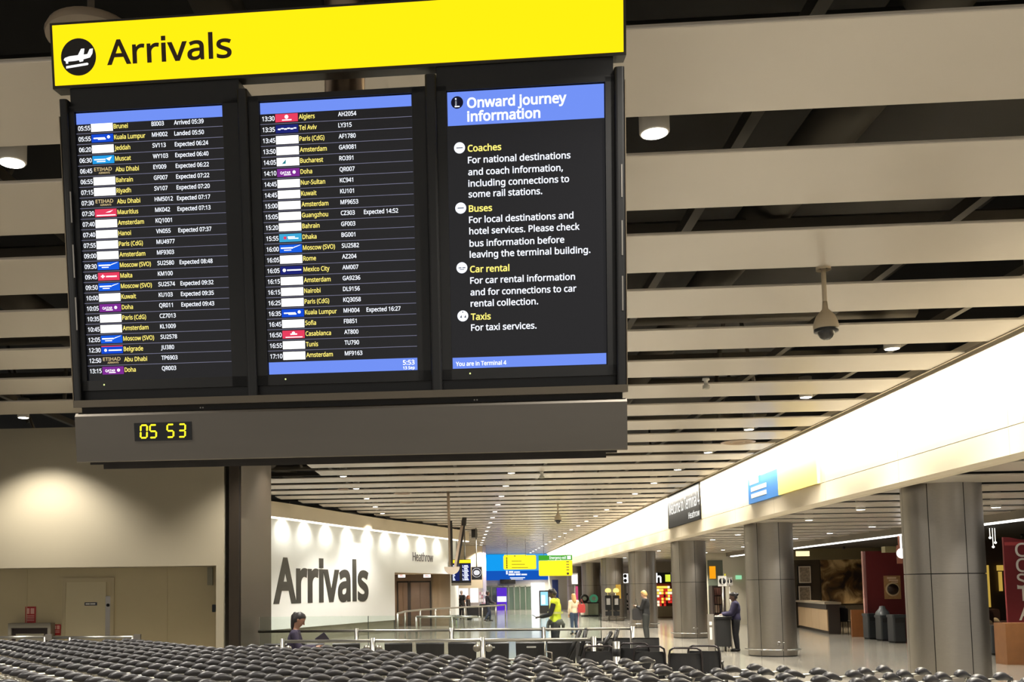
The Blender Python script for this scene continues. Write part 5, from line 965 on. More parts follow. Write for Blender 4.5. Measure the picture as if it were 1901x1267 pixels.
# onward journey information
s = scr[2]; sx = 0.845
mb = MB(); rect(mb, sx, 1.072, sx+W1, H1); mb.build('header_bar', HDR, s); mb = MB(); rect(mb, sx, 0.0, sx+W1, 0.049); mb.build('footer_bar', HDR, s)
mb = MB().disc((sx+0.043,yT,1.172),0.027,28,'y'); mb.build('info_disc', emat('disc_navy',(22,22,38),1.0), s)
mw, my = MB(), MB()
def L(mb, txt, x, z, cap, x1=None, bold=0.018):
    V, fs, w = text_data(txt, cap/0.70, bold); T(mb, txt, x, z, cap, bold, 'LEFT', ((x1-x)/w if x1 else 1.0))
L(mw, 'i', sx+0.034, 1.153, 0.036, bold=0.04); rect(mw, sx+0.032, 1.152, sx+0.054, 1.157, yT-0.0005)
mw.build('info_letter', TXW, s); mw = MB(); L(mw, 'Onward journey', sx+0.087, 1.147, 0.041, sx+0.523, 0.06); mw.build('heading_text', TXW, s); mw = MB(); L(mw, 'information', sx+0.087, 1.088, 0.041, sx+0.408, 0.06); mw.build('heading_text', TXW, s)
# line widths from the photo (sx offsets): right edges
def xr(u, v):
    r = ray(u, v); n = board.matrix_world.to_3x3() @ Vector((0,-1,0)); P0 = board.matrix_world.translation
    p = EYE + r * ((P0-EYE).dot(n)/r.dot(n)); return (board.matrix_world.inverted() @ p).x
for head, hz, hr, hv_, lines in (('Coaches',0.957,930.5,269,(('For national destinations',0.906,1059,287),('and coach information,',0.854,1045,309),('including connections to',0.804,1056.5,330),('some rail stations.',0.757,1006.5,350))),
    ('Buses',0.694,913.5,382,(('For local destinations and',0.645,1064.5,397),('hotel services. Please check',0.595,1076,418),('bus information before',0.541,1047.5,441),('leaving the terminal building.',0.492,1096,461))),
    ('Car rental',0.427,945.5,493,(('For car rental information',0.377,1067.5,511),('and for connections to car',0.325,1070,530),('rental collection.',0.275,999,554))),
    ('Taxis',0.216,911,583,(('For taxi services.',0.168,996,602),))):
    my = MB(); L(my, head, sx+0.086, hz, 0.0275, xr(hr, hv_), 0.045)
    my.build('topic_text', TXY, s)
    for txt, z, u, v in lines: mw = MB(); L(mw, txt, sx+0.086, z, 0.0275, xr(u, v), 0.035); mw.build('detail_text', TXW, s)
mw = MB(); L(mw, 'You are in Terminal 4', sx+0.014, 0.012, 0.018, xr(940, 672), 0.05)
mw.build('footer_text', TXW, s)
for z in (0.975, 0.712, 0.449, 0.235): MB().disc((sx+0.05,yT,z),0.0245,24,'y').build('pictogram_disc', TXW, s)
mb = MB()
for z in (0.975, 0.712): rect(mb, sx+0.036, z-0.002, sx+0.064, z+0.002, yT-0.0006)
for a, b_ in ((0.035,0.048),(0.052,0.066)): rect(mb, sx+a, 0.447, sx+b_, 0.451, yT-0.0006)
rect(mb, sx+0.04, 0.44, sx+0.06, 0.443, yT-0.0006)
for a in (0.037, 0.056): mb.add([(sx+a,yT-0.0006,0.228),(sx+a+0.009,yT-0.0006,0.226),(sx+a+0.007,yT-0.0006,0.24)],[(0,1,2)])
mb.disc((sx+0.05,yT-0.0006,0.252),0.003,8,'y'); mb.build('pictogram_marks', emat('marks_grey',(70,72,84),1.0), s)
# suspension pole behind the board, world vertical
p = PYd(640, 150, 4.95)
inv = board.matrix_world.inverted()
mb = MB(); a = inv @ Vector((p.x, 4.95, EYE.z+1.9)); b_ = inv @ Vector((p.x, 4.95, 6.8)); mb.tube([a, b_], 0.105, 24)
mb.build('suspension_pole', mat('pole_bronze',(140,122,104),0.28,0.9), board)
# ================================================================ luggage trolleys nested in lines
GRIP = mat('grip_grey',(40,39,42),0.42,var=0.08,scale=8); TUBE = mat('trolley_tube',(196,192,182),0.3,0.9)
def grip_mesh(mb, p0, p1, arch, r):
    p0, p1 = Vector(p0), Vector(p1); pts = []; rs = []
    prof = [0.40,0.78,0.98,1.0,0.92,0.80,0.64,0.52,0.42]
    for i, q in enumerate(prof):
        t = i/(len(prof)-1); p = p0.lerp(p1, t); p = p + Vector((0,0,arch*math.sin(math.pi*min(1,t*1.0)**0.8))); pts.append(p); rs.append(r*q)
    mb.tube(pts, rs, 10)
def make_trolley():
    # local: travels along +X, handle lies across Y at x = 0
    e = empty('luggage_trolley', (0,0,0), 'x', 'luggage trolley', 'nested luggage trolleys')
    hz = 1.03
    for yc in (0.17, -0.17):          # local +Y is the picture-left end of the handle
        mb = MB(); grip_mesh(mb, (0.0,yc+0.132,hz-0.004), (0.0,yc-0.132,hz-0.026), 0.024, 0.037); mb.build('grip', GRIP, e)
    mb = MB().tube([(0.0,-0.30,hz-0.012),(0.0,0.30,hz-0.012)], 0.013, 8)
    mb.tube([(0.045,-0.28,hz-0.02),(0.045,0.28,hz-0.02)], 0.011, 8); mb.build('handle_bar', TUBE, e)
    mb = MB()
    for s_ in (-1, 1):
        mb.tube([(0.0,0.27*s_,hz-0.03),(0.12,0.27*s_,0.75),(0.16,0.26*s_,0.30),(0.0,0.30*s_,0.16)], 0.014, 7)
        mb.tube([(0.0,0.30*s_,0.16),(0.9,0.14*s_,0.14)], 0.016, 7)
    mb.tube([(0.14,-0.265,0.55),(0.14,0.265,0.55)], 0.011, 6).tube([(0.9,-0.14,0.14),(0.9,0.14,0.14)], 0.016, 7)
    mb.tube([(0.1,-0.27,0.80),(0.34,-0.22,0.82),(0.34,0.22,0.82),(0.1,0.27,0.80)], 0.008, 6)
    mb.build('frame', TUBE, e)
    mb = MB()
    for x, y in ((0.02,-0.28),(0.02,0.28),(0.84,0.0)): mb.lathe([(0.0,-0.02),(0.07,-0.02),(0.075,0),(0.07,0.02),(0.0,0.02)], (x,y,0.076), 12, axis='y')
    mb.build('wheels', BLACK, e)
    return e
def ymax(x):
    pts = [(-12,16.95),(-5.5,16.4),(-4.95,15.9),(-4.6,15.0),(-3.48,14.4),(-2.07,14.0),(-0.4,12.4),(-0.1,12.0),(1.7,11.3),(2.28,10.3),(2.87,9.97),(3.9,9.75),(4.8,9.35),(7,8.9)]
    for (a, ya), (b_, yb) in zip(pts, pts[1:]):
        if a <= x <= b_: return ya + (yb-ya)*(x-a)/(b_-a)
    return 0
TH = math.radians(38); hv = Vector((math.cos(TH), math.sin(TH))); nv = Vector((-hv.y, hv.x))   # hv along the handles, nv the nesting direction (away)
lines = {}
for li in range(-40, 40):
    for ti in range(-60, 60):
        jit = random.Random(li*1000+ti)
        c = Vector((0, 11)) + hv*(0.69*li) + nv*(0.34*ti + 0.12*(li % 3))
        c += Vector((jit.uniform(-.012,.012), jit.uniform(-.012,.012)))
        if c.y > ymax(c.x) - 0.15: continue
        u, v = proj((c.x, c.y, 1.05))
        if -25 < u < IW+25 and v < IH+12: lines.setdefault(li, []).append((ti, c, jit.uniform(-0.16,0.16), jit.uniform(-.012,.014)))
tp = make_trolley(); first = True; n = 0
order = sorted(lines)
for k, li in enumerate(order):
    for j, (ti, c, rz, dz) in enumerate(lines[li]):
        o = tp if first else copy_tree(tp); first = False; n += 1
        o.location = (c.x, c.y, max(0,dz)*0); o.rotation_euler = (0, 0, TH + math.pi/2 + rz)
        o['label'] = 'grey-handled luggage trolley, %s from the front in the %s nested line from the left' % (nth(j), nth(k))
print('TROLLEYS', n)
# ================================================================ waiting seats
SEATM = mat('seat_black',(24,24,26),0.42,var=0.1,scale=5)
def make_seat():
    e = empty('waiting_seat', (0,0,0), 'x', 'seat', 'black waiting seats')   # faces +Y, back towards -Y
    mb = MB(); V = []; n = 6
    prof = [(-0.02,0.92,0.235),(-0.035,0.90,0.24),(0.0,0.70,0.235),(0.03,0.52,0.225),(0.06,0.43,0.21)]
    for dy in (0, 0.035):
        for y, z, hw in prof:
            for k in range(n+1):
                x = -hw + 2*hw*k/n; V.append((x, y+dy-0.02*(1-(x/hw)**2), z))
    m = len(prof)*(n+1); fs = []
    for L in (0, m):
        for i in range(len(prof)-1):
            for k in range(n):
                a = L+i*(n+1)+k; fs.append((a,a+1,a+n+2,a+n+1) if L == 0 else (a,a+n+1,a+n+2,a+1))
    for k in range(n):
        fs.append((k,k+m,k+1+m,k+1)); a = (len(prof)-1)*(n+1)+k; fs.append((a,a+1,a+1+m,a+m))
    for i in range(len(prof)-1):
        a = i*(n+1); fs.append((a,a+n+1,a+n+1+m,a+m)); a += n; fs.append((a,a+m,a+n+1+m,a+n+1))
    mb.add(V, fs); mb.build('backrest', SEATM, e)
    MB().rbox((-0.23,0.06,0.41),(0.23,0.52,0.46),0.03,'z').build('seat_pad', SEATM, e)
    MB().box((-0.3,0.22,0.33),(0.3,0.28,0.39)).build('beam', RAIL, e)
    MB().tube([(0.0,0.25,0.33),(0.0,0.25,0.02)],0.025).tube([(0,0.02,0.02),(0,0.5,0.02)],0.025).build('leg', RAIL, e)
    return e
sp = make_seat(); used_s = False
def put_seat(x, y, rz, lab):
    global used_s
    o = sp if not used_s else copy_tree(sp); used_s = True
    o.location = (x,y,0); o.rotation_euler = (0,0,rz); o['label'] = lab; return o
us = [516, 577, 643, 740, 799, 858, 919, 984, 1043, 1103]
labs = ['black waiting seat, mostly hidden behind the bronze pier','black waiting seat the ponytailed woman sits on','black waiting seat right of the seated woman','black waiting seat right of the empty gap in the front row','second black waiting seat right of the empty gap','third black waiting seat right of the empty gap, under the glass edge','front-row black seat with a pale label near its left top','front-row black seat with a pale label near its top centre','front-row black seat left of the first raised wheelchair handles','front-row black seat behind the folded wheelchairs']
for i, (u, lab) in enumerate(zip(us, labs)):
    p = PYd(u, 1215, 17.2); o = put_seat(p.x, 17.2, 0, lab)
    if i in (6, 7):
        dx = -0.08 if i == 6 else 0.02
        MB().rbox((dx-0.08,-0.062,0.82),(dx+0.08,-0.054,0.85),0.01,'y').build('seat_label', mat('label_grey',(150,150,144),0.5), o)
us2 = [860, 917, 984, 1042, 1096, 1150, 1205]
for i, u in enumerate(us2):
    p = PYd(u, 1190, 18.0); put_seat(p.x, 18.35, math.pi, 'back-row black waiting seat facing the camera, %s from the left' % nth(i))
for u, lab in ((1018,'grey armrest frame left of the first wheelchair handles'),):
    p = PYd(u, 1215, 16.9); o = MB().tube([(-0.06,0,0.55),(-0.05,0,0.78),(0.05,0,0.76),(0.06,0,0.55)],0.012).tube([(0,0,0.55),(0,0.3,0.4)],0.012).build('armrest', STEEL, loc=(p.x,16.85,0)); tag(o, lab, 'armrest')
# ================================================================ steel barriers with glass
def barrier(us, v0, v1, Y, lab, brackets, ends=None):
    pts = [PYd(u, v0 + (v1-v0)*(u-us[0])/max(1,(us[-1]-us[0])), Y) for u in us]
    z = sum(p.z for p in pts)/len(pts)
    e = empty('barrier_rail', (pts[0].x, Y, 0), lab, 'barrier', 'steel barriers by the waiting seats')
    x0 = pts[0].x
    xa = (ends[0] if ends else pts[0].x) - x0; xb = (ends[1] if ends else pts[-1].x) - x0
    MB().tube([(xa,0,z),(xb,0,z)], 0.026, 10).build('handrail', RAIL, e)
    for p in pts:
        MB().tube([(p.x-x0,0,0),(p.x-x0,0,z+0.045)], 0.04, 12).lathe([(0.08,0),(0.08,0.012),(0,0.012)],(p.x-x0,0,0),14).build('post', RAIL, e)
        if brackets:
            mb = MB()
            for s_ in (-1, 1): mb.lathe([(0.0,-0.02),(0.055,-0.02),(0.06,0),(0.055,0.02),(0,0.02)], (p.x-x0+0.075*s_*1.2,-0.0,z-0.12), 16, axis='y').tube([(p.x-x0,0,z-0.12),(p.x-x0+0.09*s_,0,z-0.12)],0.016)
            mb.build('glass_clamp', mat('clamp_steel',(150,146,136),0.35,0.9), e)
    return e, z, pts
e1, z1, pf = barrier([524.5, 692, 896, 1102], 1186, 1194, 15.3, 'nearer steel barrier rail in front of the waiting seats', True)
e2, z2, pb = barrier([662, 838, 1009, 1174], 1172, 1168, 18.9, 'farther steel barrier rail behind the waiting seats', False, (-4.04, PYd(1176,1168,18.9).x))
GL = glass('barrier_glass', (0.93,0.975,0.955))
gx0, gx1, gx2 = -4.04, PYd(683, 1150, 19.0).x, PYd(1115, 1150, 19.0).x
zt = PYd(600, 1145, 19.0).z
for a, b_, lab in ((gx0, gx1, 'clear greenish glass screen behind the seated woman'), (gx1+0.012, gx2, 'clear greenish glass screen behind the row of seats')):
    e = empty('glass_screen', (a, 19.0, 0), lab, 'glass screen')
    MB().box((0,0,0.08),(b_-a,0.012,zt)).build('glass_pane', GL, e)
    MB().box((b_-a,0.0,0.08),(b_-a+0.011,0.012,zt)).build('glass_edge', mat('glass_edge_dark',(40,52,48),0.2), e)
    MB().box((0,-0.02,0.0),(b_-a,0.03,0.08)).build('base_channel', RAIL, e)
# short post with dark band
p = PYd(1143.5, 1192, 12.6)
e = empty('bollard_post', (p.x, 12.6, 0), 'short steel post with a black band between the trolleys and wheelchairs', 'post')
MB().tube([(0,0,0),(0,0,p.z)],0.046,16).build('post_tube', RAIL, e)
zb1 = PYd(1143.5,1205,12.6).z; zb0 = PYd(1143.5,1219,12.6).z
MB().lathe([(0.0,zb0),(0.05,zb0),(0.05,zb1),(0,zb1)],n=16).build('band', BLACKM, e)
# curved queue rails near the lift lobby
def rail_run(plan, z, lab, extra=True, loops=()):
    x0, y0 = plan[0]
    e = empty('queue_rail', (x0,y0,0), lab, 'barrier')
    MB().tube([(x-x0,y-y0,z) for x,y in plan], 0.035, 8).build('handrail', RAIL, e)
    for i, (x, y) in enumerate(plan):
        if i % 2 == 0: MB().tube([(x-x0,y-y0,0),(x-x0,y-y0,z)],0.035,8).build('post', RAIL, e)
    return e
P = [PZ(738,1140,1.02),PZ(752,1136,1.02),PZ(780,1133,1.02),PZ(808,1131,1.02),PZ(835,1129.5,1.02),PZ(862,1128,1.02),PZ(895,1126.5,1.02),PZ(920,1125,1.02),PZ(938,1123.5,1.02)]
sub = []
for a, b_ in zip(P, P[1:]): sub += [(a.x,a.y),((a.x+b_.x)/2,(a.y+b_.y)/2)]
sub.append((P[-1].x,P[-1].y)); rail_run(sub, 1.02, 'long curved steel queue rail sweeping from the lift lobby into the hall')
P = [PZ(773,1146,1.0),PZ(800,1146,1.0),PZ(840,1146,1.0),PZ(886,1146,1.0)]
rail_run([(p.x,p.y) for p in P], 1.0, 'straight steel queue rail in front of the curved one')
# ================================================================ wheelchairs
FAB = mat('fabric_black',(20,20,22),0.75,var=0.15,scale=18); FRM = mat('chair_frame',(60,56,58),0.35,0.8)
def make_wheelchair():
    e = empty('wheelchair', (0,0,0), 'x', 'wheelchair', 'black wheelchairs parked by the seats')    # faces +Y
    mb = MB(); V = []
    for dy in (0,0.02):
        for z, hw in ((0.88,0.20),(0.85,0.215),(0.65,0.215),(0.45,0.21)):
            for k in range(7):
                x = -hw+2*hw*k/6; V.append((x, dy-0.03*(1-(x/hw)**2), z))
    fs = []
    for L in (0,28):
        for i in range(3):
            for k in range(6): a = L+i*7+k; fs.append((a,a+1,a+8,a+7))
    for k in range(6): fs.append((k,k+28,k+29,k+1)); fs.append((21+k,22+k,50+k,49+k))
    for i in range(3): fs.append((i*7,i*7+7,i*7+35,i*7+28)); fs.append((i*7+6,i*7+34,i*7+41,i*7+13))
    mb.add(V, fs); mb.build('back_sling', FAB, e)
    MB().rbox((-0.22,0.0,0.46),(0.22,0.42,0.51),0.03,'z').build('seat_cushion', FAB, e)
    for s_ in (-1,1):
        x = 0.225*s_
        MB().tube([(x,0.02,0.40),(x,0.45,0.40),(x,0.52,0.12),(x,0.62,0.10)],0.013,8).tube([(x,0.0,0.68),(x,0.36,0.68),(x,0.40,0.62),(x,0.40,0.40)],0.013,8).build('side_frame', FRM, e)
        MB().rbox((x-0.025,0.04,0.69),(x+0.025,0.32,0.72),0.01,'y').build('armrest', BLACK, e)
        w = MB(); w.lathe([(0.285,-0.014),(0.30,-0.01),(0.305,0),(0.30,0.01),(0.285,0.014)],(x+0.06*s_,0.05,0.305),28,axis='x').lathe([(0.0,-0.02),(0.03,-0.02),(0.03,0.02),(0,0.02)],(x+0.06*s_,0.05,0.305),10,axis='x')
        for k in range(12):
            t = 2*math.pi*k/12; w.tube([(x+0.06*s_,0.05,0.305),(x+0.06*s_,0.05+0.287*math.cos(t),0.305+0.287*math.sin(t))],0.003,4)
        w.build('wheel', BLACK, e)
        MB().lathe([(0.0,-0.012),(0.08,-0.012),(0.085,0),(0.08,0.012),(0,0.012)],(x,0.46,0.087),14,axis='x').build('caster', BLACK, e)
    MB().tube([(-0.225,0.02,0.38),(-0.225,-0.01,0.84),(-0.21,-0.03,0.92),(-0.16,-0.04,0.955),(0.16,-0.04,0.955),(0.21,-0.03,0.92),(0.225,-0.01,0.84),(0.225,0.02,0.38)],0.015,8).build('back_tube', FRM, e)
    MB().tube([(-0.225,0.3,0.34),(0.225,0.05,0.36)],0.011,8).build('cross_brace', FRM, e)
    return e
wc = make_wheelchair(); used_w = False
for (u, Y, rz, lab) in ((1112,15.2,0.05,'leftmost black wheelchair beside the front seats'),(1178,15.9,-0.15,'black wheelchair left of the gap with the bright floor reflection'),(1205,15.0,-0.05,'black wheelchair just right of the banded steel post'),(1272,14.6,-0.15,'black wheelchair in front of the info desk column'),(1307,15.1,-0.32,'rightmost black wheelchair with its frame against the pale floor')):
    p = PYd(u, 1215, Y); o = wc if not used_w else copy_tree(wc); used_w = True
    o.location = (p.x, Y, 0); o.rotation_euler = (0,0,rz); o['label'] = lab
# raised black straps / push poles of folded transit chairs
for i, (u0, v0, u1, v1, lab) in enumerate(((1063,1203,1077,1172,'leftmost tilted black folded-chair handle above the front seats'),(1082,1196,1088,1170,'second tilted black folded-chair handle from the left'),(1119,1200,1134,1176,'third tilted black folded-chair handle from the left'),(1139,1196,1146,1172,'tilted black folded-chair handle right above the banded post'))):
    Y = 15.7; a = PYd(u0, v0, Y); b_ = PYd(u1, v1, Y); d = (b_-a)
    o = MB().tube([a-d*0.9, a, b_], 0.033, 10).ball(b_, 0.033).build('folded_chair_handle', BLACK); tag(o, lab, 'handle')
# ================================================================ people
class Vol:
    # overlapping closed volumes that are then merged into ONE continuous skin
    def __init__(s): s.mb = MB()
    def cap(s, pts, rs, n=12):
        rs = rs if isinstance(rs, (list, tuple)) else [rs]*len(pts)
        s.mb.tube(pts, list(rs), n)
        for p, r in zip(pts, rs): s.mb.ball(p, r, n, 8)
        return s
    def loft(s, rings, sd, fw, n=20):
        V = []; fs = []
        for c, rx, ry in rings:
            for k in range(n):
                t = 2*math.pi*k/n; V.append(Vector(c) + sd*(rx*math.cos(t)) + fw*(ry*math.sin(t)))
        for i in range(len(rings)-1):
            for k in range(n): a, b_ = i*n+k, i*n+(k+1)%n; fs.append((a,b_,b_+n,a+n))
        fs += [tuple(range(n-1,-1,-1)), tuple(range((len(rings)-1)*n, len(rings)*n))]
        s.mb.add(V, fs); return s
    def finish(s, name, mtl, parent=None, voxel=0.011, smooth=2):
        o = s.mb.build('tmp', mtl)
        m = o.modifiers.new('r', 'REMESH'); m.mode = 'VOXEL'; m.voxel_size = voxel
        m = o.modifiers.new('s', 'SMOOTH'); m.factor = 0.5; m.iterations = smooth
        bpy.context.view_layer.update()
        me = bpy.data.meshes.new_from_object(o.evaluated_get(bpy.context.evaluated_depsgraph_get())); me.name = name
        bpy.data.objects.remove(o)
        me.materials.clear(); me.materials.append(mtl)
        for p in me.polygons: p.use_smooth = True; p.material_index = 0
        r = bpy.data.objects.new(name, me); COL.objects.link(r)
        if parent: r.parent = parent
        return r
def person(lab, loc, rz, J, cloth, skin_rgb, hair_rgb, hair='short', group=None, scale=1.0, female=False):
    # local: faces +Y, right is +X. J holds joint positions.
    SK = mat('skin_%d' % skin_rgb[0], skin_rgb, 0.5, var=0.06, scale=20); HR = mat('hair_%d' % hair_rgb[0], hair_rgb, 0.5, var=0.25, scale=40, stretch=(1,1,0.2))
    V3 = lambda k: Vector(J[k])
    pel, ch, nk, hd = V3('pelvis'), V3('chest'), V3('neck'), V3('head'); X = Vector((1,0,0))
    wst = pel.lerp(ch, 0.5); tv = (ch-pel).normalized(); tf = X.cross(tv)*-1; tf = tv.cross(X)
    if tf.y < 0: tf = -tf
    hv = (hd-nk).normalized(); hv = (hv + Vector((0,0,1))).normalized()
    fwd = Vector(J.get('face',(0,1,0))).normalized(); sd = fwd.cross(hv).normalized(); hv = sd.cross(fwd).normalized()
    k = 1.0
    def limbs(v, add=0.0, arms=1.0, legs=1.0, hands=True):
        for side in ('L','R'):
            if arms > 0:
                sh, el, wr = V3('sh'+side), V3('el'+side), V3('wr'+side)
                v.cap([ch.lerp(sh,0.6)+Vector((0,0,0.05)), sh], [0.062+add,0.058+add])
                if arms > 0.3: v.cap([sh, sh.lerp(el,0.5), sh.lerp(el, min(1,arms*2))], [0.054+add,0.048+add,0.041+add])
                if arms > 0.6: v.cap([el, el.lerp(wr,0.3), el.lerp(wr, arms)], [0.041+add,0.041+add,0.027+add])
            if legs > 0:
                hp, kn, an = V3('hip'+side), V3('kn'+side), V3('an'+side)
                v.cap([hp, hp.lerp(kn,0.5), kn], [0.090+add,0.078+add,0.057+add])
                v.cap([kn, kn.lerp(an,0.35), kn.lerp(an,legs)], [0.057+add,0.056+add,0.037+add])
    def torso(v, add=0.0, top=True):
        rings = [(pel-tv*0.07,0.12+add,0.085+add),(pel-tv*0.02,0.155+add,0.108+add),(pel+tv*0.05,0.15+add,0.102+add),(wst,0.128+add,0.092+add),(ch-tv*0.04,0.150+add,0.108+add),(ch+tv*0.06,0.150+add,0.100+add),(ch+tv*0.13,0.115+add,0.078+add)]
        if top: rings.append((ch+(nk-ch)*0.92,0.062+add*0.6,0.056+add*0.6))
        v.loft(rings, X, tf)
    v = Vol(); torso(v); limbs(v); v.cap([ch+(nk-ch)*0.7, hd-hv*0.05-fwd*0.01], [0.056,0.052])
    v.loft([(hd-hv*0.118+fwd*0.036,0.026,0.03),(hd-hv*0.095+fwd*0.022,0.050,0.060),(hd-hv*0.045+fwd*0.010,0.066,0.082),(hd+hv*0.02,0.076,0.094),(hd+hv*0.07-fwd*0.005,0.072,0.090),(hd+hv*0.10-fwd*0.008,0.056,0.070),(hd+hv*0.116-fwd*0.008,0.03,0.04)], sd, fwd)
    v.cap([hd+fwd*0.090+hv*0.012, hd+fwd*0.112-hv*0.022], [0.010,0.014])
    for q in (-1,1): v.mb.ball(hd+sd*(0.074*q)-hv*0.005-fwd*0.012, (0.014,0.022,0.030), 10, 6)
    for side in ('L','R'):
        q = -1 if side == 'L' else 1
        el, wr, an = V3('el'+side), V3('wr'+side), V3('an'+side)
        h_ = Vector(J.get('hand'+side, wr-el)).normalized(); wd = h_.cross(Vector((0,0,1)))
        if wd.length < 0.3: wd = h_.cross(X)
        wd.normalize(); pn = wd.cross(h_)
        v.loft([(wr-h_*0.01,0.026,0.020),(wr+h_*0.04,0.040,0.017),(wr+h_*0.09,0.041,0.014)], wd, pn)
        for t in range(4):
            o_ = wd*(0.030-0.020*t); L = (0.066,0.078,0.072,0.054)[t]; b0 = wr+h_*0.085+o_
            v.cap([b0, b0+h_*L*0.5-pn*0.010, b0+h_*L*0.82-pn*0.034], [0.0095,0.0088,0.008], 8)
        v.cap([wr+h_*0.025-wd*(-0.034), wr+h_*0.055+wd*0.058-pn*0.008, wr+h_*0.085+wd*0.060-pn*0.022], [0.012,0.011,0.009], 8)
        ft = Vector(J.get('foot'+side,(0,1,0))).normalized()
        v.cap([an, an+Vector((0,0,-0.045))-ft*0.03], 0.036); v.cap([an+Vector((0,0,-0.045)), an+Vector((0,0,-0.058))+ft*0.15], [0.034,0.026])
    body = v.finish('person', SK, None, 0.0085, 1)
    body.location = loc; body.rotation_euler = (0,0,rz); body.scale = (scale,)*3
    tag(body, lab, 'person', group)
    for q in (-1,1): MB().ball(hd+fwd*0.089+sd*0.031*q+hv*0.018, (0.010,0.008,0.007), 8, 5).build('eye', mat('eye_dark',(24,20,20),0.3), body)
    MB().ball(hd+fwd*0.088-hv*0.056, (0.022,0.008,0.006), 8, 4).build('mouth', mat('lip_brown',(128,72,64),0.5), body)
    g = Vol()
    g.loft([(hd-hv*0.075-fwd*0.050,0.050,0.050),(hd-hv*0.03-fwd*0.036,0.080,0.076),(hd+hv*0.03-fwd*0.026,0.086,0.086),(hd+hv*0.075-fwd*0.012,0.083,0.095),(hd+hv*0.105-fwd*0.010,0.070,0.084),(hd+hv*0.132-fwd*0.012,0.036,0.046)], sd, fwd)
    if hair == 'ponytail':
        Z = Vector((0,0,1)); bk = Vector((fwd.x,fwd.y,0)).normalized(); b0 = hd+hv*0.07-fwd*0.085
        g.cap([b0, b0-bk*0.045+Z*0.012, b0-bk*0.075-Z*0.04, b0-bk*0.08-Z*0.13, b0-bk*0.085-Z*0.22, b0-bk*0.08-Z*0.29],[0.020,0.028,0.038,0.040,0.036,0.014])
    if hair == 'long': g.cap([hd+hv*0.02-fwd*0.03, hd-hv*0.08-fwd*0.055, hd-hv*0.18-fwd*0.075, hd-hv*0.30-fwd*0.08],[0.086,0.088,0.082,0.045], 16)
    if hair == 'bob': g.cap([hd+hv*0.03-fwd*0.02, hd-hv*0.03-fwd*0.035],[0.09,0.078], 16)
    if hair == 'bun': g.cap([hd+hv*0.03-fwd*0.11, hd+hv*0.035-fwd*0.125], 0.045)
    g.finish('hair', HR, body, 0.011, 2)
    for name, rgb, parts, add in cloth:
        M = mat('cloth_%s_%d_%d_%d' % ((name,)+tuple(rgb)), rgb, 0.8, var=0.12, scale=14); g = Vol(); ad = 0.010 + max(0, add)
        if 'torso' in parts:
            torso(g, ad); limbs(g, ad, 0.92 if 'sleeves' in parts else (0.0 if 'vest' in parts else 0.34), 0)
            if 'vest' in parts:
                for side in ('L','R'): sh = V3('sh'+side); g.cap([ch.lerp(sh,0.5)+Vector((0,0,0.05)), ch.lerp(sh,0.9)+Vector((0,0,0.03))], [0.062+ad,0.058+ad])
        else:
            g.loft([(pel-tv*0.08,0.125+ad,0.09+ad),(pel-tv*0.02,0.156+ad,0.110+ad),(pel+tv*0.07,0.146+ad,0.102+ad)], X, tf); limbs(g, ad, 0, 0.95)
        g.finish(name, M, body, 0.014, 2)
    for side in ('L','R'):
        an = V3('an'+side); ft = Vector(J.get('foot'+side,(0,1,0))).normalized(); g = Vol()
        g.cap([an+Vector((0,0,-0.03))-ft*0.025, an+Vector((0,0,-0.045))+ft*0.06], [0.046,0.043]); g.cap([an+Vector((0,0,-0.045))+ft*0.06, an+Vector((0,0,-0.052))+ft*0.16], [0.043,0.034])
        g.finish('shoe', mat('shoe_dark',(26,24,24),0.5), body, 0.012, 2)
    return body
def stand(h=1.72, **kw):
    k = h/1.75
    J = dict(pelvis=(0,0,0.96),chest=(0,0.0,1.28),neck=(0,0.0,1.49),head=(0,0.02,1.62),shL=(-.175,0,1.40),shR=(.175,0,1.40),elL=(-.22,-.02,1.12),elR=(.22,-.02,1.12),wrL=(-.21,.06,.88),wrR=(.21,.06,.88),
             hipL=(-.085,0,.90),hipR=(.085,0,.90),knL=(-.095,.02,.50),knR=(.095,.02,.50),anL=(-.10,-.02,.085),anR=(.10,-.02,.085))
    J.update(kw)
    return {a: (tuple(x*k for x in b_) if not a.startswith(('face','hand','foot')) else b_) for a, b_ in J.items()}
def phone(parent_loc, rz, p, lab):
    o = MB().rbox((-0.036,-0.004,-0.072),(0.036,0.004,0.072),0.01,'y').build('mobile_phone', BLACK); c, s_ = math.cos(rz), math.sin(rz)
    o.location = (parent_loc[0]+p[0]*c-p[1]*s_, parent_loc[1]+p[0]*s_+p[1]*c, parent_loc[2]+p[2]); o.rotation_euler = (math.radians(-60),0,rz); tag(o, lab, 'phone'); return o
def ground(u, Y): p = PYd(u, 1100, Y); return (p.x, Y, 0)
LEFT, AWAY = math.radians(90), 0.0      # +Y local: heading 0 looks down the hall, +90deg looks to the left of the picture
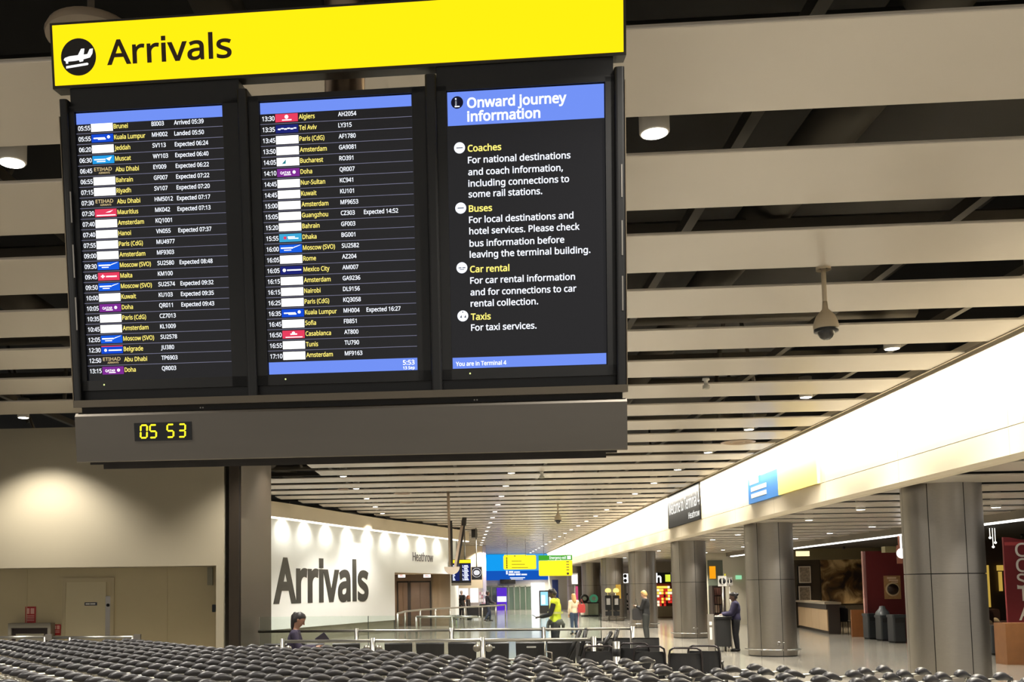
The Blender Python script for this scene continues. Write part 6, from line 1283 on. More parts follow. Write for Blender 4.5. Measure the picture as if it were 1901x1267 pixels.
# woman in black jumper looking at a phone, seen from behind, turned a little left
arm = dict(elL=(-.20,.10,1.12),wrL=(-.07,.30,1.20),elR=(.20,.10,1.12),wrR=(.05,.30,1.19),handL=(.3,.5,.3),handR=(-.3,.5,.3),head=(0,.05,1.615),face=(0,.9,-.45))
L_ = ground(1198, 34.6)
person('blonde person in a black jumper and dark trousers looking down at a phone', L_, math.radians(62), stand(1.72, **arm), [('trousers',(44,46,44),'legs',0.006),('jumper',(18,18,19),('torso','sleeves'),0.010)], (206,160,134), (178,146,92), 'bob')
phone(L_, math.radians(62), (-0.01,0.40,1.24), 'dark phone held by the blonde person in the black jumper')
o = MB().rbox((-0.16,-0.07,-0.2),(0.16,0.07,0.2),0.06,'y').tube([(-0.1,0,0.18),(-0.03,0.02,0.55),(0.05,0,0.18)],0.012).build('shoulder_bag', mat('bag_black',(30,27,28),0.6)); o.location = (L_[0]-0.30, L_[1]-0.02, 0.92); tag(o,'dark shoulder bag hanging in front of the blonde person in black','bag')
# man in high-visibility vest
L_ = ground(1030, 25.2)
hv_arm = dict(elL=(-.21,.08,1.13),wrL=(-.10,.34,1.06),elR=(.21,.10,1.13),wrR=(.08,.34,1.05),handL=(.2,.6,0),handR=(-.2,.6,0),head=(0,.06,1.61),face=(0,.9,-.5),chest=(0,.0,1.28))
b_ = person('person in a yellow high-visibility vest with a jacket tied round the waist', L_, math.radians(75), stand(1.84, **hv_arm), [('trousers',(30,32,40),'legs',0.012),('jumper',(26,26,30),('torso','sleeves'),0.006),('vest',(214,226,52),('torso','vest'),0.030)], (70,52,44), (24,20,20), 'short')
mb = MB(); 
mb.lathe([(0.160,-0.09),(0.186,-0.06),(0.192,0.0),(0.176,0.05),(0.15,0.06)], (0,0,1.0), 20).tube([(-0.05,0.16,1.0),(-0.09,0.18,0.9),(-0.11,0.17,0.76)],[0.04,0.04,0.03]).tube([(0.12,-0.12,1.0),(0.15,-0.17,0.92),(0.16,-0.16,0.82)],[0.05,0.05,0.035])
mb.build('tied_jacket', mat('jacket_grey',(84,84,80),0.8), b_)
mb = MB().lathe([(0.196,-0.025),(0.198,0.025)], (0,0,1.22), 20); mb.build('reflective_band', mat('band_silver',(190,196,120),0.3), b_)
phone(L_, math.radians(75), (0,0.52,1.13), 'phone held by the person in the yellow vest')
# girl with long blonde hair
L_ = ground(1064.5, 40.3)
person('person with long blonde hair, cream top and blue jeans', L_, math.radians(20), stand(1.60, elR=(.26,.1,1.2),wrR=(.3,.3,1.3)), [('jeans',(58,72,98),'legs',-0.004),('top',(222,206,176),('torso','sleeves'),0.004)], (216,170,140), (190,150,96), 'long', female=True)
o = MB().rbox((-0.13,-0.08,-0.17),(0.13,0.08,0.17),0.05,'y').tube([(-0.08,0,0.16),(0,0,0.36),(0.08,0,0.16)],0.012).build('handbag', mat('bag_red',(176,54,52),0.55)); o.location = (L_[0]+0.30, L_[1]-0.08, 1.02); tag(o,'red handbag carried by the person with long blonde hair','bag')
# info desk attendant facing left
L_ = ground(1364, 29.0)
person('person in navy uniform standing behind the black info desk, facing left', L_, math.radians(80), stand(1.66, elL=(-.2,.12,1.12),wrL=(-.16,.36,1.1),elR=(.2,.12,1.12),wrR=(.16,.36,1.1),handL=(0,.7,-.2),handR=(0,.7,-.2),head=(0,.05,1.61),face=(0,.95,-.3)), [('trousers',(22,22,28),'legs',0.012),('uniform',(40,36,66),('torso','sleeves'),0.02)], (88,62,50), (24,20,20), 'bun')
# seated woman with ponytail, facing right
L_ = ground(546, 17.15)
J = dict(pelvis=(0,-.02,.62),chest=(0,.0,.96),neck=(0,.04,1.18),head=(0,.09,1.325),face=(0,.85,-.55),shL=(-.165,.02,1.09),shR=(.165,.02,1.09),elL=(-.21,.10,.84),elR=(.21,.12,.84),wrL=(-.10,.36,.86),wrR=(.10,.38,.86),handL=(.2,.7,.2),handR=(-.2,.7,.2),
         hipL=(-.09,.04,.60),hipR=(.09,.04,.60),knL=(-.11,.46,.56),knR=(.11,.46,.58),anL=(-.11,.46,.085),anR=(.11,.5,.085))
person('seated person with a long dark ponytail and purple top reading a phone', L_, math.radians(-88), J, [('trousers',(30,28,36),'legs',0.0),('top',(40,33,56),('torso','sleeves'),0.006)], (150,112,92), (30,26,28), 'ponytail', female=True)
p = PYd(598, 1184, 17.2); o = MB().rbox((-0.10,-0.012,-0.08),(0.10,0.012,0.08),0.012,'y').build('tablet', mat('tablet_navy',(46,42,60),0.4)); o.location = (p.x, 17.2, p.z-0.03); o.rotation_euler = (math.radians(20),math.radians(-35),0); tag(o,'dark purple folder held on the lap of the seated person','folder')
# travellers beyond the queue rail
L_ = ground(856.5, 62)
person('person in black with cropped pale hair walking away beyond the queue rail', L_, math.radians(-25), stand(1.76), [('trousers',(20,20,22),'legs',0.01),('shirt',(24,23,25),('torso',),0.02)], (206,166,144), (168,150,136), 'short')
L_ = ground(905, 57.5)
person('person in dark navy top and jeans walking right by the queue rail end', L_, math.radians(-70), stand(1.72, elL=(-.2,.12,1.12),wrL=(-.16,.34,1.06),elR=(.2,.12,1.12),wrR=(.16,.34,1.06),knL=(-.09,.18,.50),anL=(-.1,.16,.085),anR=(.1,-.22,.1)), [('jeans',(44,52,72),'legs',0.0),('top',(30,28,40),('torso','sleeves'),0.012)], (150,112,92), (40,30,30), 'bob')
L_ = ground(842, 61)
person('stooping person in black at the wall end behind the lift lobby', L_, math.radians(-60), stand(1.62, chest=(0,.12,1.22),neck=(0,.26,1.36),head=(0,.34,1.46),face=(0,.8,-.6),shL=(-.17,.16,1.3),shR=(.17,.16,1.3),elL=(-.2,.2,1.02),elR=(.2,.2,1.02),wrL=(-.14,.4,.95),wrR=(.14,.4,.95)), [('trousers',(20,20,22),'legs',0.014),('coat',(18,18,20),('torso','sleeves'),0.03)], (120,88,72), (30,26,26), 'bob')
L_ = ground(869, 60.2)
person('small person with auburn hair between the travellers and the luggage', L_, math.radians(-100), stand(1.45), [('trousers',(30,26,26),'legs',0.008),('coat',(34,26,26),('torso','sleeves'),0.02)], (196,140,112), (142,78,48), 'long', female=True)
# luggage cart with bags
q = PZ(889, 1150, 0); e = empty('luggage_cart', (q.x,60.0,0), 'luggage cart piled with black bags beyond the queue rail', 'luggage cart')
MB().tube([(-0.7,0,0.15),(0.7,0,0.15)],0.03).tube([(-0.7,0,0.15),(-0.8,0,1.05)],0.03).tube([(-0.7,0.5,0.15),(0.7,0.5,0.15)],0.03).build('frame', RAIL, e)
MB().lathe([(0,-.03),(0.1,-.03),(0.1,.03),(0,.03)],(-0.5,0,0.1),12,axis='y').lathe([(0,-.03),(0.1,-.03),(0.1,.03),(0,.03)],(0.5,0,0.1),12,axis='y').build('wheels', BLACK, e)
o = MB().rbox((-0.68,-0.05,0.19),(0.0,0.45,0.78),0.08,'y').build('suitcase', mat('case_cloth',(26,25,27),0.7)); o.location = (q.x,60.0,0); tag(o,'left black suitcase on the luggage cart beyond the queue rail','suitcase')
o = MB().rbox((0.02,-0.05,0.19),(0.7,0.45,0.95),0.1,'y').build('holdall', mat('case_cloth2',(30,29,30),0.7)); o.location = (q.x,60.0,0); tag(o,'taller black holdall on the luggage cart beyond the queue rail','holdall')
for u, lab in ((851,'left hoop-shaped chrome cart end below the queue rail'),(872,'right hoop-shaped chrome cart end below the queue rail')):
    a = PZ(u, 1163, 0); o = MB().tube([(-0.17,0,0),(-0.17,0,0.4),(-0.1,0,0.48),(0.1,0,0.48),(0.17,0,0.4),(0.17,0,0)],0.02).build('cart_hoop', RAIL, loc=(a.x,a.y,0)); tag(o, lab, 'cart frame')
# ================================================================ cafe side and far end
def panel(name, u0, v0, u1, v1, Y, m, lab=None, cat=None, t=0.06, parent=None, zb=None, kind=None, group=None):
    a = PYd(u0, v0, Y); b_ = PYd(u1, v1, Y); z0 = b_.z if zb is None else zb
    o = MB().box((0,0,0),(b_.x-a.x,t,a.z-z0)).build(name, m, parent, loc=(a.x,Y,z0) if parent is None else None)
    if lab: tag(o, lab, cat, group, kind)
    return o
CAFE = mat('cafe_dark',(62,55,42),0.6); 
MB_ = MB().box((13.4,45.2,0),(24,45.4,3.5)).box((20.5,14,0),(20.7,45.2,3.5))
tag(MB_.build('wall_cafe', CAFE), 'dark cafe walls beyond the columns', 'wall', kind='structure')
tag(MB().box((12.75,14,3.42),(24,45.3,3.5)).build('ceiling', mat('cafe_ceiling',(34,30,26),0.7)), 'dark cafe ceiling', 'ceiling', kind='structure')
tag(MB().box((12.55,12,3.30),(12.75,50,3.50)).build('trim_9', mat('soffit_edge',(120,112,100),0.5)), 'edge of the slatted soffit along the cafe', 'trim', kind='structure')
o = MB().box((12.62,12,3.262),(12.76,49.5,3.30)).build('strip_light', emat('strip_emit',(255,250,244),3.0)); tag(o, 'long slim white strip light along the cafe soffit edge', 'strip light')
tag(MB().box((13.4,44.2,2.95),(20,45.2,3.42)).build('trim_10', mat('bulk_olive',(104,96,70),0.6)), 'olive bulkhead above the cafe pictures', 'trim', kind='structure')
o = panel('ceiling_panel_light', 1478, 1024, 1503, 1033, 43.0, emat('panel_emit',(250,226,170),1.3), 'warm lit panel above the framed cafe pictures', 'light panel')
# framed pictures
PICM = mat('picture_print',(140,128,112),0.5,var=1.0,scale=14)
for v0, v1, lab in ((1052,1083,'upper black-framed print on the dark cafe wall'),(1089,1119,'lower black-framed print on the dark cafe wall')):
    a = PYd(1482, v0, 45.1); b_ = PYd(1506, v1, 45.1)
    e = empty('framed_picture', (a.x,45.12,b_.z), lab, 'picture'); w, h = b_.x-a.x, a.z-b_.z
    MB().box((-0.03,-0.02,-0.03),(w+0.03,0.06,h+0.03)).build('frame', BLACK, e)
    MB().box((0,-0.03,0),(w,-0.02,h)).build('mount', mat('mount_grey',(205,198,184),0.5), e)
    MB().box((0.05,-0.036,0.05),(w-0.05,-0.03,h-0.05)).build('print', PICM, e)
# mural: blurred abstract browns
mm = bpy.data.materials.new('mural_print'); mm.use_nodes = True; nt = mm.node_tree; b = nt.nodes['Principled BSDF']; b.inputs['Roughness'].default_value = 0.4
tc = nt.nodes.new('ShaderNodeTexCoord'); nz = nt.nodes.new('ShaderNodeTexNoise'); nz.inputs['Scale'].default_value = 1.5; nz.inputs['Detail'].default_value = 5; nz.inputs['Distortion'].default_value = 0.8
cr = nt.nodes.new('ShaderNodeValToRGB'); nt.links.new(tc.outputs['Object'], nz.inputs['Vector']); nt.links.new(nz.outputs['Fac'], cr.inputs[0])
els = cr.color_ramp.elements; els[0].position = 0.38; els[0].color = lin((34,28,22)); els[1].position = 0.66; els[1].color = lin((196,172,128))
e_ = els.new(0.5); e_.color = lin((104,80,48)); nt.links.new(cr.outputs[0], b.inputs['Base Color'])
a = PYd(1523,1037,45.1); b_ = PYd(1612,1121,45.1)
o = MB().box((0,0,0),(b_.x-a.x,0.05,a.z-b_.z)).build('wall_mural', mm, loc=(a.x,45.12,b_.z)); tag(o, 'big dark brown mural on the cafe wall beside the framed prints', 'mural')
# service counter with timber front
a = PZ(1483, 1166, 0); b2 = PZ(1537, 1178.5, 0)
ang = math.atan2(b2.y-a.y, b2.x-a.x); L_ = math.hypot(b2.x-a.x, b2.y-a.y)
e = empty('cafe_counter', (a.x,a.y,0), 'cafe counter with pale timber front and dark top under the framed prints', 'counter', rz=ang)
mb = MB()
for i in range(4): mb.box((L_*i/4+0.01,0.0,0.12),(L_*(i+1)/4-0.01,0.06,0.92))
mb.build('timber_front', mat('timber_pale',(176,150,116),0.5,var=0.15,scale=6,stretch=(1,1,0.2)), e)
MB().box((0,-0.02,0.92),(L_,0.45,1.12)).box((0,0.04,0),(L_,0.45,0.92)).build('carcass', mat('counter_dark',(40,32,26),0.5), e)
MB().box((-0.05,-0.08,1.12),(L_+0.05,0.5,1.2)).build('counter_top', mat('counter_top',(150,140,122),0.4), e)
# cafe furniture
def cafe_chair(u, vb, lab, rz):
    p = PZ(u, vb, 0); e = empty('cafe_chair', (p.x,p.y,0), lab, 'chair', rz=rz)
    MB().rbox((-0.22,-0.22,0.43),(0.22,0.22,0.47),0.04,'z').build('seat', BLACK, e)
    MB().rbox((-0.21,-0.23,0.47),(0.21,-0.19,0.95),0.04,'y').build('backrest', BLACK, e)
    for x in (-0.19,0.19):
        for y in (-0.2,0.2): MB().tube([(x,y,0),(x*0.95,y*0.95,0.44)],0.015,6).build('leg', BLACK, e)
cafe_chair(1551, 1174, 'black cafe chair nearest the pale timber counter', 0.4); cafe_chair(1568, 1176, 'black cafe chair between the counter and the brown partition', -0.6)
cafe_chair(1560, 1168, 'black cafe chair behind the other two near the mural', 2.6)
panel('low_partition', 1580, 1133, 1608, 1176, 36.5, mat('partition_brown',(122,78,40),0.5,var=0.2), 'low brown timber partition left of the grey bins', 'partition', 0.08, zb=0)
# red partition wall with poster
RED = mat('cafe_red',(112,34,34),0.5,var=0.04)
YR = 35.5
panel('red_wall', 1606, 1024, 1730, 1190, YR, RED, 'dark red cafe wall panel carrying a coffee poster', 'wall panel', 0.15, zb=0)
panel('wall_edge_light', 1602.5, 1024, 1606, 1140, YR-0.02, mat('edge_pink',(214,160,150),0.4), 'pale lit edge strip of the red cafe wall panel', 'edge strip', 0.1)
e = empty('coffee_poster', PYd(1642,1113,YR-0.01), 'tan poster with a dark round coffee picture on the red wall', 'poster')
a = PYd(1642,1070,YR); b_ = PYd(1675,1113,YR); w, h = b_.x-a.x, a.z-b_.z
MB().box((0,-0.02,0),(w,0,h)).build('sheet', mat('poster_tan',(190,146,96),0.5,var=0.35,scale=9), e)
MB().lathe([(0,-0.03),(w*0.34,-0.03),(w*0.34,-0.02)],(w*0.52,0,h*0.42),20,axis='y').build('cup_top', mat('coffee_brown',(58,40,30),0.4), e)
MB().lathe([(w*0.34,-0.028),(w*0.44,-0.028),(w*0.44,-0.02)],(w*0.52,0,h*0.42),20,axis='y').build('cup_rim', mat('cup_cream',(222,196,150),0.4), e)
MB().box((w*0.2,-0.025,h*0.86),(w*0.75,-0.02,h*0.94)).box((w*0.3,-0.025,h*0.77),(w*0.86,-0.02,h*0.83)).box((w*0.45,-0.025,h*0.70),(w*0.85,-0.02,h*0.74)).build('lettering', mat('poster_letter',(244,214,180),0.5), e)
panel('hanging_box', 1643, 1015, 1668, 1026, 33.5, mat('box_olive',(150,138,96),0.5), 'pale rectangular light box above the red wall', 'light box', 0.3)
a = PYd(1664.5,1013,30.5); b_ = PYd(1676,1047,30.5); o = MB().box((0,0,0),(b_.x-a.x,0.05,a.z-b_.z)).box((0.05,0.01,a.z-b_.z),(0.09,0.04,3.43-b_.z)).build('blade_sign', mat('blade_brown',(140,84,62),0.5), loc=(a.x,30.5,b_.z)); tag(o, 'brown projecting sign beside the big column', 'sign')
p = PYd(1674,1028,30.2); o = MB().lathe([(0,-0.03),(0.14,-0.03),(0.15,0.0)],(0,0,0),20,axis='y').box((-0.02,0,0.1),(0.02,0.04,3.43-p.z)).build('round_light_sign', emat('round_emit',(255,252,246),1.6), loc=p); tag(o, 'round white lit sign half hidden by the big column', 'sign')
# grey bins
def cafe_bin(u0, u1, v0, vb, lab, dome=False):
    b_ = PZ(u1, vb, 0); a = PYd(u0, v0, b_.y); w = b_.x-a.x; h = a.z
    e = empty('litter_bin', (a.x,b_.y,0), lab, 'bin')
    MB().rbox((0,0,0.05),(w,0.5,h*0.9),0.05,'z').build('body', mat('bin_grey',(34,37,39),0.4,var=0.15), e)
    MB().rbox((-0.02,-0.02,h*0.9),(w+0.02,0.52,h),0.05,'z').build('lid', mat('bin_lid',(40,44,46),0.35), e)
    MB().box((0.05,-0.012,h*0.72),(w-0.05,0.0,h*0.86)).build('opening', BLACKM, e)
    MB().box((0.03,0.03,0),(w-0.03,0.47,0.05)).build('base', BLACKM, e)
    if dome: MB().lathe([(0,0.3),(0.08,0.29),(0.11,0.2),(0.2,0.1),(0.22,0.0)],(w/2,0.25,h),16).build('hood', mat('hood_grey',(84,88,88),0.3), e)
cafe_bin(1611, 1633, 1140, 1188, 'left dark grey litter bin by the red wall'); cafe_bin(1635, 1656, 1143, 1191, 'middle grey litter bin with a hooded top by the red wall', True); cafe_bin(1658, 1684, 1142, 1195, 'right dark litter bin next to the big column')
# red banner with vertical white letters
YB = 25.0
a = PYd(1862, 998, YB); b_ = PYd(1935, 1157, YB); w, h = b_.x-a.x, a.z-b_.z
e = empty('banner', (a.x,YB,b_.z), 'dark red cafe banner with large vertical white letters at the picture edge', 'banner')
mb = MB(); mb.prism([(0,0),(w,0),(w,h-0.10),(w*0.5,h-0.06),(0.15,h-0.005),(0,h+0.0)], 0, 0.06, 'y'); mb.build('cloth', mat('banner_red',(116,32,38),0.5,var=0.06), e)
MB().box((0.02,-0.006,h-0.20),(w,-0.0,h-0.12)).build('top_band', mat('banner_pink',(168,64,66),0.5), e)
mb = MB(); cx = PYd(1898.5,1050,YB).x-a.x
for ch_, v in (('C',1034),('O',1062.5),('S',1091),('T',1116),('A',1152)):
    z = PYd(1890, v, YB).z-b_.z; mb.text(ch_, 0.33/0.72, lambda x,zz,hh,z=z: (cx-0.16+x*1.05,-0.012,z+zz), 0.02)
mb.build('lettering', mat('banner_white',(244,240,232),0.45), e)
panel('cafe_counter', 1866, 1158, 1945, 1224, 23.6, mat('counter_wood',(126,84,48),0.45,var=0.2,scale=5), 'brown timber counter below the red banner', 'counter', 0.5, zb=0)
cafe_bin(1841, 1864, 1162, 1218, 'black bin left of the brown counter below the banner')
for i, (u0, v0, u1, v1) in enumerate(((1830,1050,1840,1128),(1851,1050,1866,1060),(1854,1062,1862,1098))):
    panel('lit_wall_panel', u0, v0, u1, v1, 38.0, emat('amber_panel',(226,186,84),0.55), ('tall amber lit wall panel right of the big column','small amber lit panel left of the banner','slim amber lit strip left of the banner')[i], 'light panel', 0.05)
tag(MB().box((16.5,38.1,0),(24,38.2,3.45)).build('wall_cafe_inner', mat('cafe_brown',(66,52,40),0.6)), 'brown inner cafe wall', 'wall', kind='structure')
for (u, v) in ((1838,999),(1848,1008),(1844,1016)):
    p = PYd(u, v, 30.0); o = MB().ball(p, 0.035, 10, 6).tube([p, (p.x,p.y,3.44)], 0.008, 5).build('pendant_lamp', emat('pendant_emit',(255,250,235),2.5)); tag(o, 'tiny bright pendant lamp over the cafe, at image height %s' % {999:'highest',1008:'middle',1016:'lowest'}[v], 'lamp')
# two low cafe armchairs with cushions
for u, vb, lab in ((1846,1196,'dark cafe armchair right of the big column'),(1858,1190,'brown cafe armchair behind the dark one')):
    p = PZ(u, vb, 0); e = empty('armchair', (p.x,p.y,0), lab, 'armchair', rz=0.5)
    MB().rbox((-0.4,-0.35,0.1),(0.4,0.35,0.42),0.08,'y').build('seat', mat('leather_brown',(70,46,40),0.5), e); MB().rbox((-0.4,0.25,0.4),(0.4,0.42,1.0),0.1,'y').build('backrest', mat('leather_brown',(70,46,40),0.5), e)
    for s_ in (-1,1): MB().rbox((s_*0.4-0.08,-0.35,0.1),(s_*0.4+0.08,0.35,0.62),0.05,'y').build('armrest', mat('leather_brown',(70,46,40),0.5), e)
    MB().ball((0,0.15,0.55),(0.2,0.08,0.18)).build('cushion', mat('cushion_cream',(200,184,150),0.7), e)
# ---------------------------------------------------------------- wall section between the info desk column and the shop
XW = PYd(1309,1100,50).x
tag(MB().box((XW,50,0),(16.5,50.2,3.5)).build('wall_info', mat('wall_ivory',(214,206,184),0.5)), 'ivory wall behind the info desk', 'wall', kind='structure')
p0 = PYd(1313,1041,50); p1 = PYd(1345,1155,50)
dr = empty('door_4', (p0.x,50,0), 'grey green door panel behind the info desk', 'door'); dr['kind']='structure'
MB().box((0,-0.05,0),(p1.x-p0.x,0,p0.z)).build('door_leaf', mat('door_green',(92,98,84),0.45), dr); MB().box((p1.x-p0.x,-0.06,0),(p1.x-p0.x+0.06,0,p0.z+0.06)).build('door_frame', mat('wall_ivory',(214,206,184),0.5), dr)
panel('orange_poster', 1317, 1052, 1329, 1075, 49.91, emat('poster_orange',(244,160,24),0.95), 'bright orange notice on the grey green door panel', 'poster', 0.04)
panel('exit_sign', 1366, 1069, 1377, 1076, 49.9, emat('exit_green',(150,220,170),0.9), 'small pale green exit sign on the ivory wall', 'sign', 0.05)
panel('yellow_notice', 1342, 1066, 1347, 1070, 49.96, emat('notice_yellow',(230,214,60),0.9), 'tiny yellow notice above the information signs', 'notice', 0.04)
# info point: sign heads, rack, desk
YI = 29.4
for u0, u1, v0, v1, Y, lab in ((1333.5,1349,1070,1089,YI,'white square information sign with a black circled i, larger one'),(1349.5,1360,1072,1087.5,YI+0.9,'grey square information sign with a black circled i, smaller one')):
    a = PYd(u0, v0, Y); b_ = PYd(u1, v1, Y); w, h = b_.x-a.x, a.z-b_.z
    e = empty('information_sign', (a.x,Y,b_.z), lab, 'sign')
    MB().box((0,0,0),(w,0.06,h)).build('sign_panel', mat('info_white',(226,224,218),0.4) if Y == YI else mat('info_grey',(160,156,150),0.4), e)
    MB().lathe([(0,-0.006),(w*0.42,-0.006),(w*0.42,0.0)],(w/2,0,h/2),24,axis='y').build('disc', BLACKM, e)
    MB().text('i', h*0.8, lambda x,z,hh: (w*0.5-h*0.1+x,-0.012,h*0.24+z), 0.05).box((w*0.36,-0.012,h*0.2),(w*0.66,-0.007,h*0.26)).build('lettering', WHITE, e)
    MB().tube([(w/2,0.03,-b_.z),(w/2,0.03,0.0)],0.025).build('pole', STEEL, e)
e = empty('leaflet_rack', (PYd(1324,1150,31.5).x,31.5,0), 'tall dark leaflet rack left of the information signs', 'rack')
a = PYd(1323,1088,31.5); b_ = PYd(1349,1150,31.5); w = b_.x-a.x
MB().box((0,0,0),(0.05,0.4,a.z)).box((w-0.05,0,0),(w,0.4,a.z)).box((0,0.35,0.1),(w,0.4,a.z)).build('rack_frame', mat('rack_brown',(50,38,34),0.5), e)
mb = MB(); rr = random.Random(3)
for r_ in range(4):
    for c_ in range(4): mb.mi(rr.randrange(4)).box((0.06+c_*(w-0.1)/4,0.2+0.02*r_,0.75+0.27*r_),(0.05+(c_+0.85)*(w-0.1)/4,0.24+0.02*r_,0.98+0.27*r_))
mb.build('leaflets', [mat('leaf_a',(180,160,140),0.5),mat('leaf_b',(120,80,70),0.5),mat('leaf_c',(90,80,84),0.5),mat('leaf_d',(150,120,100),0.5)], e)
panel('totem_sign', 1313.5, 1141, 1327, 1200, 28.6, mat('totem_grey',(128,122,114),0.4,0.3), 'grey upright sign panel at the left of the black info desk', 'sign', 0.06, zb=0)
p = PYd(1320.5,1175,28.55); o = MB().box((-0.03,0,-0.2),(0.03,0.012,0.14)).box((-0.035,0,0.2),(0.035,0.012,0.3)).build('totem_lettering', WHITE, loc=(p.x,28.585,p.z)); tag(o,'white vertical marks on the grey info desk sign panel','lettering')
a = PYd(1328,1146,28.8); b_ = PYd(1358,1194,28.8); w = b_.x-a.x
e = empty('info_desk', (a.x,28.8,0), 'black information desk the navy uniformed person leans on', 'desk')
MB().box((0,0,0.14),(w,0.5,a.z-0.06)).build('desk_body', BLACKM, e); MB().box((-0.04,-0.04,a.z-0.06),(w+0.04,0.54,a.z)).build('desk_top', BLACK, e)
for x in (0.06,w-0.06): 
    for y in (0.06,0.44): MB().tube([(x,y,0),(x,y,0.14)],0.03,8).build('leg', STEEL, e)
for x, lab in ((0.22,'left paper lying on the black info desk'),(0.46,'right paper lying on the black info desk')):
    o = MB().box((-0.09,-0.12,0),(0.09,0.12,0.03)).build('paper', WHITE, loc=(a.x+x*w/0.55*0.9,29.0,a.z)); tag(o, lab, 'paper')
# ---------------------------------------------------------------- shop fronts along the far right
tag(MB().box((12.4,50.2,0),(12.6,90,3.5)).build('wall_shops', mat('shop_wall',(120,110,96),0.5)), 'shop fronts along the right side behind the columns', 'wall', kind='structure')
YS = 62.0
panel('shop_header', 1214, 1043, 1247, 1063, YS-0.3, mat('shop_grey',(128,118,106),0.5), 'grey fascia panel above the lit shop sign', 'fascia', 0.3)
e = empty('shop_sign', PYd(1214,1084,YS), 'lit shop sign with a large white lowercase h on black', 'sign'); a = PYd(1214,1064,YS); b_ = PYd(1246,1084,YS); w, h = b_.x-a.x, a.z-b_.z
MB().box((0,0,0),(w,0.2,h)).build('sign_box', BLACKM, e); MB().text('h', h*1.1, lambda x,z,hh: (w*0.12+x*0.9,-0.02,h*0.1+z), 0.05).box((0,-0.02,h*0.1),(w*0.1,0,h*0.9)).build('letter', emat('shop_letter',(250,250,255),1.5), e)
MB().box((w*0.68,-0.02,h*0.15),(w*0.98,0,h*0.8)).build('yellow_square', emat('shop_yellow',(214,226,70),1.0), e)
# display shelving with coloured packets
a = PYd(1220,1088,YS); b_ = PYd(1249,1126,YS); w = b_.x-a.x; z0 = b_.z; z1 = a.z
e = empty('shop_display', (a.x,YS,0), 'brightly lit shop display of red and yellow packets', 'shop display')
MB().box((0,0.2,0),(w,0.4,z1+0.2)).build('back_panel', mat('display_red',(130,40,30),0.5), e)
mb = MB(); rr = random.Random(5)
for r_ in range(7):
    for c_ in range(7):
        k = rr.choice((0,0,0,1,2,3)) if r_ < 4 else rr.choice((0,1,1,2,2,3)); mb.mi(k).box((w*c_/7+0.01,0.05,z0+(z1-z0)*r_/7+0.01),(w*(c_+0.9)/7,0.2,z0+(z1-z0)*(r_+0.85)/7))
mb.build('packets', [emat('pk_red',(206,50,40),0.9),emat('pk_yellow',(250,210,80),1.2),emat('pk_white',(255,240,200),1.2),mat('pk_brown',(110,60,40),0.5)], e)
MB().box((0,0,0.02),(w,0.2,z0)).build('base_panel', mat('base_cream',(176,164,140),0.5), e)
# tall lettered panel and lit sign between columns
a = PYd(1154,1089,70); b_ = PYd(1168,1143,70); w = b_.x-a.x
e = empty('lettered_panel', (a.x,70,0), 'tall white and black patterned panel left of the blonde person', 'panel'); MB().box((0,0,0),(w,0.1,a.z)).build('panel', mat('panel_bw',(214,206,200),0.5), e)
mb = MB(); rr = random.Random(9)
for i in range(9): mb.lathe([(0.02,-0.01),(w*0.2+0.05*rr.random(),-0.01)],(w*(0.25+0.5*rr.random()),0,0.2+(a.z-0.3)*i/9),12,axis='y')
for i in range(6): mb.box((w*0.1*rr.random(),-0.012,0.3+(a.z-0.4)*i/6),(w*(0.6+0.4*rr.random()),0,0.42+(a.z-0.4)*i/6))
mb.build('pattern', BLACKM, e)
e = empty('shop_sign', PYd(1154,1083,69), 'white lit shop sign with black shapes left of the blonde person', 'sign'); a = PYd(1154,1066,69); b_ = PYd(1167,1083,69); w, h = b_.x-a.x, a.z-b_.z
MB().box((w*0.3,0.05,-a.z+h-0.0),(w*0.7,0.1,0)).build('sign_post', GREYP, e); MB().box((0,0,0),(w,0.2,h)).build('sign_box', emat('lit_white',(252,250,250),1.4), e); MB().ball((w*0.55,-0.02,h*0.75),(w*0.25,0.02,h*0.2)).ball((w*0.55,-0.02,h*0.25),(w*0.25,0.02,h*0.2)).build('shapes', BLACKM, e)
# payphones on the column
yc = 17.44+9.79*4
for i, (u, lab) in enumerate(((1129.5,'left payphone with a yellow hood light on the column'),(1144.5,'right payphone with a yellow hood light on the column'))):
    Y = yc-0.76; p = PYd(u, 1127, Y); e = empty('payphone', (p.x,Y,p.z), lab, 'payphone'); k = Y/1850
    MB().rbox((-0.17,-0.02,-0.2),(0.17,0.2,0.62),0.05,'y').build('housing', BLACK, e)
    MB().box((-0.1,-0.035,0.1),(0.1,-0.02,0.45)).build('keypad', mat('keypad_grey',(150,148,144),0.4), e)
    MB().lathe([(0,1.02),(0.1,1.0),(0.16,0.92),(0.16,0.82),(0.1,0.78),(0,0.78)],(0,0.0,0),16).build('hood_light', emat('hood_yellow',(255,226,130),1.3), e)
    MB().tube([(0,0.15,-p.z),(0,0.15,1.0)],0.04).build('stand', RAIL, e)
    MB().box((-0.16,-0.03,-0.5),(0.16,0.16,-0.26)).build('shelf_box', BLACKM, e)
p = PYd(1150,1095,yc-0.9); panel('yellow_poster', 1143, 1086, 1153, 1112, yc-0.64, emat('poster_yellow',(238,186,80),0.6), 'yellow poster behind the right payphone', 'poster', 0.03)
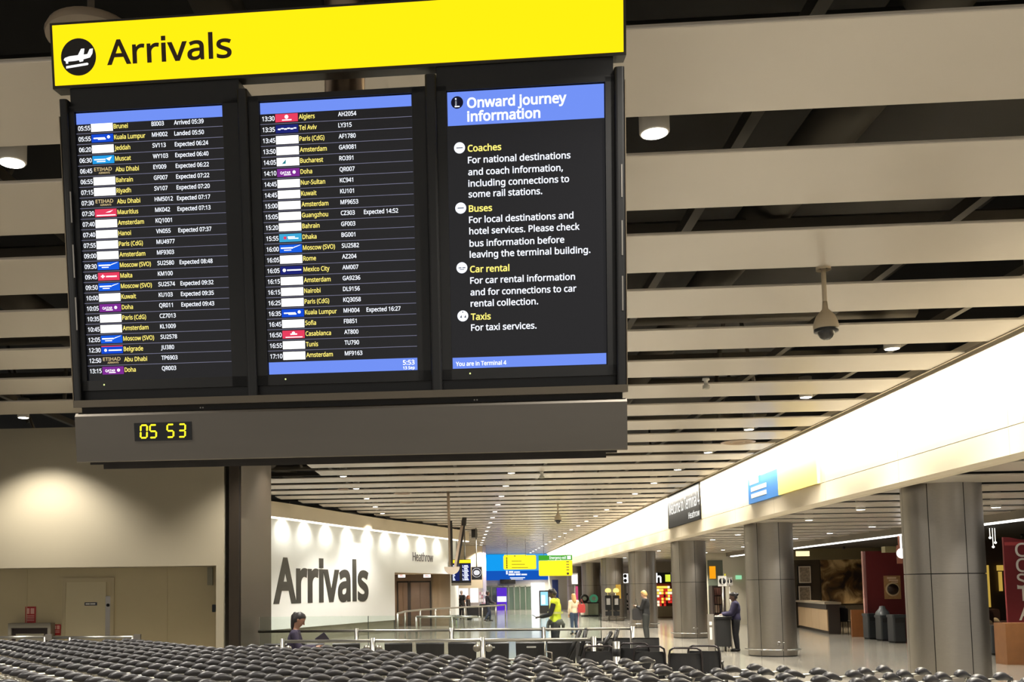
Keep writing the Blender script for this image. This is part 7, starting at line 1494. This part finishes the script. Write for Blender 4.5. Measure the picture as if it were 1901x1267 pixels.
# recycling bins with round heads
yc = 17.44+9.79*5
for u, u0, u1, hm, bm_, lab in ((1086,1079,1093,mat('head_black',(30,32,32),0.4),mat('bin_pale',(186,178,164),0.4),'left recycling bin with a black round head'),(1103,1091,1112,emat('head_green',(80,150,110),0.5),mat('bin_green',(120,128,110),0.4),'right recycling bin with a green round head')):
    Y = yc-1.45; a = PYd(u0,1121,Y); b_ = PYd(u1,1146,Y); p = PYd(u,1112,Y); w = b_.x-a.x
    e = empty('recycling_bin', (a.x,Y,0), lab, 'bin')
    MB().rbox((0,0,0.1),(w,0.6,a.z),0.06,'z').build('body', bm_, e); MB().box((-0.03,-0.03,a.z),(w+0.03,0.63,a.z+0.07)).box((0.03,0.03,0),(w-0.03,0.57,0.1)).build('lid', BLACKM, e)
    MB().lathe([(0.13,-0.03),(0.27,-0.03),(0.27,0.05),(0.13,0.05)],(p.x-a.x,0.2,p.z),20,axis='y').build('round_head', hm, e); MB().lathe([(0,-0.02),(0.13,-0.02)],(p.x-a.x,0.2,p.z),16,axis='y').build('head_centre', mat('head_centre',(160,170,160),0.4), e)
e = empty('lit_sign', PYd(1062,1085,64), 'white lit box sign right of the green and yellow hanging sign', 'sign'); a = PYd(1062,1068,64); b_ = PYd(1072.5,1085,64); w, h = b_.x-a.x, a.z-b_.z
MB().box((-0.04,-0.02,-0.03),(w+0.04,0.2,h+0.1)).box((w*0.4,0.05,-b_.z),(w*0.6,0.1,0)).build('frame', GREYP, e); MB().box((0,-0.04,0),(w,-0.02,h)).build('lit_face', emat('lit_face',(255,250,252),1.5), e)
panel('purple_banner', 1068.5, 1089, 1074, 1133, 66, mat('banner_purple',(150,34,90),0.5,emit=0.25), 'slim magenta banner behind the person with long blonde hair', 'banner', 0.05, zb=0)
# ---------------------------------------------------------------- far end of the hall
YF = 88.0
a = PYd(880,1030,YF); b_ = PYd(1050,1128,YF)
zB = PYd(950,1077.5,YF).z; zD = PYd(950,1088,YF).z
tag(MB().box((-12,YF+0.45,0),(12.4,YF+0.6,4.9)).build('wall_far', mat('far_cream',(220,212,194),0.5)), 'far end wall of the hall', 'wall', kind='structure')
xs0, xs1 = PYd(900,1050,YF).x, 6.85
e = empty('blue_fascia', (xs0,YF,zB), 'wide bright blue fascia with white lettering at the far end', 'fascia'); w = xs1-xs0; h = 4.86-zB
xm = PYd(937,1050,YF).x-xs0
MB().box((0,0,h*0.36),(xm,0.2,h)).build('cyan_panel', emat('fascia_cyan',(20,150,230),1.0), e)
MB().box((xm,0,h*0.36),(w,0.2,h)).build('light_blue_panel', emat('fascia_lblue',(70,160,230),0.9), e)
MB().box((0,-0.01,0),(w,0.2,h*0.36)).build('blue_band', emat('fascia_blue',(22,88,190),0.85), e)
mb = MB(); [mb.box((xm*a,-0.03,h*z0),(xm*b2,-0.01,h*z1)) for a,b2,z0,z1 in ((1.06,1.14,0.22,0.36),(1.2,1.42,0.28,0.345),(1.46,1.75,0.28,0.33),(1.18,1.5,0.18,0.25),(1.54,1.78,0.18,0.25),(1.82,2.1,0.18,0.235),(1.25,2.0,0.07,0.10),(1.3,1.9,0.02,0.045))]; mb.build('lettering', emat('fascia_white',(235,242,255),1.1), e)
panel('blue_post', 1025, 1077, 1037, 1112, YF-0.5, mat('post_navy',(34,52,110),0.4), 'dark blue post at the right of the far entrance', 'post', 0.3, zb=0)
panel('hanging_display', 928, 1076.5, 957, 1084.5, YF-0.02, BLACKM, 'small black display hanging above the far doors', 'display', 0.2)
# glass doors
xd0, xd1 = PYd(902,1100,YF).x, PYd(986,1100,YF).x
e = empty('door_5', (xd0,YF-0.05,0), 'row of grey green glass doors at the far end', 'door'); e['kind'] = 'structure'; w = xd1-xd0
MB().box((0,0.1,0),(w,0.2,zD)).build('dark_interior', mat('door_green_dark',(150,164,148),0.4), e)
mb = MB()
for i in range(9): mb.box((w*i/8-0.04,-0.03,0),(w*i/8+0.04,0.12,zD))
mb.box((0,-0.03,zD-0.12),(w,0.12,zD)); mb.build('door_frame', mat('frame_grey',(136,140,130),0.4,0.3), e)
MB().box((0,0.04,0),(w,0.06,zD)).build('glass_pane', GL, e)
panel('purple_screen', 922, 1092, 941, 1119, YF-1, emat('screen_purple',(92,50,200),0.9), 'purple and white screen by the far doors', 'screen', 0.1, zb=0)
panel('screen_footer', 923, 1108, 940, 1118, YF-1.02, emat('screen_footer_white',(240,236,255),1.2), 'white lower part of the purple screen by the far doors', 'screen', 0.02)
panel('bright_column', 986, 1083, 1012, 1129, YF-0.3, emat('bright_white',(255,253,255),1.8), 'glowing white lightbox column at the far entrance', 'lightbox', 0.3, zb=0)
a = PYd(1001,1097,74); b_ = PYd(1020,1136,74); w, h = b_.x-a.x, a.z
e = empty('touch_kiosk', (a.x,74,0), 'black kiosk with a pale blue screen left of the person in the yellow vest', 'kiosk')
MB().rbox((0,0,0),(w,0.3,h),0.05,'y').build('kiosk_body', BLACK, e); MB().box((w*0.12,-0.02,h*0.35),(w*0.88,0,h*0.94)).build('screen', emat('kiosk_screen',(150,214,240),1.1), e)
MB().box((w*0.2,-0.03,h*0.4),(w*0.6,-0.02,h*0.8)).build('screen_content', emat('kiosk_white',(245,250,255),1.2), e)
# left far side beyond the arrivals wall
YL = 70.0
tag(MB().box((-10,YL,PYd(860,1093,YL).z),(PYd(896.5,1090,YL).x,YL+0.3,4.87)).build('wall_far_left', mat('far_beige',(214,198,170),0.5)), 'beige wall above the far left shop opening', 'wall', kind='structure')
tag(MB().box((-10,YL+6,0),(PYd(902,1090,YL+6).x,YL+6.2,4)).build('wall_far_shop', mat('far_shop',(190,180,170),0.5)), 'back wall of the far left shop', 'wall', kind='structure')
tag(MB().box((PYd(897,1090,YL).x,YL,0),(PYd(903,1090,YL).x,YL+17.8,4.87)).build('wall_far_return', mat('far_lilac',(196,190,214),0.5)), 'pale wall return left of the blue fascia', 'wall', kind='structure')
for u0, v0, u1, v1, m, lab in ((837,1090,848,1132,emat('lit_green',(130,170,90),0.7),'green lit panel beyond the end of the arrivals wall'),(852,1090,869,1108,emat('lit_poster',(250,246,244),1.3),'white lit poster left of the walking person in black'),(873,1088,888,1119,emat('lit_poster2',(255,250,250),1.6),'taller bright white poster right of the walking person in black')):
    panel('lit_poster', u0, v0, u1, v1, YL+5.88, m, lab, 'poster', 0.1)
panel('blue_post', 848, 1090, 851, 1140, YL+0.2, mat('post_blue',(40,70,130),0.4), 'slim blue post beside the green lit panel', 'post', 0.1, zb=0)
a = PYd(889,1098,68); e = empty('card_rack', (a.x,68,0), 'tall rack of pale cards by the queue rail', 'rack'); w = PYd(901,1098,68).x-a.x
MB().tube([(w/2,0,0),(w/2,0,a.z)],0.05).build('pole', RAIL, e); mb = MB(); rr = random.Random(4)
for i in range(5):
    for c_ in range(3): mb.mi(rr.randrange(3)).box((w*c_/3+0.02,-0.1,0.5+0.24*i),(w*(c_+0.9)/3,-0.07,0.68+0.24*i))
mb.build('cards', [mat('card_w',(226,216,226),0.5),mat('card_p',(180,130,150),0.5),mat('card_g',(150,150,170),0.5)], e)
# warm cafe spotlights, then unseen spots added for the shops and far entrance
for (x, y, z, p) in ((15.4,42.4,3.3,520),(17.5,42.4,3.3,480),(13.9,29.5,3.3,240),(15.0,36,3.3,200),(14.5,23.0,3.3,200),(18,34,3.3,200)):
    e = empty('cafe_spotlight', (x,y,z), 'small cafe ceiling spotlight', 'spotlight', 'cafe ceiling spotlights'); MB().lathe([(0.0,0.02),(0.05,0.0),(0.05,0.12),(0,0.12)],n=10).build('can', BLACK, e)
    l = spot('cafe_lamp', (0,0,-0.02), p, 120, 0.8, 0.06, (1.0,0.78,0.52)); l.parent = e
for y in (83,): spot('entrance_fill_light', (4.0,y,4.6), 700, 150, 0.8, 0.1)  # spot without a fitting, added to brighten the far doors
for y in (66, 74, 82):
    s_ = spot('shop_fill_light', (10.2,y,3.3), 120, 140, 0.8, 0.1, (1.0,0.9,0.78))  # added floating spots, no fittings, brightening the far shop fronts
